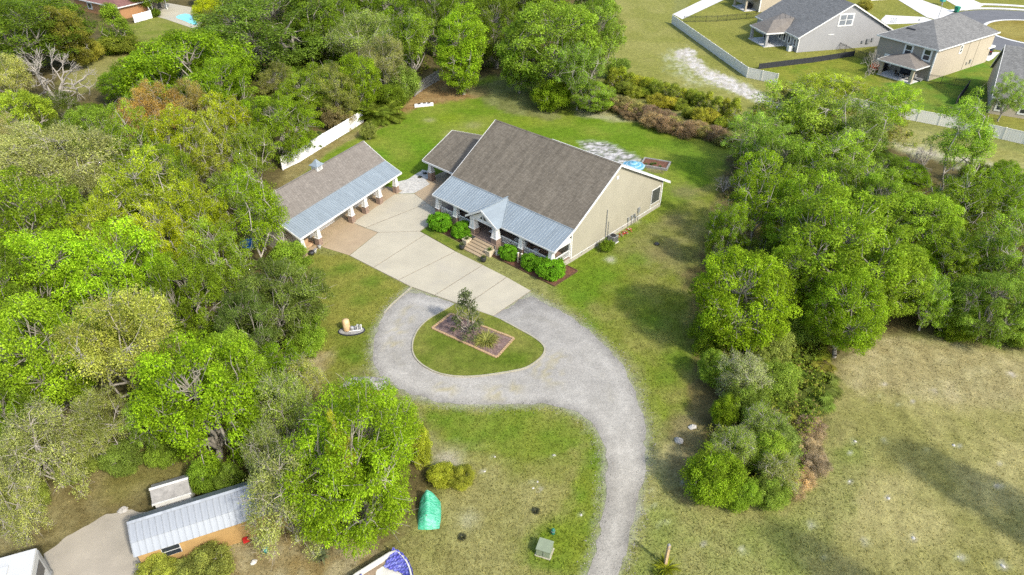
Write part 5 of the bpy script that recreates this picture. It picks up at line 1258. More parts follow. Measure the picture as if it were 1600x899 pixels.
# umbrella and raised bed behind the house
q = at(990, 257, 2.15); t = obj_at('parasol', 'light blue striped parasol showing over the back edge of the roof', 'parasol', (q[0], q[1], 0))
MB().tube((0, 0, 0), (0, 0, 2.55), .03).build('pole', 'white_paint', t); b = MB(); n = 8; R_ = 1.55
for i in range(n):
    a0, a1 = 2*math.pi*i/n, 2*math.pi*(i+1)/n
    P_ = [(math.cos(a)*R_*s, math.sin(a)*R_*s, 2.55-.55*s-.05*math.sin(math.pi*s)) for s in (0.02, .5, 1) for a in (a0, a1)]
    b.add(P_+[(math.cos(a0)*R_, math.sin(a0)*R_, 1.88), (math.cos(a1)*R_, math.sin(a1)*R_, 1.88)], [(0, 2, 3, 1), (2, 4, 5, 3), (4, 6, 7, 5)])
b.build('canopy', 'umbrella_cloth', t)
for i in range(n): a = 2*math.pi*i/n; MB().tube((0, 0, 2.5), (math.cos(a)*R_, math.sin(a)*R_, 1.98), .012, n=4).build('rib', 'grey_metal', t)
MB().lathe([(.25, 0), (.25, .08), (.05, .1)], 12).build('base', 'dark_plastic', t)
q = at(1024, 258); t = obj_at('raised_bed', 'timber framed raised garden bed on the lawn behind the parasol', 'garden bed', (q[0], q[1], 0), .35-TH)
for i, (x0, x1, y0, y1) in enumerate([(-1.9, 1.9, -1.3, -1.1), (-1.9, 1.9, 1.1, 1.3), (-1.9, -1.7, -1.098, 1.098), (1.7, 1.9, -1.098, 1.098)]): MB().box(x0, x1, y0, y1, 0, .32).build('plank', 'grey_wood', t)
MB().box(-1.69, 1.69, -1.09, 1.09, 0, .2).build('soil', 'mulch', t)
for i in range(5):
    c = put('plant', MESH['strap'], t); c.location = (random.uniform(-1.2, 1.2), random.uniform(-.8, .8), .2); c.scale = (.4, .4, .4); c.color = (.08, .14, .03, 1)
# well pump station
q = at(549, 518); t = obj_at('well_pump', 'tan well tank with grey pipes on a black-edged slab in the left lawn', 'well pump', (q[0], q[1], 0), .1)
pad = [(1.15*math.cos(a)*(1.05 if math.cos(a) > 0 else 1), .62*math.sin(a)) for a in [2*math.pi*i/20 for i in range(20)]]
MB().prism([(x*1.10, y*1.17) for x, y in pad], -.03, .10).build('edging', 'black_fabric', t); MB().prism(pad, .0, .115).build('slab', 'grey_gravel', t)
MB().lathe([(.33, .12), (.36, .2), (.36, 1.15), (.30, 1.28), (.12, 1.36)], 18, (-.42, .15)).build('tank', 'tan_tank', t, True)
MB().lathe([(.2, .12), (.2, .5), (.1, .58)], 12, (.1, .0)).build('pump', 'grey_metal', t)
for i, x in enumerate((.45, .62, .8, .95)): MB().tube((x, .12*(i % 2), .1), (x, .12*(i % 2), .62+.08*i % .2), .055, n=8).box(x-.08, x+.08, -.02+.12*(i % 2), .06+.12*(i % 2), .5, .6).build('pipe', ('grey_metal', 'white_paint')[i % 2], t)
MB().tube((-.2, -.2, .18), (.9, -.1, .18), .04).build('pipe', 'white_paint', t)
# tent-shaped green tarp, round pool shell with blue tarp
q = at(671, 806); t = obj_at('green_tarp', 'bright green tarpaulin propped like a small tent beside the lime tree', 'tarpaulin', (q[0], q[1], 0), .05)
b = MB(); NX, NY = 10, 14; V_ = []
for j in range(NY+1):
    for i in range(NX+1):
        u, v = i/NX, j/NY; x = (u-.5)*1.5*(1+.12*math.sin(v*3)); y = (v-.5)*2.3+.22*math.sin(u*math.pi)*(1 if v > .5 else -.3)
        zr = 1.15-.5*v*0; z = (1.25*(1-abs(u-.42)/.58)**.8)*(.55+.45*v)*(1-.75*max(0, .25-v)/.25*.6) + .04*math.sin(u*17+v*9)+.03*math.sin(v*23)
        if v < .15: z *= v/.15*.75+.05
        if i in (0, NX): z = .02
        V_.append((x, y, max(.02, z)))
b.add(V_, [(j*(NX+1)+i, j*(NX+1)+i+1, (j+1)*(NX+1)+i+1, (j+1)*(NX+1)+i) for j in range(NY) for i in range(NX)]); b.build('cover', 'green_tarp', t, True)
MB().tube((-.13, 1.22, 0), (-.13, 1.22, 1.2), .03).tube((-.13, -.6, 0), (-.13, -.6, .9), .03).build('prop', 'grey_wood', t)
ZR = .85
pool_px = [(617,857),(628,865.5),(637,877),(643,892),(645.5,914),(641,945),(604,966),(556,952),(530,926),(545,902),(580,880)]
P_ = plan(pool_px, ZR); o_ = P_[0]; rel_ = smooth_poly([(p[0]-o_[0], p[1]-o_[1]) for p in P_], 1)
t = obj_at('above_ground_pool', 'pale above-ground pool at the bottom edge with crumpled blue tarp and leaf litter', 'pool', (o_[0], o_[1], 0))
inn = inset(rel_, .10); n = len(rel_)
ar = sum(rel_[i][0]*rel_[(i+1) % n][1]-rel_[(i+1) % n][0]*rel_[i][1] for i in range(n)); rr_ = rel_ if ar > 0 else rel_[::-1]
vs = [(x, y, 0) for x, y in rr_]+[(x, y, ZR) for x, y in rr_]+[(x, y, ZR+.01) for x, y in inn]+[(x, y, .3) for x, y in inn]
MB().add(vs, [(k*n+i, k*n+(i+1) % n, (k+1)*n+(i+1) % n, (k+1)*n+i) for k in range(3) for i in range(n)]).build('wall', 'pool_liner', t)
MB().prism(inn, .25, .31).build('liner', 'pool_liner', t)
def loc_(px, z): q = at(px[0], px[1], z); return Vector((q[0]-o_[0], q[1]-o_[1], z))
def lerp_list(L, u): k = min(int(u*(len(L)-1)), len(L)-2); f = u*(len(L)-1)-k; return (L[k][0]*(1-f)+L[k+1][0]*f, L[k][1]*(1-f)+L[k+1][1]*f)
OUT_ = [(614,856.5),(628,864),(638.5,876.5),(645,892),(647.5,914)]; INN_ = [(606,865),(599,881),(611,886),(627,890),(640,908)]
b = MB(); V_ = []; NA, NR = 34, 9
for j in range(NR+1):
    for i in range(NA+1):
        u = i/NA; w_ = max(0, j-1)/(NR-1); a = lerp_list(OUT_, u); c = lerp_list(INN_, u); px = (a[0]*(1-w_)+c[0]*w_, a[1]*(1-w_)+c[1]*w_)
        z = (.45 if j == 0 else ZR+.06-.42*w_**.7+.06*math.sin(i*1.35+j*1.0)+.04*math.sin(i*2.9-j*1.7)+.03*math.sin(j*2.4))
        p = loc_(px, ZR); p.z = z; V_.append(tuple(p))
b.add(V_, [(j*(NA+1)+i, j*(NA+1)+i+1, (j+1)*(NA+1)+i+1, (j+1)*(NA+1)+i) for j in range(NR) for i in range(NA)]).build('tarp', 'blue_tarp', t)
b = MB(); V_ = []
for j in range(4):
    for i in range(7):
        px = (543+i*3.6+j*.5, 905-i*2.2+j*4); p = loc_(px, ZR); p.z = ZR+.05-.12*j+.03*math.sin(i*2+j) if j else .5; V_.append(tuple(p))
b.add(V_, [(j*7+i, j*7+i+1, (j+1)*7+i+1, (j+1)*7+i) for j in range(3) for i in range(6)]).build('tarp', 'blue_tarp', t)
q_ = [loc_(p, .33) for p in [(604,873),(598,884),(588,890),(586,905),(560,915),(556,902),(580,886)]]
MB().prism(resample([(p.x, p.y) for p in q_], .2, .12, 8), .312, .35).build('leaf_litter', 'leaf_sludge', t)
# utility box, pedestal, post
q = at(851, 866); t = obj_at('utility_box', 'square olive green utility cabinet on the lawn beside the lane', 'utility box', (q[0], q[1]+.15, 0), math.radians(-20))
MB().box(-.56, .56, -.5, .5, -.03, .05).build('pad', 'concrete', t); MB().box(-.48, .48, -.43, .43, .052, .70).build('cabinet', 'pad_green', t); MB().slab([(-.51, -.46, .72), (.51, -.46, .72), (.51, .47, .82), (-.51, .47, .82)], .05).build('lid', 'pad_green', t)
MB().box(-.01, .01, -.442, -.432, .1, .66).build('door_seam', 'dark_plastic', t); MB().box(.05, .1, -.45, -.432, .36, .42).build('latch', 'grey_metal', t)
q = at(864, 834); t = obj_at('pedestal', 'small dark green cable pedestal behind the utility cabinet', 'pedestal', (q[0], q[1], 0), .4)
MB().lathe([(.14, 0), (.15, .08), (.13, .45), (.08, .52)], 10).build('body', 'pad_green_dark', t, True); MB().lathe([(.155, .3), (.155, .34)], 10).build('band', 'grey_metal', t)
q = at(1039, 884); t = obj_at('timber_post', 'tall square timber post rising from a yellow-green shrub by the lane', 'post', (q[0], q[1], 0), .3)
MB().box(-.09, .09, -.09, .09, 0, 2.25).build('shaft', 'post_wood', t); MB().taper(0, 0, 2.252, 2.32, .095, .05).box(-.05, .05, -.11, -.092, 1.9, 2.1).build('cap', 'grey_wood', t)
# rocks and a dark bin-like clump
def rock(label, px, py, r, mat='stone', seed=1, cat='rock', group=None):
    rr = random.Random(seed); q = at(px, py); t = MB(); n = 8
    vs = []
    for k, (rad, z) in enumerate([(1, 0), (1.05, .3), (.75, .6), (.3, .75)]): vs += [(r*rad*math.cos(2*math.pi*i/n+k*.3)*rr.uniform(.75, 1.2), r*rad*.8*math.sin(2*math.pi*i/n+k*.3)*rr.uniform(.75, 1.2), r*z*rr.uniform(.85, 1.15)) for i in range(n)]
    t.add(vs, [(k*n+i, k*n+(i+1) % n, (k+1)*n+(i+1) % n, (k+1)*n+i) for k in range(3) for i in range(n)]+[tuple(range(3*n, 4*n))])
    o = t.build('rock', mat); o.location = (q[0], q[1], -.03); o.rotation_euler = (0, 0, rr.uniform(0, 6)); return tag(o, label, cat, group)
rock('pale grey rock with a dark shadow beside the lane, the lower of two', 1061, 690, .38, 'stone', 3)
rock('pale rock beside the brown strip by the right-hand trees, upper of two', 1082, 668, .34, 'pale_stone', 4)
rock('white rock on bare ground below the grey twiggy tree', 396, 879, .24, 'pale_stone', 5)
rock('pale boulder under the shrub at the edge of the sandy lot', 192, 798, .38, 'stone', 6)
for i, (px, py) in enumerate([(1336, 690), (1490, 696), (1497, 870), (1567, 885), (1427, 841), (1388, 779), (1327, 752)]):
    rock('small white clod of dug-up sand lying in the mown field', px, py, random.uniform(.06, .16), 'pale_stone', 20+i, 'sand clod', 'white sand clods in the mown field')
for i, (px, py) in enumerate([(840, 753), (833, 763), (866, 712), (757, 737), (773, 714), (908, 805)]):
    rock('little white stone scattered in the lawn left of the lane', px, py, random.uniform(.08, .13), 'pale_stone', 40+i, 'stone', 'white stones in the front lawn')
# blue disc in the wood, red and teal bits, bench of stored stuff at the garage end
q = at(389, 379, .4); t = obj_at('paddling_pool', 'blue round plastic paddling pool half hidden among trunks left of the garage', 'paddling pool', (q[0], q[1], 0)); MB().lathe([(.95, 0), (1.05, .38), (.98, .40), (.9, .1)], 24).build('rim', 'blue_plastic', t, True); MB().lathe([(.9, .09), (.05, .1)], 20).build('bottom', 'blue_plastic', t)
q = at(385, 846); t = obj_at('fuel_can', 'small red plastic can at the end of the ochre barn', 'can', (q[0], q[1], 0), .5); MB().box(-.2, .2, -.13, .13, 0, .36).build('body', 'red_plastic', t); MB().box(-.15, .1, -.03, .03, .362, .44).build('handle', 'red_plastic', t); MB().tube((.14, 0, .36), (.3, 0, .52), .03).build('spout', 'dark_plastic', t)
q = at(416, 862); t = obj_at('bucket', 'teal bucket lying under the grey twiggy tree', 'bucket', (q[0], q[1], 0)); MB().lathe([(.16, 0), (.22, .28), (.23, .3)], 14).build('pail', 'teal_plastic', t, True); MB().tube((-.23, 0, .3), (.23, 0, .34), .012).build('handle', 'grey_metal', t)
for i, (lx_, ly_, lab) in enumerate([(-16.0, .05, 'white bucket on the grass at the near end of the garage, closest to the slab'), (-16.95, -.1, 'white bucket at the near end of the garage beside a black pot'), (-16.55, .15, 'small white tub between two buckets at the garage end')]):
    t = obj_at('bucket', lab, 'bucket', gw(lx_, ly_, .0)); s = (1, 1, .7)[i]; MB().lathe([(.15*s, 0), (.2*s, .38*s), (.21*s, .4*s)], 14).build('pail', 'white_paint', t, True); MB().lathe([(.2*s, .402*s), (.02, .405*s)], 12).build('lid', 'grey_metal', t)
t = obj_at('plant_pot', 'black round pot beside the first column of the garage', 'pot', gw(-17.45, -.05, 0)); MB().lathe([(.22, 0), (.34, .3), (.36, .42)], 14).build('pot', 'dark_plastic', t, True); MB().lathe([(.33, .40), (.02, .41)], 12).build('soil', 'mulch', t)
t = obj_at('settee', 'tan cushioned settee under the near end of the garage awning', 'settee', gw(-16.8, 1.35, .045), GTH)
MB().box(-.75, .75, -.35, .35, .15, .42).build('seat', 'tan_cloth', t); MB().box(-.75, .75, .25, .42, .422, .9).build('backrest', 'tan_cloth', t)
for x in (-.85, .755): MB().box(x, x+.1, -.35, .4, .0, .62).build('armrest', 'dark_wood', t)
# car in the carport, cars by the new street
def car(name, label, loc, rz, paint):
    t = obj_at(name, label, 'car', loc, rz)
    side = [(-2.2, .35), (2.2, .35), (2.25, .62), (2.1, .86), (1.15, .96), (.45, 1.42), (-1.25, 1.46), (-1.95, 1.0), (-2.22, .92)]
    vs = []
    for p in side:
        w = .86 if p[1] < 1.1 else .66; vs.append((p[0], -w, p[1]))
    for p in side:
        w = .86 if p[1] < 1.1 else .66; vs.append((p[0], w, p[1]))
    n = len(side); MB().add(vs, [tuple(range(n)), tuple(range(2*n-1, n-1, -1))]+[((i+1) % n, i, n+i, n+(i+1) % n) for i in range(n)]).build('body', paint, t)
    MB().add([(1.08, -.74, 1.0), (1.08, .74, 1.0), (.50, .60, 1.40), (.50, -.60, 1.40)], [(0, 1, 2, 3)]).build('windscreen', 'glass', t).location = (.03, 0, .02)
    MB().add([(-1.9, -.74, 1.04), (-1.9, .74, 1.04), (-1.3, .60, 1.43), (-1.3, -.60, 1.43)], [(3, 2, 1, 0)]).build('rear_window', 'glass', t).location = (-.03, 0, .02)
    for s in (-1, 1):
        MB().add([(.95, s*.80, 1.0), (-1.7, s*.80, 1.04), (-1.2, s*.685, 1.40), (.42, s*.685, 1.38)], [(0, 1, 2, 3)]).build('side_window', 'glass', t).location = (0, s*.02, 0)
        for x in (-1.35, 1.4): MB().tube((x, s*.68, .33), (x, s*.88, .33), .33, n=16).build('wheel', 'tyre', t)
        MB().box(2.19, 2.26, s*.62-.16, s*.62+.16, .64, .78).build('headlight', 'white_paint', t)
        MB().box(-2.25, -2.2, s*.62-.14, s*.62+.14, .72, .88).build('tail_light', 'red_plastic', t)
    return t
car('car', 'dark red car parked in the carport of the beige house', hw(-21.6, 6.4, .035), -TH+math.pi/2*3, 'red_paint')
q = at(1541, 84); car('car', 'dark grey car parked on the drive behind the tan two-storey house', (q[0]+.5, q[1]+.6, .04), math.radians(55), 'charcoal_paint')
# bins, mailboxes, lamp post and sign by the street
q = at(1494, 19.5)
t = obj_at('wheelie_bin', 'green wheelie bin at the kerb of the cul-de-sac', 'bin', (q[0], q[1], 0), .5); MB().taper(0, 0, .1, 1.2, .36, .48).build('body', 'bin_green', t); MB().slab([(-.5, -.5, 1.25), (.5, -.5, 1.25), (.5, .5, 1.32), (-.5, .5, 1.32)], .06).build('lid', 'bin_green', t)
for s in (-1, 1): MB().tube((s*.36, .4, .14), (s*.42, .4, .14), .14, n=10).build('wheel', 'tyre', t)
q = at(1471, 8); t = obj_at('mailbox', 'teal cluster mailbox on the verge between two white drives', 'mailbox', (q[0], q[1], 0), .4); MB().box(-.1, .1, -.1, .1, 0, .8).build('pedestal', 'grey_metal', t); MB().box(-.5, .5, -.4, .4, .802, 1.7).build('cabinet', 'teal_plastic', t); MB().box(-.54, .54, -.44, .44, 1.702, 1.78).build('roof', 'grey_metal', t)
q = at(1466, 28); t = obj_at('street_lamp', 'thin street lamp behind the roof of the tan two-storey house', 'street lamp', (q[0], q[1], 0)); MB().tube((0, 0, 0), (0, 0, 5.2), .07, .05).build('pole', 'grey_metal', t); MB().tube((0, 0, 5.2), (.6, .2, 5.35), .04).build('arm', 'grey_metal', t); MB().box(.45, .95, .1, .35, 5.28, 5.4).build('lamp_head', 'grey_metal', t)
q = at(1395, 36); t = obj_at('bicycle_rack', 'small grey metal frame on the white drive right of the grey house', 'metal frame', (q[0], q[1], .04)); 
for x in (-.5, 0, .5): MB().tube((x, -.3, 0), (x, -.2, .9), .04).tube((x, .3, 0), (x, .2, .9), .04).tube((x, -.2, .9), (x, .2, .9), .04).build('hoop', 'grey_metal', t)
MB().tube((-.5, -.3, .05), (.5, -.3, .05), .035).build('rail', 'grey_metal', t)
# porch furniture of the new houses
def at_local(o, rz, x, y, z): c, s = math.cos(rz), math.sin(rz); return (o[0]+x*c-y*s, o[1]+x*s+y*c, z)
chair('dark rocking chair on the porch of the grey house, nearer the post', at_local(AO, GA, -2.6, 6.3, .12), 1.2, 'dark_plastic', 'dark_plastic'); chair('dark rocking chair on the porch of the grey house, nearer the wall', at_local(AO, GA, -2.0, 8.3, .12), 1.0, 'dark_plastic', 'dark_plastic')
t = obj_at('air_conditioner', 'pale air conditioning unit at the back corner of the grey house', 'air conditioner', at_local(AO, GA, -.75, 1.4, 0), GA); MB().box(-.42, .42, -.42, .42, 0, 1.05).build('cabinet', 'white_paint', t); MB().lathe([(.34, 1.052), (.34, 1.09), (.05, 1.1)], 16).build('fan_guard', 'dark_plastic', t)
t = obj_at('patio_table', 'dark table on the back patio of the tan two-storey house', 'table', at_local(B0, BA_, -2.2, 3.2, .1), BA_); MB().lathe([(.6, .70), (.6, .74)], 16).build('top', 'dark_plastic', t); MB().tube((0, 0, 0), (0, 0, .698), .06).lathe([(.3, 0), (.3, .03)], 10).build('pedestal', 'dark_plastic', t)
chair('dark patio chair left of the table behind the tan house', at_local(B0, BA_, -2.4, 4.5, .1), BA_, 'dark_plastic', 'dark_plastic'); chair('dark patio chair right of the table behind the tan house', at_local(B0, BA_, -2.3, 1.9, .1), BA_+2.8, 'dark_plastic', 'dark_plastic')
t = obj_at('barbecue', 'dark covered barbecue against the back wall of the tan house', 'barbecue', at_local(B0, BA_, -.7, 8.3, 0), BA_); MB().taper(0, 0, 0, 1.15, .55, .45).build('cover', 'black_fabric', t); MB().taper(0, 0, 1.152, 1.35, .45, .25).build('hood', 'black_fabric', t)
t = obj_at('patio_chair', 'bluish grey lounger at the corner of the tan house patio', 'lounger', at_local(B0, BA_, -1.2, 1.3, .1), BA_+1.6); MB().box(-.9, .5, -.35, .35, .25, .4).build('seat', 'grey_metal', t); MB().wally([(-.35, .402), (.35, .402), (.35, .9), (-.35, .9)], .4, .52).build('backrest', 'grey_metal', t)
for x in (-.8, .4): MB().box(x, x+.06, -.33, .33, 0, .248).build('leg', 'grey_metal', t)
t = obj_at('porch_grill', 'dark barbecue on the porch of the tan house cut off by the top edge', 'barbecue', (D0[0]-2.0, D0[1]+3.5, .12), .2); MB().box(-.7, .7, -.4, .4, .1, .9).build('cart', 'dark_plastic', t); MB().taper(0, 0, .902, 1.3, .5, .3).build('hood', 'black_metal', t)
# ash heap, litter heap, log pile, driftwood
def heap(name, label, poly_px, hgt, mat, cat, seed, n=26):
    P = plan(poly_px); c = (sum(p[0] for p in P)/len(P), sum(p[1] for p in P)/len(P)); rel = [(p[0]-c[0], p[1]-c[1]) for p in resample(P, .35, .18, seed)]
    rr = np.random.default_rng(seed); b = MB(); k = len(rel); vs = []
    for s, z in ((1, -.02), (.8, .45), (.55, .8), (.28, 1.0), (.05, 1.05)): vs += [(x*s+rr.normal()*.05, y*s+rr.normal()*.05, hgt*z*rr.uniform(.6, 1.3) if z > 0 else -.02) for x, y in rel]
    b.add(vs, [(j*k+i, j*k+(i+1) % k, (j+1)*k+(i+1) % k, (j+1)*k+i) for j in range(4) for i in range(k)]); o = b.build(name, mat); o.location = (c[0], c[1], 0); return tag(o, label, cat)
heap('ash_heap', 'flattened grey heap of ash and rubble at the left edge of the gravel loop', [(528,605),(545,592),(575,588),(606,592),(612,603),(590,612),(568,616),(548,617)], .16, 'ash', 'ash heap', 3)
heap('leaf_heap', 'rusty brown patch of dead leaves on the ash heap beside the loop', [(562,612),(572,606),(592,608),(594,615),(578,622),(560,620)], .2, 'rust_leaf', 'leaf heap', 5)
t = obj_at('tarp_bundle', 'flat white bundle with dark holes on the grass under the trees beyond the garage', 'bundle', at(662, 165)[:2]+(0,), .3)
MB().prism([(-1.6, -.5), (1.5, -.6), (1.7, .3), (.3, .7), (-1.4, .5)], 0, .22).build('sheet', 'white_vinyl', t)
for x, y in ((-.7, .2), (.2, .3), (.9, .1)): MB().box(x-.25, x+.25, y-.12, y+.18, .222, .30).build('roll', 'dark_plastic', t)

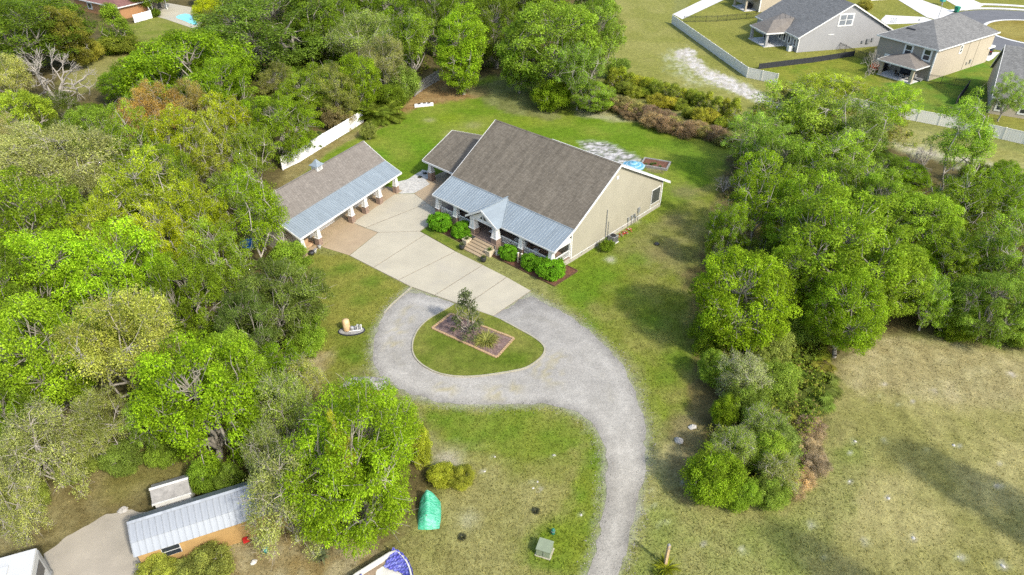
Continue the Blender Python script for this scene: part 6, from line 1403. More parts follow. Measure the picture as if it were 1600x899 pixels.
# ------------------------------------------------------------------ TREES AND SHRUBS, one by one
# kind, x, y, width seen, height m, colour, label, category, prototype variant
TREES = [
 ('shrub', 322, 742, 62, 4, (.10,.17,.015), 'bright green bush behind the barn roof right of the small shed', 'bush', 0),
 ('shrub', 360, 752, 48, 4, (.095,.155,.02), 'green bush behind the barn at the edge of the twiggy tree', 'bush', 1),
 ('shrub', 190, 712, 66, 3, (.10,.14,.025), 'low green bush on the brown ground above the sandy lot', 'bush', 0),
 ('shrub', 255, 705, 60, 3.2, (.11,.165,.02), 'low leafy bush above the small shed', 'bush', 1),
 ('shrub', 118, 722, 70, 2.6, (.11,.14,.03), 'low olive bush below the dull olive tree', 'bush', 1),
 ('shrub', 40, 775, 60, 2.6, (.13,.16,.035), 'low yellowish bush right of the grey twiggy tree above the motorhome', 'bush', 0),
 ('shrub', 1108, 520, 66, 4.5, 'vivid', 'green bush on the lawn side under the large rounded tree', 'bush', 0),
 ('shrub', 1118, 575, 60, 4, (.10,.16,.02), 'mossy green bush left of the grey lichen-covered shrub', 'bush', 1),
 ('shrub', 1165, 632, 80, 4, (.095,.14,.02), 'olive green shrub below the grey lichen-covered one', 'shrub', 1),
 ('twiggy', 1150, 700, 90, 4.5, (.12,.155,.035), 'loose olive shrub above the round vivid bush', 'shrub', 0),
 ('shrub', 1195, 705, 75, 4.2, (.11,.16,.02), 'leafy shrub in the middle of the thicket tip', 'shrub', 0),
 ('shrub', 1205, 770, 64, 3, (.11,.15,.025), 'low olive shrub at the bottom edge of the thicket tip', 'shrub', 1),
 ('shrub', 1210, 600, 80, 4, (.12,.16,.025), 'yellowish green shrub among the palmettos', 'shrub', 0),
 ('oak', 1390, 440, 110, 8.5, (.09,.17,.014), 'green crown on the right flank of the very large vivid tree', 'tree', 0),
 ('open', 1345, 300, 130, 9, (.10,.165,.018), 'green open crown right of the bright open tree', 'tree', 0),
 ('oak', 1375, 330, 100, 8.5, (.085,.165,.016), 'green rounded crown behind the right shoulder of the very large vivid tree', 'tree', 2),
 ('oak', 1225, 262, 100, 9, (.11,.175,.02), 'green crown between the brown grass band tree and the bright open tree', 'tree', 1),
 ('oak', 42, 48, 165, 12, 'dark', 'large dark green round tree filling the top left corner', 'tree', 0),
 ('misty', 8, 118, 70, 9, 'grey', 'grey-green wispy tree cut by the left edge below the corner tree', 'tree', 0),
 ('tall', 112, 58, 52, 11, (.125,.125,.022), 'narrow rusty olive tree between the corner tree and the orange house', 'tree', 0),
 ('cone', 178, 42, 52, 9, 'moss', 'yellow-green cone-shaped tree in front of the orange house', 'tree', 0),
 ('shrub', 183, 66, 70, 4, 'olive', 'wide olive bush at the foot of the cone-shaped tree', 'bush', 0),
 ('shrub', 140, 78, 42, 5, (.17,.17,.03), 'slim golden green shrub left of the cone-shaped tree', 'shrub', 1),
 ('broad', 300, 112, 195, 13, 'bright', 'huge bright green spreading oak left of the grass clearing', 'tree', 0),
 ('broad', 238, 142, 95, 10, 'bright', 'bright green oak crown leaning left against the huge spreading oak', 'tree', 1),
 ('oak', 345, 150, 100, 11, 'vivid', 'green oak crown at the lower right side of the huge spreading oak', 'tree', 1),
 ('misty', 250, 172, 85, 10.5, 'brown', 'brown tree with fading leaves in the middle of the left wood', 'tree', 0),
 ('misty', 298, 165, 66, 10.5, (.15,.118,.045), 'brown tree just right of the other large brown one under the spreading oak', 'tree', 0),
 ('misty', 205, 188, 62, 8.5, 'brown', 'smallest brown tree, left of the two large brown ones', 'tree', 0),
 ('oak', 415, 48, 200, 14, (.058,.115,.018), 'very large deep green oak beside the swimming pool', 'tree', 1),
 ('oak', 505, 42, 110, 13, 'mid', 'mid-green oak to the right of the very large deep green oak', 'tree', 2),
 ('shrub', 322, 14, 46, 5, 'yellow', 'yellow-green bush at the edge of the swimming pool deck', 'bush', 0),
 ('misty', 560, 60, 120, 12, 'sage', 'pale sage-green wispy tree above the bamboo-like thicket', 'tree', 0),
 ('misty', 598, 95, 80, 11, (.13,.14,.055), 'smaller olive wispy tree right of the sage-green one', 'tree', 0),
 ('feather', 482, 150, 100, 8, 'moss', 'feathery mossy tree in the thicket behind the white fence', 'tree', 0),
 ('feather', 432, 140, 70, 7, (.12,.125,.03), 'feathery olive tree right of the brown clearing', 'tree', 0),
 ('feather', 530, 148, 70, 8.5, (.13,.14,.035), 'feathery yellowish tree right of the mossy one in the thicket', 'tree', 0),
 ('oak', 440, 200, 100, 9, 'vivid', 'dense vivid green tree overhanging the left end of the white fence', 'tree', 2),
 ('open', 355, 192, 95, 9, 'yellow', 'yellow-green open tree just below the brown clearing', 'tree', 0),
 ('shrub', 530, 182, 50, 4.5, (.15,.125,.06), 'dull brownish shrub hanging over the middle of the white fence', 'shrub', 0),
 ('oak', 560, 130, 75, 10, 'vivid', 'green tree behind the palm at the corner of the lawn', 'tree', 0),
 ('thin', 640, 62, 110, 14, 'moss', 'tall ragged tree with bare pale branches left of the straight green tree', 'tree', 0),
 ('tall', 722, 82, 88, 13.5, (.085,.19,.012), 'tall straight bright green tree hanging over the red-brown bare earth', 'tree', 0),
 ('oak', 862, 70, 165, 15, (.085,.165,.018), 'big green tree with grey limbs behind the roof ridge', 'tree', 0),
 ('oak', 930, 62, 100, 14, (.095,.165,.022), 'right half of the twin green trees behind the roof ridge', 'tree', 2),
 ('open', 905, 110, 100, 11, (.095,.16,.022), 'open lower crown with pale limbs beneath the twin green trees', 'tree', 1),
 ('shrub', 865, 148, 75, 6, 'vivid', 'vivid green bush at the foot of the big tree with grey limbs', 'bush', 1),
 ('oak', 812, 90, 70, 11, (.09,.18,.02), 'green drooping crown at the left side of the big tree with grey limbs', 'tree', 1),
 ('oak', 775, 45, 95, 13, 'dark', 'dark green tree between the straight green tree and the big limbed tree', 'tree', 0),
 ('oak', 675, 25, 90, 14, 'dark', 'dark tree at the top behind the ragged tree', 'tree', 2),
 ('oak', 597, 8, 95, 13, 'mid', 'mid-green crown at the top edge above the sage-green tree', 'tree', 1),
 ('oak', 735, -6, 95, 13, 'vivid', 'green crown cut by the top edge above the straight green tree', 'tree', 0),
 ('oak', 830, -8, 110, 13, 'mid', 'green crown cut by the top edge above the big limbed tree', 'tree', 2),
 ('oak', 545, 5, 85, 13, 'moss', 'mossy crown at the top edge right of the deep green oak', 'tree', 0),
 ('broad', 235, -14, 60, 8, 'moss', 'mossy low tree behind the pool deck at the top edge', 'tree', 0),
 ('misty', 92, 255, 195, 12, 'grey', 'large grey-olive feathery tree with fine branches at the left edge', 'tree', 0),
 ('misty', 8, 225, 75, 10, (.16,.155,.085), 'grey bare-looking tree cut by the left edge beside the feathery one', 'tree', 0),
 ('broad', 22, 182, 95, 8, (.15,.19,.02), 'yellow-green tree below the dead tree at the left edge', 'tree', 0),
 ('broad', 140, 205, 80, 8, (.10,.15,.02), 'low green tree between the dead tree and the grey feathery one', 'tree', 1),
 ('open', 205, 232, 105, 11, 'moss', 'mossy open tree right of the large grey feathery tree', 'tree', 0),
 ('open', 270, 222, 95, 11, 'yellow', 'yellow-green open tree below the two large brown trees', 'tree', 1),
 ('open', 335, 245, 95, 11, (.165,.185,.018), 'yellow-green open tree left of the vivid tree by the white fence', 'tree', 0),
 ('open', 392, 240, 85, 10, 'moss', 'mossy open tree just left of the end of the white fence', 'tree', 1),
 ('oak', 55, 358, 150, 12, 'vivid', 'dense vivid green oak below the large grey feathery tree', 'tree', 1),
 ('open', 215, 315, 150, 11.5, (.165,.195,.015), 'wide yellow-green oak with pale limbs in the middle of the left wood', 'tree', 0),
 ('open', 160, 370, 90, 10, (.16,.20,.015), 'yellow-green crown between the vivid oak and the wide yellow-green one', 'tree', 1),
 ('oak', 265, 285, 80, 10, 'mid', 'mid-green tree tucked behind the wide yellow-green oak', 'tree', 2),
 ('thin', 398, 318, 118, 13.5, 'bright', 'tall bright green tree with pale trunks at the left end of the garage', 'tree', 1),
 ('open', 318, 345, 120, 11, 'yellow', 'yellow-green oak with visible limbs left of the tall tree by the garage', 'tree', 1),
 ('oak', 75, 438, 145, 11, (.13,.225,.012), 'lime-green rounded oak at the left edge below the vivid one', 'tree', 0),
 ('oak', 195, 442, 150, 11, (.12,.225,.012), 'lime-green rounded oak right of a dark gap in the canopy', 'tree', 2),
 ('open', 262, 388, 100, 10, 'yellow', 'yellow-green tree above the right-hand lime-green rounded oak', 'tree', 0),
 ('open', 345, 412, 115, 9.5, 'moss', 'mossy open tree below the paddling pool', 'tree', 0),
 ('oak', 298, 470, 105, 9.5, 'vivid', 'vivid green oak between the lime-green one and the dark olive tree', 'tree', 1),
 ('feather', 438, 470, 150, 8.5, (.075,.105,.022), 'dark olive fine-leaved tree at the edge of the left lawn', 'tree', 0),
 ('feather', 380, 520, 110, 8, (.068,.10,.02), 'dark olive fine-leaved tree behind the one at the lawn edge', 'tree', 0),
 ('shrub', 478, 525, 66, 5, (.10,.17,.02), 'bright green bush at the foot of the dark olive tree on the lawn edge', 'bush', 1),
 ('shrub', 452, 402, 72, 4.5, (.115,.17,.02), 'green bush in front of the near end of the garage awning', 'bush', 0),
 ('oak', 20, 470, 90, 11, 'dark', 'dark green tree at the left edge between two brighter oaks', 'tree', 2),
 ('oak', 52, 565, 160, 11.5, (.085,.185,.012), 'broad vivid green oak at the left edge in the lower half', 'tree', 0),
 ('misty', 185, 535, 195, 12, (.175,.185,.045), 'large pale olive tree with fine grey branches in the lower left wood', 'tree', 0),
 ('misty', 255, 560, 90, 10, (.165,.165,.05), 'small dull olive tree right of the large pale olive one', 'tree', 0),
 ('oak', 312, 628, 190, 11, 'bright', 'large bright green leafy tree above the galvanised barn', 'tree', 2),
 ('open', 232, 660, 80, 7, (.10,.19,.02), 'green open tree between the bright leafy tree and the small shed', 'tree', 1),
 ('oak', 365, 585, 100, 9, (.115,.19,.02), 'green crown between the bright leafy tree and the dark olive tree', 'tree', 0),
 ('twiggy', 447, 640, 120, 8, (.15,.185,.04), 'half-bare grey-limbed tree left of the lime-green tree', 'tree', 0),
 ('twiggy', 470, 592, 84, 5.5, (.16,.175,.05), 'thin pale shrub-like tree on dry ground beside the dark olive tree', 'tree', 0),
 ('twiggy', 65, 700, 140, 8, (.15,.165,.06), 'grey twiggy thicket tree near the left edge above the sandy lot', 'tree', 0),
 ('twiggy', 10, 785, 85, 7.5, (.15,.165,.065), 'grey twiggy tree cut by the left edge above the motorhome', 'tree', 0),
 ('misty', 150, 668, 115, 7, (.12,.13,.045), 'dull olive tree right of the grey twiggy thicket', 'tree', 0),
 ('broad', 20, 655, 90, 8, 'mid', 'mid-green tree at the left edge above the grey twiggy thicket', 'tree', 1),
 ('feather', 560, 741, 220, 11, 'lime', 'huge lime-green fine-leaved tree in the lower centre', 'tree', 0),
 ('feather', 566, 692, 165, 8, (.125,.215,.012), 'lime-green crown behind the huge lime-green tree', 'tree', 0),
 ('shrub', 652, 690, 50, 5, (.17,.19,.02), 'yellowish shrub at the right edge of the lime-green trees', 'shrub', 0),
 ('twiggy', 446, 775, 155, 9, (.125,.14,.06), 'grey-green twiggy tree overhanging the right end of the barn', 'tree', 0),
 ('twiggy', 418, 712, 80, 7.5, (.12,.145,.05), 'smaller grey-green twiggy tree behind the barn', 'tree', 0),
 ('thin', 537, 728, 56, 12, 'gold', 'slim golden-leaved tree poking up through the huge lime-green one', 'tree', 0),
 ('shrub', 246, 896, 62, 2.0, (.14,.16,.03), 'mossy green bush in front of the barn window', 'bush', 0),
 ('shrub', 318, 888, 92, 2.2, (.145,.155,.035), 'wide mossy bush right of the one before the barn window', 'bush', 1),
 ('shrub', 690, 740, 52, 1.6, (.155,.17,.02), 'low yellow-green shrub, left half of the clump on the lower lawn', 'shrub', 0),
 ('shrub', 718, 744, 54, 1.5, (.15,.165,.022), 'low yellow-green shrub, right half of the clump on the lower lawn', 'shrub', 1),
 ('oak', 1160, 468, 165, 10, 'bright', 'large bright green rounded tree at the front of the right-hand wood', 'tree', 0),
 ('oak', 1318, 400, 205, 11.5, (.085,.185,.012), 'very large vivid green tree in the middle of the right-hand wood', 'tree', 1),
 ('oak', 1258, 345, 130, 10, (.09,.19,.013), 'vivid green crown left of the very large vivid tree', 'tree', 2),
 ('oak', 1235, 440, 95, 8.5, 'vivid', 'vivid green tree between the large rounded tree and the very large one', 'tree', 2),
 ('oak', 1325, 490, 120, 9, 'vivid', 'vivid green tree standing at the edge of the mown field', 'tree', 0),
 ('open', 1190, 310, 130, 10, 'bright', 'bright green open tree with pale limbs by the back lawn', 'tree', 0),
 ('open', 1132, 362, 80, 8, 'vivid', 'small open green tree leaning over the lawn beside the end wall', 'tree', 1),
 ('open', 1188, 222, 110, 10, (.12,.175,.03), 'open tree at the end of the brown grass band', 'tree', 1),
 ('thin', 1260, 185, 170, 12.5, (.14,.19,.025), 'tall airy tree in front of the black fabric fence', 'tree', 0),
 ('thin', 1340, 205, 120, 13, (.115,.155,.03), 'tall airy tree left of the tan house patio', 'tree', 1),
 ('open', 1290, 262, 150, 9.5, (.13,.19,.018), 'bright open tree below the tall airy trees', 'tree', 0),
 ('open', 1390, 170, 85, 9, (.14,.20,.02), 'yellow-green open tree in front of the tan house patio', 'tree', 1),
 ('open', 1295, 140, 120, 6, (.18,.22,.02), 'low yellow-green thicket tree right of the beige fence corner', 'tree', 0),
 ('thin', 1512, 205, 105, 13, (.12,.19,.025), 'tall airy tree with pale trunks before the beige fence on the right', 'tree', 1),
 ('open', 1575, 150, 55, 7, (.12,.17,.03), 'small open tree leaning toward the dark-roofed house', 'tree', 0),
 ('oak', 1432, 352, 125, 8, (.085,.17,.015), 'green tree behind the very large vivid tree', 'tree', 0),
 ('open', 1495, 322, 120, 8.5, 'mid', 'mid-green open tree behind the right-hand wood below the airy tree', 'tree', 0),
 ('open', 1572, 318, 110, 9, 'vivid', 'green open tree near the right edge below the beige fence', 'tree', 1),
 ('open', 1492, 405, 100, 6.5, 'mid', 'mid-green tree in the shady middle of the right-hand wood', 'tree', 1),
 ('open', 1585, 400, 120, 9, (.085,.16,.02), 'green open tree cut by the right edge of the picture', 'tree', 0),
 ('oak', 1548, 478, 105, 7, (.08,.155,.02), 'green tree standing over the field edge near the right border', 'tree', 1),
 ('open', 1455, 470, 90, 6, (.11,.175,.02), 'small yellowish green tree at the top of the mown field', 'tree', 1),
 ('shrub', 1500, 505, 60, 3.5, 'moss', 'mossy bush at the field edge between two green trees', 'bush', 0),
 ('shrub', 1600, 520, 60, 3.5, (.10,.17,.02), 'green bush at the field edge on the right border', 'bush', 1),
 ('twiggy', 1165, 588, 100, 5, (.15,.165,.085), 'grey lichen-covered bare shrub below the large rounded tree', 'shrub', 0),
 ('shrub', 1132, 645, 48, 4, 'vivid', 'small vivid green shrub below the grey lichen-covered one', 'shrub', 1),
 ('twiggy', 1190, 668, 90, 4, (.10,.13,.03), 'dull green twiggy shrub in the tip of the right-hand thicket', 'shrub', 0),
 ('shrub', 1215, 690, 80, 3.6, (.10,.135,.03), 'olive shrub right of the dull twiggy one in the thicket tip', 'shrub', 0),
 ('twiggy', 1215, 735, 90, 3.5, (.12,.13,.05), 'half-dry twiggy shrub beside the heap of dead brush', 'shrub', 0),
 ('shrub', 1115, 748, 100, 5, (.055,.165,.01), 'round deep vivid green bush at the lower tip of the thicket', 'bush', 1),
 ('shrub', 1155, 770, 60, 3.2, (.09,.175,.015), 'brighter green bush hugging the round vivid one', 'bush', 0),
 ('shrub', 1250, 510, 80, 4, (.12,.16,.03), 'mossy shrub at the top of the palmetto patch', 'shrub', 1),
 ('shrub', 1205, 545, 70, 4, (.13,.15,.04), 'olive shrub right of the grey lichen-covered one', 'shrub', 0),
 ('feather', 925, 150, 75, 5, (.115,.20,.02), 'soft bright green willow-like bush behind the house', 'bush', 0),
 ('shrub', 965, 108, 40, 4, (.075,.11,.02), 'dark bush at the far end of the shrub row', 'bush', 0),
 ('shrub', 243, 20, 16, 2.2, 'dark', 'clipped round green bush beside the white vinyl screen', 'bush', 1),
 ('shrub', 1352, 8, 24, 2.2, (.15,.14,.03), 'small reddish green bush by the pillars of the cream house front', 'bush', 0),
 ('shrub', 1367, 104, 14, 1.6, (.42,.10,.015), 'orange-leaved bush at the corner of the tan house patio', 'bush', 1),
 ('shrub', 610, 152, 56, 5, 'dark', 'dark shrub at the left of the timber fence end', 'shrub', 0),
 ('shrub', 632, 128, 60, 7, (.12,.17,.03), 'mottled green bush hanging in front of the timber fence', 'bush', 1),
 ('shrub', 575, 205, 30, 3, (.15,.17,.04), 'small yellowish bush at the right end of the white fence', 'bush', 1),
 ('magnolia', 729, 488, 68, 4.8, (.060,.075,.032), 'dark bronze-green magnolia in the brick-edged bed', 'tree', 0),
 ('box', 688.5, 347, 45, 1.9, (.075,.165,.010), 'clipped green hedge bush at the far left end of the porch', 'hedge', 0),
 ('box', 721, 360, 39, 1.8, (.075,.165,.010), 'clipped green hedge bush left of the front steps', 'hedge', 0),
 ('box', 796, 395, 37, 1.6, (.075,.165,.010), 'clipped green hedge bush right of the front steps', 'hedge', 0),
 ('box', 829, 410, 36, 1.7, (.075,.165,.010), 'clipped green hedge bush right of the white post stubs', 'hedge', 0),
 ('box', 861, 419, 58, 1.9, (.075,.165,.010), 'largest clipped hedge bush, at the right corner of the porch', 'hedge', 0),
 ('shrub', 948, 384, 29, 1.6, (.05,.125,.012), 'green bush hiding the air conditioner by the end wall', 'bush', 1),
]
for kd, x, y, w, h, c, lab, cat, sd_ in TREES: plant(kd, x, y, w, h, c, lab, cat, seed=sd_)
# bare dead tree, pale snag
for (px, py, s, hz), lab in (((92, 160, 5.8, 5.6), 'dead grey bare-branched tree on the left beside the clearing'), ((1357, 118, 1.6, 3.0), 'pale dead snag standing left of the tan house patio')):
    q = at(px, py); r = thing('dead_tree', lab, 'tree', (q[0], q[1], -.05), 1.0); r.scale = (s, s, hz); put('branches', MESH['dead'], r)
for (px, py, s, hz), lab in (((1440, 262, 1.5, 2.2), 'bare grey dead trunk among shrubs below the right-hand beige fence'), ((1130, 300, 1.6, 1.4), 'fallen bare grey branches at the lawn edge under the bright open tree'), ((1420, 268, 1.2, 2.0), 'second bare grey trunk left of the first among the shrubs')):
    q = at(px, py); r = thing('dead_tree', lab, 'tree', (q[0], q[1], -.05), 2.0); r.scale = (s, s, hz); put('branches', MESH['dead'], r)
# hedge row of young shrubs, band of dry brown grass
nrow = 15
for i in range(nrow):
    t_ = i/(nrow-1); x = 958+t_*190; y = 118+t_*56+random.uniform(-3, 3)
    plant(random.choice(['cone', 'shrub', 'cone']), x, y, random.uniform(24, 36), random.uniform(2.6, 4.0), random.choice([(.135,.16,.02), (.165,.175,.022), (.12,.145,.022)]), 'young dark green shrub in the row between the lawn and the sand track', 'shrub', group='row of young shrubs behind the lawn')
for i in range(11):
    t_ = i/10; x = 975+t_*170; y = 135+t_*62+random.uniform(-4, 4)
    plant('shrub', x, y, random.uniform(26, 38), random.uniform(1.8, 2.8), random.choice([(.135,.16,.022), (.18,.175,.025), (.12,.14,.025)]), 'low yellowish bush in front of the row of young shrubs', 'bush', group='low bushes before the shrub row', seed=i % 2)
for i in range(20):
    t_ = i/19; x = 940+t_*195+random.uniform(-5, 5); y = 160+t_*58+random.uniform(-6, 6)
    plant('brush', x, y, random.uniform(30, 44), random.uniform(1.5, 2.4), random.choice([(.17,.125,.075), (.145,.105,.07), (.20,.15,.085), (.15,.14,.05)] if t_ > .2 else [(.12,.15,.035), (.16,.14,.06)]), 'tuft of tall dry brown grass along the back of the lawn', 'grass', 'dry_grass', group='band of dry brown grass')
for i, (x, y, w) in enumerate([(1268, 668, 44), (1262, 700, 46), (1275, 725, 44), (1250, 748, 40), (1262, 682, 40), (1240, 765, 34)]):
    plant('brush', x, y, w, 1.2, random.choice([(.22,.17,.11), (.19,.15,.10)]), 'heaped dead pale brush on the field side of the thicket', 'brush', 'dead_brush', group='heap of dead brush')
# palmettos
PALM = [(1225,520),(1262,530),(1235,545),(1275,548),(1215,565),(1252,562),(1282,575),(1232,585),(1265,592),(1288,600),(1218,610),(1250,612),(1278,622),(1235,632),(1262,640),(1208,635),(1225,655),(1190,630),(1195,610)]
for i, (x, y) in enumerate(PALM):
    tuft(('fan', 'fan2')[i % 2], x, y, random.uniform(1.15, 1.7), random.choice([(.16,.19,.02), (.11,.16,.025), (.19,.19,.03), (.12,.15,.03)]), 'saw palmetto with fan leaves between the bright rounded tree and the field', 'palmetto', 'palmetto', 'fronds', 'saw palmettos beside the field')
for i, (x, y, s, lab) in enumerate([(180,72,2.2,'pale-skirted palmetto under the cone-shaped tree, the left one'), (200,74,2.0,'pale-skirted palmetto under the cone-shaped tree, the right one'), (1500,498,1.2,'small palmetto at the field edge on the right')]):
    tuft('fan2', x, y, s, (.20,.18,.08), lab, 'palmetto', 'palmetto', 'fronds')
for i, (x, y, s, c, lab) in enumerate([(583,182,2.2,(.13,.18,.02),'bushy yellow-green palm at the lawn corner, the left one'), (603,180,2.1,(.14,.18,.02),'bushy yellow-green palm at the lawn corner, the right one'), (592,170,2.2,(.12,.16,.02),'bushy palm behind the two at the lawn corner'),
        (486,229,1.5,(.075,.12,.02),'small palm drooping over the middle of the white fence'), (447,250,1.5,(.08,.13,.02),'small palm drooping over the left end of the white fence'), (505,215,1.3,(.09,.13,.03),'little palm against the white fence left of the brownish shrub')]):
    tuft('palm' if i < 3 else 'palm_small', x, y, s, c, lab, 'palm', 'palm', 'fronds', stem=.35, lift=.5)
tuft('liriope', 760, 527, 1.55, (.26,.27,.075), 'round clump of pale striped grass in the brick-edged bed', 'grass clump', 'grass_clump', z=.06)
tuft('strap', 1042, 884, 1.15, (.20,.22,.015), 'yellow-green strappy shrub round the foot of the timber post', 'shrub', 'shrub')
tuft('strap', 1030, 893, .8, (.11,.14,.02), 'darker strappy plant left of the one at the timber post', 'shrub', 'shrub')
q = at(503, 873); t = thing('potted_agave', 'spiky grey-green potted agave below the lime-green tree', 'pot plant', (q[0], q[1], 0)); MB().lathe([(.2, 0), (.28, .3), (.3, .34)], 14).build('pot', 'dark_plastic', t, True); c = put('plant', MESH['strap'], t); c.location = (0, 0, .3); c.scale = (.9, .9, .8); c.color = (.16, .19, .10, 1)
for x, y, lab in ((664, 270, 'spindly dark weed clump on the white gravel by the carport column'), (656, 276, 'smaller weed clump on the white gravel left of the carport column'), (837, 797, 'dark dead weed tuft standing in the lower lawn'), (722, 838, 'grey dead weed tuft on the dry lawn near the green tarpaulin')):
    tuft('liriope', x, y, .42, (.07,.075,.045), lab, 'weed', 'weed')
# trees beyond the frame whose shade falls on the mown field
for (x, y, R, h), lab in (((42.0, 27.0, 2.5, 16), 'tall tree beyond the right border shading the mown field'), ((33.5, 15.5, 2.1, 21), 'tall tree beyond the lower right corner shading the field')):
    tm, cm, hh, cz = PROTO[('oak', 0)]
    r = thing('tree', lab, 'tree', (x, y, 0), 1.0); r.scale = (R, R, h/hh); put('trunk', tm, r); c = put('crown', cm, r); c.color = (*CN['mid'], 1)

# ------------------------------------------------------------------ UNDERSTORY: smaller trees filling the woods (individuals), then brush and ground cover (stuff)
def in_frame(x, y, z=2):
    c, s = math.cos(CAM_PITCH), math.sin(CAM_PITCH); dep = y*c-(z-CAM_H)*s
    if dep <= 1: return False
    u = 800+CAM_F*x/dep; v = 449.5-CAM_F*(y*s+(z-CAM_H)*c)/dep
    return -60 < u < 1660 and -60 < v < 960
WOODS = [('left', Z([(-60,0),(95,0),(100,90),(60,130),(130,165),(200,110),(250,75),(330,50),(320,-30),(960,-30),(940,40),(900,115),(770,110),(690,112),(640,118),(560,165),(520,180),(430,225),(425,300),(440,385),(475,440),(490,520),(470,570),(450,610),(430,660),(400,700),(340,720),(250,730),(190,690),(120,720),(20,780),(-80,800)])),
         ('right', Z([(1150,250),(1240,235),(1330,245),(1420,290),(1530,285),(1640,310),(1640,520),(1480,490),(1380,490),(1290,520),(1230,520),(1120,430),(1115,370)]))]
FILL = {'left': ('lower tree squeezed under taller crowns in the left-hand wood', 'understory trees of the left-hand wood'), 'right': ('lower tree squeezed under taller crowns in the right-hand wood', 'understory trees of the right-hand wood')}
rr = random.Random(5)
CLEAR = [Z([(20,60),(110,75),(215,75),(215,130),(150,185),(40,180)]), Z([(380,140),(432,140),(432,185),(385,185)]), Z([(225,740),(310,720),(310,800),(225,800)])]
for nm, poly in WOODS:
    xs = [p[0] for p in poly]; ys = [p[1] for p in poly]; got = 0
    for _ in range(9000):
        if got >= (95 if nm == 'left' else 22): break
        x, y = rr.uniform(min(xs), max(xs)), rr.uniform(min(ys), max(ys))
        if not pip(np.array([x]), np.array([y]), poly)[0] or not in_frame(x, y, 4) or any(pip(np.array([x]), np.array([y]), c_)[0] for c_ in CLEAR): continue
        if any((x-a)**2+(y-b)**2 < (.62*r_+1.3)**2 for a, b, r_, _h in placed): continue
        kd, sd_ = rr.choice([('oak', 0), ('oak', 2), ('open', 1), ('broad', 0), ('misty', 0), ('shrub', 1), ('feather', 0)])
        R = rr.uniform(1.8, 3.2)*(1+.25*(y > 110)); h = rr.uniform(4.2, 7.0)*(.8 if nm == 'right' else 1)
        tm, cm, hh, cz = PROTO[(kd, sd_)]
        r = thing('tree', FILL[nm][0], 'tree', (x, y, -.02), rr.uniform(0, 6.28), FILL[nm][1]); r.scale = (R, R, h/hh)
        put('trunk', tm, r); c = put('crown', cm, r); k = rr.choice([CN['mid'], CN['moss'], CN['dark'], CN['vivid'], CN['olive'], (.12,.165,.02)]); j = rr.uniform(.85, 1.1)
        c.color = (k[0]*j, k[1]*j, k[2]*j, 1); placed.append((x, y, R, h)); got += 1
# brush: clumps of small leaves over the wood floor, one object
def brush_mass(name, polys, nclump, seed, hmax=1.6, leaf=.24):
    r = np.random.default_rng(seed); Vs, Qs, Cs, off = [], [], [], 0
    for poly, frac in polys:
        A = np.array(poly); lo, hi = A.min(0), A.max(0); want = int(nclump*frac); got = 0
        while got < want:
            P = r.uniform(lo, hi, (400, 2)); P = P[pip(P[:, 0], P[:, 1], poly)]
            P = P[[in_frame(*p) and not any(pip(np.array([p[0]]), np.array([p[1]]), c_)[0] for c_ in CLEAR) for p in P]] if len(P) else P
            for p in P:
                if got >= want: break
                got += 1; n = int(r.uniform(26, 60)); rad = r.uniform(.4, 1.1); h = r.uniform(.5, hmax); sc = 1+.6*(p[1] > 100)
                d = unit(r.normal(size=(n, 3))+np.array((0, 0, .5))); d[:, 2] = np.abs(d[:, 2]); pos = np.array((p[0], p[1], .05))+d*np.array((rad, rad, h))*r.uniform(.5, 1.05, (n, 1))
                nr = unit(d+np.array((0, 0, .6))+.6*r.normal(size=(n, 3))); v, q = leaf_cards(pos, nr, leaf*sc, leaf*.62*sc, r)
                base = np.array([(.13,.18,.018), (.16,.20,.02), (.17,.175,.03), (.17,.14,.05), (.10,.15,.018)][r.integers(5)])*r.uniform(.85, 1.15)
                Vs.append(v); Qs.append(q+off); off += len(v); Cs.append(np.repeat(base[None], len(v), 0))
    return stuff(put(name, np_mesh(name, np.concatenate(Vs), np.concatenate(Qs), 'ground_foliage', col=np.concatenate(Cs))))
TIP = Z([(1120,520),(1270,520),(1285,600),(1270,660),(1245,770),(1150,790),(1085,780),(1090,720),(1130,650),(1115,580)])
SAPL = Z([(1215,140),(1330,140),(1400,170),(1430,230),(1330,240),(1190,215),(1170,180)])
brush_mass('undergrowth', [(WOODS[0][1], .62), (WOODS[1][1], .2), (TIP, .1), (SAPL, .08)], 4300, 3, 2.6, .2)
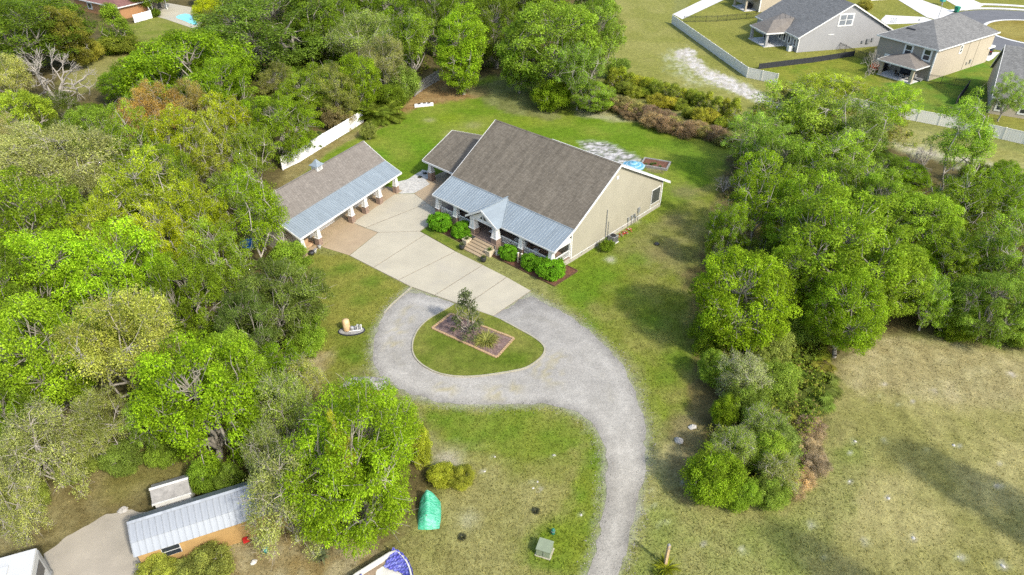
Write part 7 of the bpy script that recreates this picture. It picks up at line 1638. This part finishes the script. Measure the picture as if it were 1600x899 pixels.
# grass: blades standing in the near lawns, one object, tinted by the cover they grow in
def grass_mass(n, seed):
    r = np.random.default_rng(seed); y = 24+(80-24)*r.random(n)**1.25; x = (r.random(n)-.5)*2*(y*.72+16)
    c, g = cover_at(x, y); isl = pip(x, y, ISL)
    keep = (r.random(n) < g) & ~pip(x, y, DRIVE) & ~isl
    for poly in [SLABS_ALL, BEDS, LOT]: keep &= ~pip(x, y, poly)
    x, y, c = x[keep], y[keep], c[keep]; k = len(x)
    h = r.uniform(.05, .13, k)*(.8+.5*fbm(x*.4, y*.4, 3, 3)); an = r.uniform(0, 6.28, k); w = r.uniform(.02, .05, k); ln = r.normal(0, .10, (k, 2))
    a = np.stack([x-np.cos(an)*w, y-np.sin(an)*w, np.zeros(k)], 1); b = np.stack([x+np.cos(an)*w, y+np.sin(an)*w, np.zeros(k)], 1); t = np.stack([x+ln[:, 0], y+ln[:, 1], h], 1)
    V = np.stack([a, b, t], 1).reshape(-1, 3); cc = np.repeat(c*r.uniform(.75, 1.3, (k, 1)), 3, 0)
    return stuff(put('grass', np_mesh('grass', V, np.arange(3*k).reshape(-1, 3), 'ground_foliage', col=cc)))
LOT = plan([(60,866),(100,842),(130,822),(165,803),(200,795),(240,798),(240,900),(220,1010),(40,1010)])
SLABS_ALL = plan([(495,386),(546,401),(640,449),(770,496),(832,455),(760,412),(656,360),(690,330),(647,300),(617,300)])
BEDS = [hw(*p)[:2] for p in [(-18.7, -5.3), (1.8, -5.0), (1.8, -.8), (.2, -.8), (.2, 18), (-18.7, 18)]]
grass_mass(230000, 9)
# loose stones along the rim of the gravel drive and leaves on the wood floor, one object each
def pebbles(n, seed):
    r = np.random.default_rng(seed); P = np.array(resample(smooth_poly(DRIVE, 2), .05)); i = r.integers(0, len(P), n); off = r.normal(0, .38, (n, 2)); p = P[i]+off
    s = r.uniform(.02, .055, n); an = r.uniform(0, 6.28, n); c3, s3 = np.cos(an)*s, np.sin(an)*s
    V = np.stack([np.stack([p[:, 0]+c3, p[:, 1]+s3, np.full(n, .01)], 1), np.stack([p[:, 0]-s3, p[:, 1]+c3, np.full(n, .01)], 1), np.stack([p[:, 0]-c3, p[:, 1]-s3, np.full(n, .01)], 1), np.stack([p[:, 0]+s3, p[:, 1]-c3, np.full(n, .01)], 1), np.stack([p[:, 0], p[:, 1], .01+s*1.1], 1)], 1).reshape(-1, 3)
    o = np.arange(n)[:, None]*5; Q = np.concatenate([o+np.array([[0, 1, 4]]), o+np.array([[1, 2, 4]]), o+np.array([[2, 3, 4]]), o+np.array([[3, 0, 4]])], 0)
    col = np.repeat(np.array((.21, .195, .165))[None]*r.uniform(.4, 1.3, (n, 1)), 5, 0)
    return stuff(put('loose_stones', np_mesh('loose_stones', V, Q, 'drive_gravel', col=col)))
pebbles(4200, 4)
